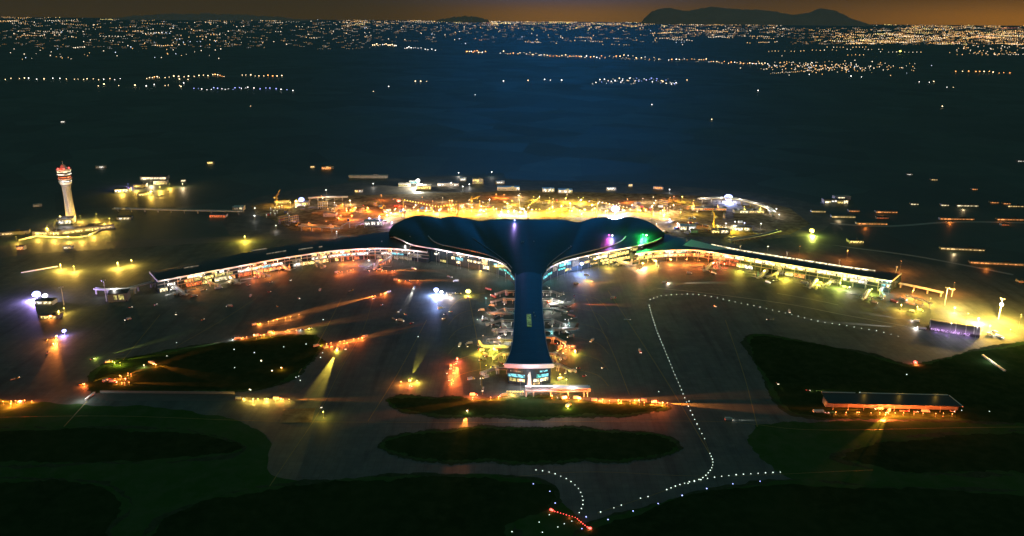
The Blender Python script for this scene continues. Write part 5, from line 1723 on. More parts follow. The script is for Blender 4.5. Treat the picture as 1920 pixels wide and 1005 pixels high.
# lamps of the building site
site = [(690, 397, 'orange', 70000), (720, 401, 'orange', 60000), (650, 398, 'orange', 40000), (668, 397, 'warm', 40000), (740, 401, 'warm', 60000), (640, 411, 'orange', 40000), (660, 413, 'orange', 40000),
        (733, 408, 'white', 60000), (757, 402, 'white', 60000), (776, 398, 'orange', 50000), (800, 397, 'warm', 50000), (824, 404, 'warm', 60000), (843, 384, 'orange', 30000), (846, 395, 'orange', 40000),
        (868, 398, 'gold', 60000), (901, 403, 'white', 70000), (885, 396, 'gold', 50000), (925, 396, 'gold', 60000), (940, 405, 'white', 70000), (953, 405, 'white', 70000), (964, 405, 'white', 70000), (975, 405, 'white', 70000),
        (985, 405, 'white', 70000), (991, 398, 'white', 50000), (1005, 400, 'gold', 70000), (1030, 398, 'gold', 80000), (1052, 397, 'gold', 70000), (1075, 396, 'gold', 80000), (1095, 400, 'gold', 80000),
        (1090, 409, 'blue', 20000), (1072, 406, 'white', 30000), (1115, 398, 'gold', 60000), (1135, 403, 'warm', 50000), (1170, 402, 'warm', 50000), (1200, 402, 'gold', 60000), (1222, 398, 'white', 60000),
        (1245, 410, 'warm', 60000), (1255, 419, 'blue', 50000), (1270, 427, 'white', 60000), (1300, 432, 'white', 60000), (1345, 432, 'gold', 60000), (1360, 427, 'white', 40000), (1377, 427, 'white', 40000),
        (1395, 426, 'blue', 40000), (1374, 435, 'gold', 50000), (1290, 425, 'orange', 50000), (1230, 428, 'warm', 30000), (975, 370, 'warm', 30000), (930, 371, 'orange', 40000), (945, 372, 'orange', 40000), (1000, 376, 'gold', 40000),
        (1030, 378, 'gold', 40000), (1060, 379, 'gold', 40000), (1090, 381, 'gold', 36000), (1110, 384, 'gold', 36000), (960, 384, 'gold', 40000), (900, 386, 'orange', 30000), (693, 418, 'violet', 110000), (712, 417, 'violet', 90000), (735, 425, 'violet', 60000),
        (726, 413, 'white', 60000), (724, 406, 'orange', 40000), (580, 425, 'orange', 24000), (612, 426, 'orange', 24000), (556, 384, 'gold', 30000), (520, 386, 'gold', 40000), (545, 387, 'gold', 40000), (1300, 392, 'orange', 9000),
        (1345, 392, 'orange', 9000), (1395, 395, 'gold', 16000), (1425, 397, 'gold', 16000), (1440, 402, 'white', 6000), (1455, 399, 'white', 5000), (1460, 410, 'white', 5000), (1426, 429, 'white', 5000), (555, 396, 'white', 3000),
        (479, 400, 'white', 3000), (478, 413, 'white', 3000), (632, 446, 'white', 16000), (518, 432, 'white', 5000), (700, 351, 'white', 8000), (612, 366, 'white', 8000), (860, 330, 'white', 12000), (922, 331, 'white', 9000),
        (1255, 362, 'white', 5000), (880, 352, 'white', 12000), (868, 357, 'white', 6000), (846, 351, 'white', 12000)]
rs = random.Random(77)
for i in range(70):
    x = rs.uniform(600, 1300)
    y = 374 + 36 * rs.random() ** 0.8
    if 735 < x < 1245 and y > 404:
        y = rs.uniform(380, 402)
    k = rs.choice(['orange', 'orange', 'red', 'warm']) if x < 880 else rs.choice(['gold', 'gold', 'warm', 'white']) if x < 1150 else rs.choice(['warm', 'orange', 'gold'])
    site.append((x, y, k, rs.choice((12000, 20000, 34000)) if k != 'red' else 9000))
for i in range(36):  # added row of lamps that brightens the strip behind the roof
    site.append((735 + 510 * (i + .5) / 36, 403.5 + rs.uniform(-1, 1), ('yellow' if i % 3 else 'gold') if i > 8 else 'gold', 36000))
for x, y, k, pw_ in site:
    if k == 'gold' and x > 860:
        k = 'yellow'
    ps = pxsize(P(x, y, 0))
    big = pw_ >= 50000
    post(('bright %s work lamp on a post on the lit building site' if big else 'small %s work lamp on a post round the building site') % {'warm': 'cream', 'gold': 'amber', 'blue': 'bluish'}.get(k, k), x, y,
         h=10 + (x * 7 % 5), k={'gold': 'yellow', 'violet': 'blue'}.get(k, k), power=pw_ * (0.6 if k in ('white', 'blue', 'violet') else 1.25), size=(1.3 if k in ('white', 'blue', 'violet') else 0.8) * ps * (1 if big else 0.7), lc=k, name='work_lamp', cat='work lamp',
         group=('bright' if big else 'small') + ' %s work lamps of the building site' % k)

# ------------------------------------------------------------------ added light for facades and stands, set on posts
for fac, x, off, z, c, pw_ in [(LF, 312, 14, 18, 'white', 9000), (LF, 360, 15, 9, 'orange', 14000), (LF, 372, 16, 20, 'warm', 9000), (LF, 400, 16, 19, 'gold', 9000), (LF, 424, 15, 9, 'warm', 12000),
                               (LF, 460, 15, 20, 'white', 9000), (LF, 470, 16, 8, 'ember', 22000), (LF, 495, 16, 8, 'orange', 26000), (LF, 515, 16, 20, 'warm', 9000), (LF, 520, 15, 8, 'ember', 16000),
                               (LF, 560, 18, 20, 'gold', 10000), (LF, 600, 18, 20, 'orange', 14000), (LF, 640, 20, 21, (1, .8, .8), 16000), (LF, 640, 22, 7, 'orange', 30000), (LF, 660, 24, 6, 'ember', 30000),
                               (LF, 690, 30, 21, 'violet', 20000), (LF, 692, 34, 8, 'white', 20000), (LF, 720, 24, 6, 'ember', 22000), (LF, 740, 20, 21, (1, .8, .85), 12000), (LF, 775, 16, 20, (1, .85, .8), 8000),
                               (RF, 1190, 26, 9, 'orange', 120000), (RF, 1176, 28, 6, (1, .8, .5), 60000), (RF, 1215, 22, 9, 'gold', 60000), (RF, 1250, 22, 9, 'orange', 60000), (RF, 1280, 24, 9, 'orange', 40000),
                               (RF, 1300, 22, 20, 'orange', 16000), (RF, 1318, 22, 8, 'ember', 40000), (RF, 1345, 20, 8, 'red', 22000), (RF, 1365, 20, 8, 'red', 18000), (RF, 1395, 24, 9, 'yellow', 40000), (RF, 1440, 24, 10, 'yellow', 44000),
                               (RF, 1480, 24, 10, 'yellow', 50000), (RF, 1540, 26, 10, 'yellow', 40000), (RF, 1580, 24, 10, 'lime', 44000), (RF, 1600, 30, 8, (1, .8, .6), 12000), (RF, 1640, 26, 10, 'lime', 20000), (RF, 1660, 18, 12, 'teal', 9000),
                               (RF, 1250, 14, 21, (1, .8, .6), 9000), (RF, 1340, 12, 20.5, 'gold', 7000), (RF, 1420, 12, 20.5, 'gold', 5000), (RF, 1500, 12, 20.5, 'gold', 5000), (RF, 1580, 12, 20.5, 'gold', 5000), (RF, 1669, 10, 22, 'white', 5000),
                               (HFac, 905, 12, 18, 'white', 9000), (HFac, 830, 12, 24, 'white', 8000), (HFac, 870, 12, 24, 'white', 8000), (HFac, 940, 10, 23, 'white', 6000), (HFac, 912, 18, 6, 'gold', 14000), (HFac, 958, 10, 16, 'teal', 5000),
                               (HFac, 1024, 9, 16, 'teal', 5000), (HFac, 1050, 11, 24, 'white', 7000), (HFac, 1100, 12, 24, 'warm', 9000), (HFac, 1140, 14, 14, 'gold', 22000), (HFac, 1165, 14, 14, 'gold', 22000), (HFac, 1190, 14, 20, 'gold', 12000),
                               (HFac, 1130, 20, 7, 'gold', 26000), (HFac, 770, 12, 25, 'white', 5000)]:
    q = fac.at(x)
    i = min(range(len(fac.c)), key=lambda j: (fac.c[j] - q).length)
    nn = -frame(fac.c)[i][1]
    stand_lamp((q.x + nn.x * off, q.y + nn.y * off, z), c, pw_ * ((1.8 if c in ('ember', 'orange') else 0.7) if fac is LF else 1.6 if z < 12 else 1.2), 'added before the left wing' if fac is LF else 'added before the right wing' if fac is RF else 'added before the main hall')
for fac, x0, x1, n_, off, pw_, c in [(LF, 300, 640, 15, 15, 4200, (1, .74, .60)), (LF, 660, 795, 6, 16, 8000, (1, .80, .86)), (RF, 1240, 1668, 16, 15, 7000, (1, .80, .45)), (HFac, 815, 955, 7, 12, 9000, (.95, .9, 1)), (HFac, 1025, 1205, 9, 12, 9000, (1, .86, .66))]:  # added spots that brighten the white roof edges
    for k in range(n_):
        x = x0 + (x1 - x0) * (k + .5) / n_
        q = fac.at(x)
        i = min(range(len(fac.c)), key=lambda j: (fac.c[j] - q).length)
        nn = -frame(fac.c)[i][1]
        stand_lamp((q.x + nn.x * off, q.y + nn.y * off, 22 if fac is not HFac else 26), c, pw_, 'added to light the roof edge of the left wing' if fac is LF else 'added to light the roof edge of the right wing' if fac is RF else 'added to light the roof edge of the hall', aim=(q.x, q.y, 26 if fac is not HFac else 30))
# stands beside the pier, remote stands
for x, y, z, c, pw_ in [(925, 653, 7, 'yellow', 44000), (900, 657, 6, 'yellow', 26000), (935, 632, 9, (1, .8, .75), 26000), (948, 628, 9, (1, .85, .85), 14000), (1058, 645, 6, 'ember', 44000), (1068, 652, 5, 'ember', 26000),
                        (1078, 658, 4, 'yellow', 18000), (1045, 658, 7, 'gold', 16000), (1050, 702, 8, 'yellow', 30000), (1062, 712, 8, 'yellow', 22000), (1035, 566, 9, (1, .85, .7), 16000), (1048, 556, 9, 'white', 12000),
                        (1030, 575, 8, 'white', 8000), (1060, 610, 9, 'white', 6000), (855, 682, 6, 'ember', 40000), (853, 700, 4, 'ember', 30000), (850, 715, 3, 'ember', 14000), (858, 672, 5, 'red', 20000), (770, 714, 4, 'orange', 30000),
                        (752, 716, 4, 'orange', 16000), (782, 714, 3, 'yellow', 12000), (768, 722, 2.5, 'red', 6000), (888, 738, 5, 'ember', 24000), (886, 745, 3, 'red', 14000), (920, 745, 3, 'ember', 12000), (935, 744, 3, 'ember', 16000),
                        (960, 736, 4, 'gold', 16000), (1035, 742, 4, 'ember', 22000), (1060, 744, 4, 'ember', 30000), (1085, 746, 4, 'ember', 26000), (1130, 749, 3, 'ember', 24000), (1160, 750, 3, 'ember', 26000),
                        (1190, 751, 3, 'ember', 26000), (1225, 754, 3, 'ember', 24000), (1242, 755, 3, 'ember', 24000), (870, 788, 7, 'orange', 9000), (877, 770, 3, 'warm', 3000), (1065, 762, 3, 'gold', 12000), (105, 630, 6, 'orange', 60000),
                        (100, 645, 5, 'orange', 30000), (38, 752, 4, 'ember', 60000), (20, 757, 4, 'ember', 40000), (225, 705, 4, 'ember', 26000), (240, 700, 3, 'ember', 14000), (235, 710, 3, 'red', 14000), (225, 680, 4, 'yellow', 14000),
                        (215, 680, 3, 'olive' if False else 'gold', 9000), (292, 684, 3, 'ember', 12000), (270, 685, 3, 'warm', 6000), (158, 720, 3, 'ember', 16000), (475, 748, 3, 'gold', 16000), (500, 748, 3, 'gold', 14000),
                        (525, 748, 3, 'orange', 12000), (510, 624, 3, 'orange', 12000), (540, 619, 3, 'orange', 12000), (495, 628, 3, 'orange', 9000), (580, 616, 4, 'yellow', 9000), (528, 690, 3, 'orange', 6000),
                        (95, 592, 5, 'orange', 22000), (120, 578, 9, 'gold', 26000), (110, 583, 7, 'gold', 14000), (820, 570, 8, 'blue', 20000), (845, 553, 5, (1, .7, .55), 30000), (1660, 778, 4, 'ember', 22000),
                        (606, 772, 8, 'yellow', 9000), (1590, 470, 20, 'orange', 60000), (1500, 462, 20, 'orange', 36000), (1690, 490, 20, 'orange', 60000), (1790, 530, 20, 'orange', 60000), (1440, 462, 18, 'warm', 20000), (1100, 520, 6, 'gold', 30000), (1110, 528, 5, 'orange', 14000)]:  # yellow lamp by the pad and tall orange lamps added to brighten ground
    stand_lamp(P(x, y, z), c, pw_, 'on the stands round the pier' if 740 < x < 1140 else 'on the left apron' if x < 740 else 'on the right apron')

# ------------------------------------------------------------------ vehicles
def make_vehicle(kind, paint, label, loc, rz, group=None):
    t = thing({'car': 'car', 'truck': 'truck', 'bus': 'bus', 'tug': 'baggage_tractor'}[kind], label, {'car': 'car', 'truck': 'truck', 'bus': 'bus', 'tug': 'baggage tractor'}[kind], loc, rz, group)
    L, Wd = {'car': (4.6, 1.9), 'truck': (9.0, 2.6), 'bus': (12.5, 2.9), 'tug': (4.0, 1.9)}[kind]
    if kind == 'car':
        MB().box((0, 0, 0.75), (L, Wd, 0.8), top=(0.96, 0.94)).build('body', M[paint], t)
        MB().box((-0.3, 0, 1.4), (2.6, 1.7, 0.7), top=(0.68, 0.84)).build('cabin', M['glass'], t)
    elif kind == 'truck':
        MB().box((L / 2 - 1.1, 0, 1.6), (2.1, Wd, 2.3), top=(0.86, 0.95)).build('cab', M[paint], t)
        MB().box((L / 2 - 0.35, 0, 2.0), (0.9, 2.2, 0.8)).build('windscreen', M['glass'], t)
        MB().box((-1.2, 0, 2.3), (6.4, Wd, 2.9)).build('cargo_box', M['paint_white'], t)
        MB().box((-0.4, 0, 0.75), (L - 0.6, 1.2, 0.3)).build('chassis', M['dark'], t)
    elif kind == 'bus':
        MB().box((0, 0, 1.75), (L, Wd, 2.7), top=(0.99, 0.94)).build('body', M[paint], t)
        for s in (-1, 1):
            MB().box((0, s * Wd / 2, 2.2), (L * 0.9, 0.1, 1.0)).build('window_band', W['dim'], t)
    else:
        MB().box((0.2, 0, 0.8), (L * 0.9, Wd, 0.8), top=(0.95, 0.95)).build('body', M[paint], t)
        MB().box((-0.6, 0, 1.6), (1.5, 1.5, 0.9), top=(0.85, 0.9)).build('cabin', M['glass'], t)
        for k in range(2):
            MB().box((-4.0 - k * 3.2, 0, 1.1), (2.6, 1.8, 1.3)).build('cart', M['steel'], t)
    r = 0.36 if kind in ('car', 'tug') else 0.52
    for sx in (-0.32, 0.32):
        for sy in (-1, 1):
            MB().tube((sx * L, sy * (Wd / 2 - 0.22), r), (sx * L, sy * (Wd / 2 + 0.03), r), r, r, 12).build('wheel', M['rubber'], t)
    for sy in (-1, 1):
        MB().ball((L / 2 + 0.05, sy * Wd * 0.34, 0.85), 0.28, 0, 8, 5).build('headlight', E['head'], t)
        MB().ball((-L / 2 - 0.05 - (6.2 if kind == 'tug' else 0), sy * Wd * 0.38, 0.95), 0.2, 0, 8, 5).build('tail_light', E['tail'], t)
    return t
PROTO = {}
def vehicle(label, px, py, to, kind='car', paint='paint_white', beam=None, power=0, cone=34, reach=60, dup_group=None, z=0.06, hz=2.6):
    p, q = P(px, py, 0), P(to[0], to[1], 0)
    rz = ground_heading(p, q)
    loc = (p.x, p.y, z)
    key = (kind, paint)
    if key not in PROTO:
        PROTO[key] = make_vehicle(kind, paint, label, loc, rz, dup_group)
    else:
        o = dup(PROTO[key], loc, rz, label)
        if dup_group:
            o['group'] = dup_group
        elif 'group' in o:
            del o['group']
    if beam:
        d = (q - p).normalized()
        L = {'car': 2.6, 'truck': 4.8, 'bus': 6.6, 'tug': 2.4}[kind]
        s = p + d * (L + 0.4)
        lamp((s.x, s.y, hz), beam, power * (3.2 if beam in ('orange', 'ember') else 1.1) * (0.45 if cone >= 34 or beam == 'white' else 1), 0.25, 'SPOT', (s + d * reach * 1.3), cone * 0.5, 0.8)  # beam stands in for the streak of the moving vehicle's lights
        lamp((s.x + d.x, s.y + d.y, 2.2), beam, power * 0.004, 0.2)
MW = 1.0e6
V = vehicle
V('truck throwing a long orange beam across the left apron', 478, 610, (600, 578), 'truck', 'paint_yellow', 'orange', 3.2 * MW, 26, 90)
V('truck heading the orange lit queue on the left apron road', 446, 636, (560, 617), 'truck', 'paint_white', 'orange', 1.2 * MW, 30, 60)
V('second truck in the orange lit queue on the left apron road', 482, 630, (570, 615), 'truck', 'paint_red', 'orange', 1.0 * MW, 30, 50)
V('third truck in the orange lit queue, by a yellow glow', 508, 624, (600, 608), 'truck', 'paint_yellow', 'orange', 0.9 * MW, 30, 50)
V('white headlit car leading the queue to the left', 440, 637, (405, 644), 'car', 'paint_white', 'white', 0.5 * MW, 30, 40)
V('dark car at the right end of the queue', 567, 619, (530, 624), 'car', 'paint_blue', 'white', 0.5 * MW, 26, 40)
V('tractor with carts near the right end of the queue', 582, 617, (600, 612), 'tug', 'paint_yellow', 'yellow', 0.16 * MW, 40, 25)
V('truck with an orange beam to the right, above the yellow beam', 594, 650, (692, 631), 'truck', 'paint_white', 'orange', 2.4 * MW, 24, 80)
V('red tailed truck at the right end of the orange beams', 684, 633, (660, 640), 'truck', 'paint_red', 'orange', 0.6 * MW, 26, 40)
V('truck with a shorter orange beam under the longer one', 613, 653, (660, 640), 'truck', 'paint_red', 'orange', 1.4 * MW, 24, 50)
V('truck casting a yellow beam towards the lower left', 633, 656, (592, 735), 'truck', 'paint_white', 'yellow', 3.0 * MW, 24, 70)
V('car right of the truck with the yellow beam', 648, 655, (646, 680), 'car', 'paint_white')
V('truck with an orange beam pointing left in the middle left apron', 728, 549, (630, 573), 'truck', 'paint_white', 'orange', 3.4 * MW, 26, 90)
V('truck with a short orange beam left of the pier head', 743, 526, (788, 526), 'truck', 'paint_yellow', 'orange', 1.6 * MW, 24, 50)
V('white headlit van facing the viewer left of the pier', 776, 541, (764, 565), 'truck', 'paint_white', 'white', 0.25 * MW, 30, 20)
V('red lit truck before the inner left wing', 712, 507, (745, 507), 'truck', 'paint_red', 'orange', 1.2 * MW, 26, 50)
V('truck with an orange glow below the left wing', 632, 512, (660, 506), 'truck', 'paint_yellow', 'orange', 0.6 * MW, 40, 30)
V('white truck with a fading orange beam right of the hall front', 1080, 533, (1140, 529), 'truck', 'paint_white', 'orange', 1.2 * MW, 22, 50)
V('truck with a red lamp and a long pale beam below the right wing', 1246, 531, (1350, 530), 'truck', 'paint_red', (1, .75, .5), 3.2 * MW, 18, 80)
V('truck with a red beam right of the pier', 1068, 570, (1120, 571), 'truck', 'paint_red', 'ember', 1.2 * MW, 22, 50)
V('dark truck at the left of the long orange glow below the pier', 1116, 752, (1180, 750), 'truck', 'paint_blue', 'orange', 2.2 * MW, 24, 70)
V('dark truck in the middle of the long orange glow', 1205, 752, (1150, 750), 'truck', 'paint_blue', 'orange', 1.8 * MW, 24, 60)
V('dark truck at the right of the long orange glow', 1228, 755, (1262, 757), 'truck', 'paint_red', 'orange', 1.4 * MW, 30, 40)
V('truck with a red orange beam left of the footbridge', 944, 743, (900, 750), 'truck', 'paint_white', 'ember', 1.6 * MW, 26, 45)
V('truck in the upright red glow left of the pier end', 857, 676, (853, 725), 'truck', 'paint_red', 'ember', 1.0 * MW, 34, 45)
V('second truck in the upright red glow', 845, 690, (842, 715), 'truck', 'paint_white', 'ember', 0.3 * MW, 34, 30)
V('truck with a yellow beam upward on the lower left of the pier', 769, 714, (778, 692), 'truck', 'paint_white', 'yellow', 1.6 * MW, 24, 50)
V('orange lit truck at far left under the violet lamp', 106, 634, (98, 668), 'truck', 'paint_yellow', 'orange', 0.7 * MW, 40, 40)
V('truck in the ember glow at the lower left corner', 37, 757, (0, 752), 'truck', 'paint_red', 'ember', 1.4 * MW, 50, 40)
V('truck with red beams on the left grass edge, upper', 200, 715, (252, 698), 'truck', 'paint_red', 'ember', 1.4 * MW, 22, 55)
V('truck with red beams on the left grass edge, lower', 212, 717, (252, 718), 'truck', 'paint_red', 'ember', 0.9 * MW, 18, 45)
V('car with a faint olive beam at left', 173, 674, (240, 655), 'car', 'paint_white', 'lime', 0.9 * MW, 20, 70)
V('truck in a yellow streak at left', 204, 680, (243, 674), 'truck', 'paint_yellow', 'yellow', 0.6 * MW, 26, 40)
V('pale truck with a red glow right of the yellow streak', 284, 682, (305, 687), 'truck', 'paint_white', 'ember', 0.8 * MW, 40, 25)
V('orange lit car left of the truck with red beams', 152, 722, (172, 716), 'car', 'paint_yellow', 'orange', 0.4 * MW, 34, 25)
V('truck with a yellow orange beam on the road below the left grass', 449, 749, (550, 749), 'truck', 'paint_yellow', 'gold', 1.8 * MW, 18, 80)
V('second truck on the road below the left grass', 520, 749, (556, 749), 'truck', 'paint_red', 'orange', 0.6 * MW, 20, 40)
V('truck with a fanning orange beam before the long shed', 1666, 773, (1645, 802), 'truck', 'paint_red', 'orange', 2.4 * MW, 40, 50, z=0.18)
V('truck parked at the middle of the long shed', 1648, 768, (1600, 768), 'truck', 'paint_white', 'ember', 0.8 * MW, 24, 40, z=0.18)
V('yellow lit truck on the grass strip right of the pier foot', 1066, 762, (1082, 752), 'truck', 'paint_yellow', 'gold', 0.6 * MW, 40, 25, z=0.16)
V('car leaving the orange light below the pier at left', 876, 770, (872, 790), 'car', 'paint_white', 'orange', 0.5 * MW, 34, 30, z=0.16)
V('white van with headlights before the purple vaulted shed', 1718, 603, (1640, 590), 'truck', 'paint_white', (1, .8, .75), 0.8 * MW, 20, 60)
V('white bus left of the purple vaulted shed with a long pale beam', 1728, 617, (1560, 604), 'bus', 'paint_white', (1, .85, .75), 4.0 * MW, 14, 110)
V('white truck by the right end of the purple vaulted shed', 1856, 629, (1900, 640), 'truck', 'paint_white', 'white', 0.2 * MW, 40, 20)
V('white bus parked beyond the end of the right wing', 1694, 562, (1710, 568), 'bus', 'paint_white', 'white', 0.2 * MW, 40, 20)
V('red bus by the end of the right wing', 1676, 566, (1700, 574), 'bus', 'paint_red')
V('yellow lit truck among clutter left of the vaulted shed', 1725, 583, (1745, 588), 'truck', 'paint_yellow', 'yellow', 0.2 * MW, 40, 20)
V('pale truck on the shaded apron left of the pier', 752, 602, (764, 604), 'truck', 'paint_white')
V('small white car on the middle left apron', 716, 572, (722, 568), 'car', 'paint_white')
V('white van on the teal apron left of the pier', 826, 579, (836, 577), 'truck', 'paint_white')
V('white truck at the lower right apron by the dotted lights', 1366, 788, (1380, 788), 'truck', 'paint_white', 'white', .05 * MW, 40, 10)
V('white bus at the left end of the long shed', 1534, 773, (1560, 773), 'bus', 'paint_white', 'white', .05 * MW, 40, 10)
V('warm lit car on the left edge of the right grass triangle', 1458, 720, (1466, 730), 'car', 'paint_white', 'warm', .01 * MW, 50, 10)
V('pinkish lit car near the left edge of the right grass triangle', 1515, 733, (1525, 733), 'car', 'paint_red', 'warm', .1 * MW, 50, 12)
for i, (x, y, tx, ty, kd, pt, lab) in enumerate([
    (862, 648, 858, 655, 'truck', 'paint_white', 'truck at the left of the clutter by the yellow stand'), (876, 650, 880, 655, 'tug', 'paint_yellow', 'tractor with carts in the clutter by the yellow stand'),
    (880, 645, 872, 646, 'truck', 'paint_white', 'truck behind the tractor in the clutter by the yellow stand'), (842, 712, 842, 716, 'truck', 'paint_white', 'white truck at the foot of the upright red glow'),
    (838, 700, 838, 706, 'car', 'paint_white', 'white car left of the upright red glow'), (1060, 748, 1070, 747, 'truck', 'paint_red', 'red lit truck under the footbridge, middle'),
    (1048, 747, 1040, 747, 'tug', 'paint_white', 'tractor with carts under the footbridge'), (1082, 748, 1090, 748, 'truck', 'paint_white', 'white truck under the right end of the footbridge'),
    (1052, 652, 1060, 652, 'truck', 'paint_red', 'red truck on the red lit stand right of the pier'), (1062, 650, 1056, 650, 'tug', 'paint_white', 'tractor with carts on the red lit stand'),
    (1078, 661, 1079, 664, 'truck', 'paint_white', 'white truck in the yellow light right of the pier'), (1056, 662, 1056, 668, 'car', 'paint_white', 'white car below the red lit stand'),
    (888, 742, 892, 742, 'truck', 'paint_red', 'red truck in the glow left of the footbridge'), (905, 733, 903, 740, 'tug', 'paint_white', 'tractor with pale carts left of the footbridge'),
    (846, 520, 856, 522, 'tug', 'paint_white', 'tractor with carts before the left hall front'), (855, 528, 845, 528, 'truck', 'paint_white', 'truck before the left hall front'),
    (842, 553, 850, 552, 'truck', 'paint_white', 'truck right of the blue white work light'), (852, 550, 862, 549, 'tug', 'paint_white', 'tractor with carts right of the blue white work light'),
    (862, 551, 870, 550, 'tug', 'paint_yellow', 'second tractor near the yellow glowing lamp'), (1100, 517, 1108, 518, 'truck', 'paint_white', 'white truck in yellow light by the right hall front'),
    (1200, 505, 1210, 503, 'tug', 'paint_yellow', 'tractor beside the white tailed jet'), (1292, 513, 1300, 513, 'truck', 'paint_white', 'white truck on the orange stand of the right wing'),
    (1338, 513, 1345, 515, 'truck', 'paint_white', 'white truck by the brown finned jet'), (1332, 509, 1325, 509, 'tug', 'paint_yellow', 'tractor by the brown finned jet'),
    (1440, 530, 1448, 532, 'truck', 'paint_white', 'white truck by the pale edged fin jet'), (1452, 527, 1446, 527, 'tug', 'paint_white', 'tractor by the pale edged fin jet'),
    (1540, 532, 1548, 534, 'truck', 'paint_yellow', 'truck right of the olive shaded jet'), (1508, 530, 1516, 531, 'bus', 'paint_white', 'bus behind the olive shaded jet'),
    (1584, 540, 1590, 541, 'truck', 'paint_yellow', 'truck in the green yellow light of the right wing'), (1640, 568, 1650, 570, 'truck', 'paint_white', 'white truck by the jet at the wing tip'),
    (1654, 560, 1662, 562, 'tug', 'paint_yellow', 'tractor by the wing tip'), (1710, 585, 1705, 583, 'truck', 'paint_white', 'white truck in the clutter left of the vaulted shed'),
    (1865, 625, 1860, 623, 'truck', 'paint_blue', 'dark truck right of the vaulted shed'), (1874, 632, 1880, 634, 'bus', 'paint_white', 'white bus right of the vaulted shed'),
    (480, 522, 490, 520, 'truck', 'paint_red', 'red lit truck on the left wing stand'), (500, 519, 508, 517, 'tug', 'paint_yellow', 'tractor on the left wing stand'),
    (364, 556, 372, 554, 'truck', 'paint_white', 'white truck by the outermost left jet'), (385, 544, 395, 542, 'tug', 'paint_yellow', 'tractor by the outermost left jet'),
    (410, 541, 420, 539, 'bus', 'paint_white', 'bus before the gold windows of the left wing'), (466, 535, 470, 534, 'car', 'paint_white', 'car in front of the left wing'),
    (508, 530, 512, 529, 'car', 'paint_white', 'car on the shaded apron below the left wing'), (544, 526, 548, 527, 'car', 'paint_white', 'car below the third jet of the left wing'),
    (690, 508, 700, 509, 'tug', 'paint_white', 'tractor among the glaring lamps'), (776, 505, 784, 506, 'truck', 'paint_white', 'truck at the hall end of the left wing'),
    (245, 577, 250, 576, 'car', 'paint_white', 'car in the dark below the left wing tip'), (292, 572, 298, 570, 'car', 'paint_white', 'car below the left wing tip'),
    (88, 638, 90, 634, 'car', 'paint_white', 'small car left of the orange lit truck'), (90, 662, 92, 660, 'car', 'paint_white', 'car below the orange lit truck'),
    (33, 709, 42, 706, 'tug', 'paint_yellow', 'tractor with pale carts above the ember glow'), (602, 764, 604, 768, 'car', 'paint_white', 'car at the pale concrete pad'),
    (1550, 775, 1558, 775, 'car', 'paint_white', 'car right of the bus at the long shed'), (1785, 772, 1790, 773, 'car', 'paint_white', 'car at the right end of the long shed'),
    (1735, 773, 1742, 773, 'truck', 'paint_white', 'truck before the right part of the long shed'), (1700, 772, 1710, 772, 'tug', 'paint_red', 'tractor before the right part of the long shed'),
    (1717, 773, 1724, 773, 'car', 'paint_white', 'car between the vehicles at the long shed')]):
    V(lab, x, y, (tx, ty), kd, pt, z=0.2 if y > 765 and x > 1500 else 0.06)
# building by the left floodlights
building('low orange lit block under the masts at far left', 92, 598, 36 * K(92, 598), 14, 6, 0.0, [(-.4, .4, .1, .7, 'gold')], wall='concrete', roof='roof_dark')
building('white framed block under the glaring lamps at far left', 82, 572, 34 * K(82, 572), 14, 7, 0.0, [(-.45, -.1, .3, .8, 'white'), (0, .42, .3, .8, 'cream')], wall='white')
building('dark block with a lit emblem panel beyond the left wing tip', 222, 566, 34 * K(222, 566), 22, 14, 0.25, [(-.2, -.05, .3, .8, 'olive'), (.05, .3, .25, .85, 'olive')], wall='wall', roof='roof_dark')
viaduct('white lattice gangway beyond the left wing tip', [(177, 541), (210, 543), (255, 540)], 10, 6, 1, mt='white', lampc='white', every=9)
viaduct('grey covered passage between the left wing tip and the dark block', [(204, 549), (240, 541), (285, 529)], 9, 7, 0, every=9)
viaduct('yellow lit gangway beyond the right wing tip, rear one', [(1686, 531), (1730, 540), (1768, 549)], 8, 6, 0, every=9)
viaduct('yellow lit gangway beyond the right wing tip, front one', [(1700, 553), (1730, 563), (1746, 570)], 8, 6, 0, every=9)

# ------------------------------------------------------------------ taxiway lights
def light_proto(k, r):
    mb = MB()
    mb.lathe((0, 0, 0), [(r * 1.1, 0), (r * 1.1, 0.12), (r * 0.8, 0.22)], 10, 0)
    mb.ball((0, 0, 0.22 + r * 0.35), r * 0.9, 1, 8, 5, 0.8)
    return mb.build('taxiway_light', [M['dark'], E[k]])
def row_lights(px, n, k, r, label, group, jitter=0.0, pts=None):
    c = pts or resample([P(x, y, 0) for x, y in px], n)
    o = None
    for i, p in enumerate(c):
        if o is None:
            o = light_proto(k, r)
            q = o
        else:
            q = o.copy()
            COL.objects.link(q)
        q.location = (p.x + random.uniform(-1, 1) * jitter, p.y + random.uniform(-1, 1) * jitter, 0.16)
        s = random.uniform(0.75, 1.2)
        q.scale = (s, s, s)
        tag(q, label, 'taxiway light', group)
row_lights([(1217, 573), (1221, 588), (1232, 622), (1247, 658), (1262, 695), (1275, 725), (1286, 752), (1298, 778), (1310, 802), (1321, 823)], 40, 'mint', 0.62, 'small white light in the long dotted row right of the pier', 'long row of lights right of the pier')
row_lights([(1219, 562), (1229, 558.5), (1241, 555), (1265, 553), (1290, 552), (1310, 553)], 11, 'mint', 0.68, 'small white light in the bend at the top of the dotted row', 'lights in the bend below the right wing')
row_lights([(1322, 555), (1340, 558), (1380, 567), (1410, 573), (1440, 580), (1475, 588), (1510, 597), (1540, 604), (1580, 610), (1620, 617), (1650, 622), (1684, 631)], 30, 'mint', 0.62,
           'small white light in the dotted row along the right wing stands', 'row of lights along the right wing stands')
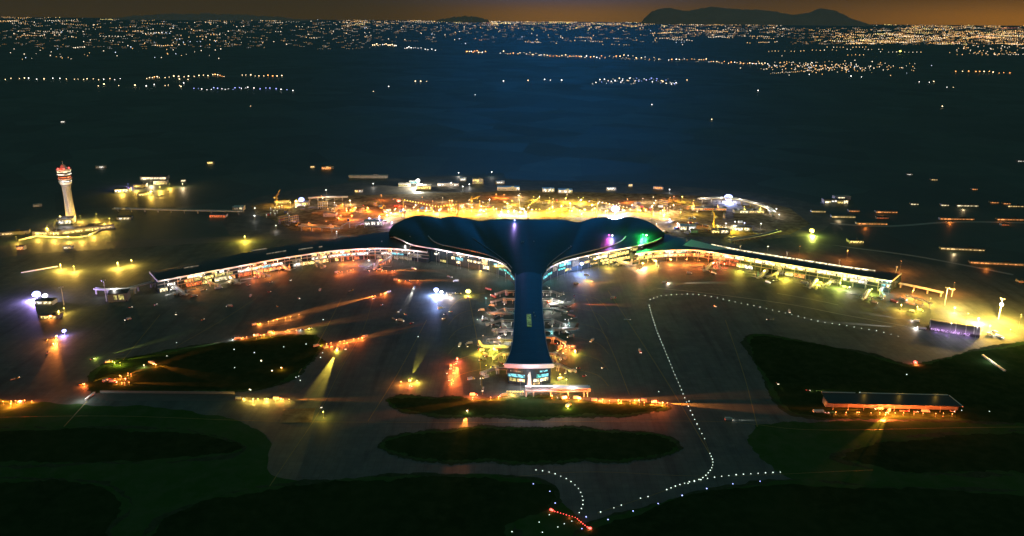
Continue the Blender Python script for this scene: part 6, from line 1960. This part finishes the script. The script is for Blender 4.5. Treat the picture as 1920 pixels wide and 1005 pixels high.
row_lights([(1331, 851), (1336, 863), (1336, 873), (1330, 885), (1315, 898), (1290, 905), (1270, 911), (1250, 919)], 18, 'mint', 0.62, 'small white light in the hook at the end of the long row', 'hook of lights at the lower right')
row_lights([(1463, 886), (1410, 889), (1360, 893), (1320, 899), (1290, 907)], 14, 'mint', 0.62, 'small white light in the row running right from the hook', 'row of lights right of the hook')
row_lights(None, 0, 'mint', 0.6, 'white light in the loose row below the hook', 'loose lights below the hook', pts=[P(x, y, 0) for x, y in [(1215, 932), (1201, 935), (1165, 948), (1151, 953), (1126, 961)]])
row_lights([(1005, 882), (1030, 886), (1050, 893), (1065, 900), (1078, 910), (1088, 922), (1093, 938), (1092, 950), (1086, 962)], 15, 'mint', 0.6, 'small white light in the curve above the red stop lights', 'curve of lights above the red lights')
row_lights(None, 0, 'blue', 0.6, 'bluish edge light beside the bottom right taxiway', 'bluish edge lights at the bottom',
           pts=[P(x, y, 0) for x, y in [(1000, 908), (1031, 922), (1041, 944), (1140, 975), (1187, 959), (1234, 945), (1279, 930), (1325, 917), (1374, 908), (1425, 903), (1099, 970), (1091, 992)]])
row_lights([(1040, 960), (1055, 964), (1068, 968), (1079, 971), (1086, 977), (1094, 984), (1101, 989)], 14, 'red', 0.5, 'red stop light in the bent row at the bottom', 'red stop lights')
row_lights(None, 0, 'red', 1.4, 'large red lamp at an end of the red stop row', 'end lamps of the red stop row', pts=[P(x, y, 0) for x, y in [(1033, 957), (1036, 958), (1104, 991), (1107, 992)]])
for x, y in ((1034, 957), (1105, 991), (1068, 969), (1085, 977)):
    lamp(P(x, y, 1.6) , 'red', 900, 0.3)
row_lights(None, 0, 'mint', 0.5, 'scattered white light near the red stop row', 'scattered lights at the bottom',
           pts=[P(x, y, 0) for x, y in [(1011, 980), (1030, 966), (960, 998), (1017, 999), (1046, 989), (1058, 983), (1072, 978)]])
row_lights(None, 0, 'mint', 0.7, 'white light on the left grass island or the apron round it', 'scattered lights round the left island',
           pts=[P(x, y, 0) for x, y in [(439, 656), (477, 662), (490, 678), (532, 651), (574, 646), (511, 695), (560, 706), (563, 714), (555, 708), (313, 668), (331, 643), (605, 662), (601, 671), (784, 632), (895, 600), (606, 600), (1700, 703), (1612, 737),
                                                            (1803, 770), (1855, 772), (772, 725), (1235, 735), (1292, 753), (470, 732), (440, 690)]])
row_lights(None, 0, 'warm', 0.9, 'warm light on the left grass island', 'warm lights on the left island', pts=[P(x, y, 0) for x, y in [(490, 677), (527, 690), (510, 696), (468, 731)]])

# ------------------------------------------------------------------ far lamps, one by one
FAR = {}
def far_lamps(px, n, ks, size, label, group, jx=0.0, jy=0.0, pts=None, rnd=random.Random(3)):
    if pts is None:
        pts = []
        for i in range(n):
            t = (i + 0.5) / n * (len(px) - 1)
            a, b = px[int(t)], px[min(int(t) + 1, len(px) - 1)]
            u_ = t - int(t)
            pts.append((a[0] + (b[0] - a[0]) * u_ + rnd.uniform(-jx, jx), a[1] + (b[1] - a[1]) * u_ + rnd.uniform(-jy, jy)))
    for x, y in pts:
        k = rnd.choice(ks)
        p = P(x, y, 0)
        s = pxsize(p) * size * rnd.choice((0.55, 0.7, 0.85, 1.0, 1.15))
        if k not in FAR:
            mb = MB()
            mb.bar((0, 0, 0), (0, 0, 2.6), 0.28, 0.28, 0)
            mb.bar((0, 0, 2.5), (0, -0.9, 2.8), 0.2, 0.2, 0)
            mb.ball((0, -0.9, 2.75), 0.95, 1, 6, 4, 0.8)
            o = mb.build('street_lamp', [M['steel'], E[k]])
            FAR[k] = o
        else:
            o = FAR[k].copy()
            COL.objects.link(o)
        o.location = (p.x, p.y, 0)
        o.scale = (s, s, s)
        tag(o, label, 'street lamp', group)
far_lamps([(698, 87), (720, 85), (745, 89)], 13, ['white', 'warm'], 0.9, 'lamp in the left end of the far road row, before a gap', 'left end of the far road row', 1, 1.2)
far_lamps([(757, 91), (780, 91), (820, 96)], 12, ['white'], 0.8, 'lamp in the second stretch of the far road row', 'second stretch of the far road row', 1, 1.0)
far_lamps([(872, 98), (890, 98), (912, 101)], 11, ['warm', 'white', 'orange'], 0.9, 'warm lamp of the short bunch left of the long far row', 'short bunch of far lamps', 1.5, 2)
far_lamps([(936, 100), (980, 101), (1020, 104), (1060, 106), (1090, 108), (1130, 108), (1180, 108), (1240, 111)], 50, ['warm', 'white', 'orange', 'warm'], 0.85, 'warm lamp in the long far road row at the middle', 'long far road row', 1.5, 2.6)
far_lamps([(1250, 113), (1310, 113), (1350, 118), (1400, 121), (1440, 122)], 34, ['warm', 'orange', 'white'], 0.85, 'lamp in the right part of the far road row', 'right part of the far road row', 1.5, 1.8)
far_lamps([(1112, 154), (1160, 152), (1200, 150), (1240, 154), (1270, 156)], 46, ['white', 'white', 'warm', 'blue'], 0.75, 'white lamp of the village alone in the dark middle distance', 'lamps of the lone village', 4, 5)
far_lamps([(274, 149), (300, 147), (350, 145), (400, 143), (423, 145)], 22, ['orange', 'warm'], 1.0, 'orange lamp in the lit road stretch at left', 'orange road lamps at left', 1, 1)
far_lamps([(450, 142), (490, 144), (534, 145)], 10, ['warm', 'orange'], 0.9, 'warm lamp in the short stretch right of the orange road lamps', 'short warm stretch at left', 1, 0.6)
far_lamps([(8, 150), (60, 150), (135, 149), (180, 151), (232, 149)], 20, ['warm', 'white'], 0.85, 'lamp in the sparse row at the far left', 'sparse row at far left', 3, 1.5)
far_lamps([(362, 168), (420, 168), (470, 167), (556, 171)], 24, ['white', 'blue'], 0.8, 'white lamp in the lower row at left', 'lower white row at left', 2, 1.6)
far_lamps(None, 0, ['white', 'warm'], 1.1, 'lamp scattered between the two rows at left', 'scattered lamps at left', pts=[(185, 163), (196, 161), (223, 162), (254, 163), (275, 164), (290, 161), (310, 162), (316, 161), (337, 162), (340, 165), (345, 158), (353, 151), (337, 151)])
far_lamps(None, 0, ['white', 'warm'], 0.9, 'single lamp alone in the wide dark field', 'single lamps in the dark field',
          pts=[(470, 200), (700, 173), (729, 164), (779, 155), (789, 155), (800, 154), (944, 154), (990, 153), (1021, 151), (1032, 152), (1053, 153), (891, 179), (1222, 198), (1421, 172), (1334, 226), (1288, 152), (1766, 202), (1517, 141),
               (1595, 145), (1615, 146), (1742, 156), (1750, 155), (1775, 165), (1787, 165), (1723, 155), (115, 229), (130, 382)])
far_lamps([(1786, 135), (1830, 137), (1860, 137), (1897, 139)], 11, ['warm', 'orange'], 0.9, 'warm lamp in the short row at the far right', 'short row at far right', 1, 1)

# ------------------------------------------------------------------ far towns: uncountable lights
rnd = random.Random(21)
KS = ['white', 'warm', 'orange', 'yellow', 'blue', 'red']
cmats = [emat('town_white', (1, .80, .56), 2.6), emat('town_warm', (1, .58, .24), 2.6), emat('town_orange', (1, .50, .14), 2.4), emat('town_yellow', (1, .78, .25), 2.6), emat('town_blue', (.7, .8, 1), 2.4), emat('town_red', (1, .25, .15), 2.0)]
def hz_y(x):
    return HY + (x - CX) * ROLL
town = MB()
def spot(x, y, s, k):
    p = P(x, y, 0)
    if p.y < 0 or p.y > 71000 or abs(p.x) > 69000:
        return
    r = pxsize(p) * s * 0.85
    c = Vector((p.x, p.y, r * 0.9))
    vs = [c + Vector(v) * r for v in ((1, 0, 0), (-1, 0, 0), (0, 1, 0), (0, -1, 0), (0, 0, .9), (0, 0, -.9))]
    town.add(vs, [(0, 2, 4), (2, 1, 4), (1, 3, 4), (3, 0, 4), (2, 0, 5), (1, 2, 5), (3, 1, 5), (0, 3, 5)], k)
def pick(wts):
    t = rnd.random() * sum(wts)
    for i, q in enumerate(wts):
        t -= q
        if t <= 0:
            return i
    return 0
def streets(n, x0, x1, y0, y1, wts, dots=(3, 14), step=(2.2, 5), smin=.45, smax=.95, drift=.05, pw_=1.0):
    for _ in range(n):
        x = rnd.uniform(x0, x1)
        y = y0 + (y1 - y0) * rnd.random() ** pw_
        y = max(y, hz_y(x) + 3.0)
        st, dr, k = rnd.uniform(*step), rnd.uniform(-drift, drift), pick(wts)
        for i in range(rnd.randint(*dots)):
            if rnd.random() < 0.82:
                spot(x + i * st, max(y + i * st * dr + rnd.uniform(-.5, .5), hz_y(x + i * st) + 2.0), rnd.uniform(smin, smax), k if rnd.random() < .75 else pick(wts))
def dust(n, x0, x1, y0, y1, wts, smin=.5, smax=1.1, pw_=1.0):
    for _ in range(n):
        x = rnd.uniform(x0, x1)
        y = y0 + (y1 - y0) * rnd.random() ** pw_
        spot(x, max(y, hz_y(x) + 2.5), rnd.uniform(smin, smax), pick(wts))
# left plain
streets(26, -20, 640, 25, 46, (5, 4, 1, 2, 0, 0), (4, 16), (2.5, 5))
streets(22, 0, 640, 46, 80, (6, 4, 1, 0, 1, 0), (2, 9), (3, 7), .5, 1.1)
dust(110, 0, 430, 40, 112, (6, 3, 1, 0, 1, 0), .5, 1.25)
dust(50, 330, 700, 36, 85, (6, 3, 0, 0, 1, 0))
streets(7, 60, 420, 62, 100, (6, 3, 1, 0, 0, 0), (4, 10), (3, 6), .7, 1.3)
streets(8, -20, 130, 26, 70, (5, 5, 1, 0, 0, 0), (5, 12), (3, 5))
streets(6, 190, 360, 30, 36, (6, 4, 0, 1, 0, 0), (10, 24), (2.6, 4.2))
# middle
streets(26, 640, 910, 29, 50, (5, 4, 1, 1, 0, 0), (3, 12), (2.5, 5))
dust(40, 640, 900, 36, 75, (6, 3, 0, 0, 1, 0))
streets(44, 905, 1060, 33, 46, (2, 4, 3, 5, 0, 0), (4, 14), (2, 4), .5, 1.0)
streets(28, 1060, 1200, 36, 52, (3, 4, 3, 4, 0, 0), (3, 10), (2, 4))
dust(60, 900, 1210, 38, 58, (3, 3, 2, 4, 0, 0))
dust(46, 850, 1280, 52, 86, (6, 4, 0, 0, 1, .5))
streets(10, 940, 1290, 58, 84, (5, 5, 1, 0, 1, 0), (3, 9), (3, 5))
# right
streets(30, 1240, 1460, 44, 62, (4, 5, 3, 1, 0, 0), (3, 12), (2, 4.5))
dust(46, 1240, 1480, 44, 70, (5, 4, 1, 0, 0, 0))
streets(12, 1210, 1480, 62, 82, (4, 5, 1, 0, 0, 0), (5, 13), (3, 5), .6, 1.0)
streets(30, 1490, 1700, 55, 80, (4, 5, 3, 1, 0, 0), (3, 12), (2, 4.5))
streets(70, 1560, 1930, 62, 84, (3, 5, 4, 1, 0, 0), (4, 15), (2, 4.5), .55, 1.1)
streets(70, 1690, 1930, 44, 74, (2, 4, 6, 2, 0, 0), (4, 16), (2, 4.5), .5, 1.05)
streets(14, 1610, 1760, 38, 48, (3, 4, 4, 2, 0, 0), (4, 12), (2, 4))
streets(8, 1440, 1930, 88, 104, (4, 6, 2, 0, 0, 0), (6, 16), (5, 9), .6, 1.05, .01)
dust(80, 1780, 1930, 76, 104, (4, 5, 3, 0, 0, 0), .6, 1.2)
faint = len(cmats)
cmats += [emat('town_faint_warm', (1, .62, .28), 0.9), emat('town_faint_orange', (1, .42, .10), 0.8), emat('town_faint_white', (1, .9, .8), 0.8)]
def veil(n, x0, x1, y0, y1, wts, pw_=1.0):
    for _ in range(n):
        x = rnd.uniform(x0, x1)
        y = max(y0 + (y1 - y0) * rnd.random() ** pw_, hz_y(x) + 2.0)
        m_ = rnd.randint(1, 5)
        for i in range(m_):
            spot(x + i * rnd.uniform(1.6, 3), y + rnd.uniform(-.3, .3), rnd.uniform(.4, .7), faint + pick(wts))
veil(520, 1680, 1935, 42, 84, (3, 6, 1), .9)
veil(240, 1480, 1720, 52, 84, (4, 4, 2))
veil(200, 1240, 1480, 44, 70, (4, 4, 3))
veil(260, 895, 1205, 33, 56, (4, 6, 1), 1.3)
veil(160, 640, 900, 30, 60, (4, 2, 4))
veil(620, -10, 700, 24, 92, (5, 3, 4), 1.2)
veil(220, 640, 1300, 36, 80, (5, 3, 3), 1.2)
streets(30, 640, 920, 29, 44, (3, 5, 2, 2, 0, 0), (4, 14), (2, 4), .45, .9)
streets(20, -20, 640, 24, 40, (3, 5, 2, 2, 0, 0), (4, 14), (2, 4), .45, .9)
streets(40, 1640, 1930, 42, 82, (2, 4, 6, 2, 0, .3), (4, 16), (1.8, 3.6), .45, .9)
streets(18, 905, 1200, 34, 46, (2, 4, 4, 4, 0, .3), (4, 12), (1.8, 3.4), .45, .9)
# town right of the middle
for _ in range(230):
    x = rnd.gauss(1540, 62) if rnd.random() < .75 else rnd.uniform(1440, 1720)
    y = 126 + rnd.gauss(0, 5.0) + (x - 1540) * 0.012
    spot(x, y, rnd.uniform(.55, 1.15), pick((5, 5, 3, 0, 1, 0)))
for i in range(22):
    spot(1445 + i * 3.6, 138 - i * .25 + rnd.uniform(-.8, .8), rnd.uniform(.5, .9), pick((3, 5, 3, 0, 0, 0)))
for i in range(46):
    x = rnd.uniform(936, 1440)
    spot(x, 100 + (x - 936) * .042 + rnd.uniform(-2, 2), rnd.uniform(.4, .6), pick((3, 5, 3, 0, 0, 0)))
for i in range(24):
    spot(rnd.uniform(1115, 1270), 153 + rnd.uniform(-5, 5), rnd.uniform(.4, .6), pick((6, 3, 0, 0, 1, 0)))
tw = town.build('city_lights', cmats)
tag(tw, 'countless lights of far towns strewn below the horizon', 'city lights', kind='stuff')

# ------------------------------------------------------------------ clutter of the building site
rc = random.Random(5)
def site_spot(x0, x1, y0, y1):
    x, y = rc.uniform(x0, x1), rc.uniform(y0, y1)
    return P(x, y, 0), x, y
def container_proto(paint):
    t = thing('shipping_container', 'c', 'container')
    b_ = MB()
    b_.box((0, 0, 1.35), (6.1, 2.44, 2.5))
    for k in range(14):
        for s in (-1, 1):
            b_.box((-2.8 + k * 0.43, s * 1.24, 1.35), (0.2, 0.06, 2.3))
    b_.build('body', M[paint], t)
    MB().box((3.08, 0, 1.35), (0.08, 2.2, 2.3)).build('door', M['steel'], t)
    return t
def pile_proto():
    t = thing('material_stack', 'm', 'stack')
    for k in range(3):
        MB().box((0, (k - 1) * 2.2, 0.7 + 0.2 * (k % 2)), (9 - k, 1.9, 1.4 + 0.4 * (k % 2))).build('bundle', M['steel' if k % 2 else 'dirt'], t)
    return t
def frame_proto():
    t = thing('scaffold', 's', 'scaffold')
    for x in range(5):
        for y in (0, 1):
            MB().tube((x * 3 - 6, y * 3, 0), (x * 3 - 6, y * 3, 9), 0.14, n=6).build('standard', M['steel'], t)
    for z in (3, 6, 9):
        MB().box((0, 1.5, z), (12.4, 3.2, 0.25)).build('platform', M['crane_yellow'], t)
    return t
def excavator_proto():
    t = thing('excavator', 'e', 'excavator')
    for s in (-1, 1):
        MB().box((0, s * 1.3, 0.6), (4.4, 0.7, 1.2), top=(.85, 1)).build('track', M['rubber'], t)
    MB().box((-0.4, 0, 2.0), (3.6, 2.6, 1.5)).build('body', M['crane_yellow'], t)
    MB().box((0.8, 0.7, 3.3), (1.4, 1.1, 1.4), top=(.8, .9)).build('cab', M['glass'], t)
    bm_ = MB()
    bm_.bar((1.2, -0.4, 2.4), (4.6, -0.4, 5.6), 0.5, 0.8)
    bm_.bar((4.6, -0.4, 5.6), (7.0, -0.4, 2.6), 0.4, 0.6)
    bm_.build('boom', M['crane_yellow'], t)
    MB().box((7.2, -0.4, 1.9), (1.1, 1.3, 1.2), top=(.5, 1)).build('bucket', M['dark'], t)
    return t
protos = [('container', container_proto('paint_blue'), 'blue shipping container on the building site', 'blue containers of the building site', 16), ('container', container_proto('paint_white'), 'white shipping container on the building site', 'white containers of the building site', 18),
          ('container', container_proto('paint_red'), 'red shipping container on the building site', 'red containers of the building site', 12), ('stack', pile_proto(), 'stack of bundled steel and timber on the building site', 'stacks of material on the building site', 34),
          ('scaffold', frame_proto(), 'steel scaffold tower with yellow decks on the building site', 'scaffolds of the building site', 14), ('excavator', excavator_proto(), 'yellow excavator with its boom bent on the building site', 'excavators of the building site', 8)]
for kd, o, lab, grp, n in protos:
    for i in range(n):
        x0, x1, y0, y1 = rc.choice([(600, 760, 384, 420), (640, 1280, 376, 400), (760, 1240, 386, 402), (1240, 1420, 395, 438), (500, 640, 385, 425)])
        p, x, y = site_spot(x0, x1, y0, y1)
        rz = rc.uniform(0, PI)
        sc = rc.uniform(1.2, 1.9)
        if i == 0:
            o.location, o.rotation_euler = (p.x, p.y, 0.05), (0, 0, rz)
            o.scale = (sc,) * 3
            o['label'] = lab
            o['group'] = grp
        else:
            dup(o, (p.x, p.y, 0.05), rz, lab, grp, sc)
# crowded service vehicles beside the pier
for side, xa, xb in (('left', 900, 956), ('right', 1024, 1078)):
    for i in range(26):
        y = 540 + (716 - 540) * (i + rc.random()) / 26
        fl = 0 if y < 640 else (y - 640) * 0.28
        x = rc.uniform(xa - fl, xb - fl) if side == 'left' else rc.uniform(xa + fl, xb + fl)
        kd = rc.choice(['truck', 'tug', 'tug', 'truck', 'car', 'bus'])
        pt = rc.choice([k for k in PROTO if k[0] == kd])[1]
        nm = {'truck': 'truck', 'tug': 'baggage tractor with carts', 'car': 'car', 'bus': 'bus'}[kd]
        cn = {'paint_white': 'white', 'paint_red': 'red', 'paint_yellow': 'yellow', 'paint_blue': 'dark blue'}[pt]
        V('%s %s crowded among the bridges %s of the pier' % (cn, nm, side), x, y, (x + rc.uniform(-9, 9), y + rc.uniform(-3, 3)), kd, pt, dup_group='%s %ss crowded %s of the pier' % (cn, nm, side))
    for i in range(15):
        y = 545 + 165 * (i + rc.random()) / 15
        x = rc.uniform(xa, xb)
        stand_lamp(P(x, y, rc.choice((4, 6, 9))), rc.choice(['white', 'warm', 'teal', 'white']) if y < 630 else rc.choice(['gold', 'warm', 'orange', 'yellow']), rc.choice((1500, 3000, 5000)), 'among the bridges %s of the pier' % side)
# the rest of the apron: scattered carts and vans
for i, (x, y) in enumerate([(742, 600), (760, 590), (748, 585), (772, 607), (835, 590), (845, 585), (832, 598), (700, 560), (660, 545), (560, 560), (520, 575), (600, 545), (505, 548), (470, 556), (430, 575), (380, 600), (330, 590), (240, 600), (1150, 560), (1180, 600),
                            (1110, 640), (1130, 690), (1200, 660), (1480, 585), (1440, 600), (1340, 575)]):
    kd = rc.choice(['truck', 'tug', 'car'])
    pt = rc.choice([k for k in PROTO if k[0] == kd])[1]
    nm = {'truck': 'truck', 'tug': 'baggage tractor with carts', 'car': 'car'}[kd]
    cn = {'paint_white': 'white', 'paint_red': 'red', 'paint_yellow': 'yellow', 'paint_blue': 'dark blue'}[pt]
    sd = 'left' if x < 900 else 'right'
    V('%s %s standing unlit on the open apron %s of the pier' % (cn, nm, sd), x, y, (x + rc.uniform(-9, 9), y + rc.uniform(-4, 4)), kd, pt, dup_group='unlit %s %ss on the open apron %s of the pier' % (cn, nm, sd))
# white posts on the dark ground left of the site
for i, (x, y) in enumerate([(500, 408), (508, 404), (514, 400), (516, 405), (520, 400), (508, 395), (516, 394), (524, 392), (540, 405), (543, 409), (529, 390)]):
    p = P(x, y, 0)
    o = MB().tube((0, 0, 0), (0, 0, 6), 0.5, 0.4, 8, 0).ball((0, 0, 6.4), 0.8, 1, 8, 5).build('marker_post', [M['white'], E['mint']])
    o.location = p
    tag(o, 'white post in the cluster left of the building site', 'post', 'white posts left of the building site')

# added rows of low lamps, standing in for streaked vehicle lights
for k, (x0, y0, x1, y1, n, c, pw_, nm) in enumerate([(448, 634, 562, 619, 9, 'ember', 9000, 'the queue of trucks'), (604, 646, 690, 632, 7, 'ember', 11000, 'the upper orange lane'), (616, 652, 656, 641, 4, 'ember', 9000, 'the lower orange lane'),
                                       (206, 714, 250, 701, 5, 'ember', 9000, 'the upper red lane'), (212, 718, 248, 717, 4, 'ember', 8000, 'the lower red lane'), (2, 753, 62, 751, 6, 'ember', 14000, 'the corner glow'),
                                       (694, 556, 726, 550, 4, 'ember', 10000, 'the middle lane'), (486, 607, 562, 590, 7, 'orange', 9000, 'the long orange lane'), (746, 526, 786, 526, 4, 'ember', 9000, 'the short lane'),
                                       (690, 508, 746, 508, 6, 'ember', 10000, 'the inner wing lane'), (630, 513, 668, 504, 5, 'ember', 12000, 'the glow under the left wing'), (452, 749, 546, 749, 8, 'gold', 7000, 'the road below the island'),
                                       (1110, 750, 1255, 756, 11, 'ember', 12000, 'the long glow below the pier'), (852, 678, 846, 726, 7, 'ember', 9000, 'the upright glow'), (1560, 773, 1790, 776, 14, 'ember', 8000, 'the long shed')]):
    for i in range(n):
        t_ = (i + 0.5) / n
        t_ += rs.uniform(-.4, .4) / n
        stand_lamp(P(x0 + (x1 - x0) * t_, y0 + (y1 - y0) * t_ + rs.uniform(-.8, .8), rs.choice((2.2, 3, 4))), c, pw_ * rs.uniform(.25, .8), 'added along ' + nm, 0.2)
# ------------------------------------------------------------------ night haze
hz = MB().box((0, 35000, 800), (150000, 80000, 1602)).build('haze', None)
hm_ = bpy.data.materials.new('haze')
hm_.use_nodes = True
ht = hm_.node_tree
for n in list(ht.nodes):
    ht.nodes.remove(n)
pv = ht.nodes.new('ShaderNodeVolumePrincipled')
pv.inputs['Color'].default_value = (0.66, 0.76, 0.9, 1)
pv.inputs['Density'].default_value = 5e-6
ho = ht.nodes.new('ShaderNodeOutputMaterial')
ht.links.new(pv.outputs[0], ho.inputs['Volume'])
hz.data.materials.clear()
hz.data.materials.append(hm_)
tag(hz, 'thin night haze over the whole plain', 'haze', kind='stuff')
S.cycles.volume_bounces = 0
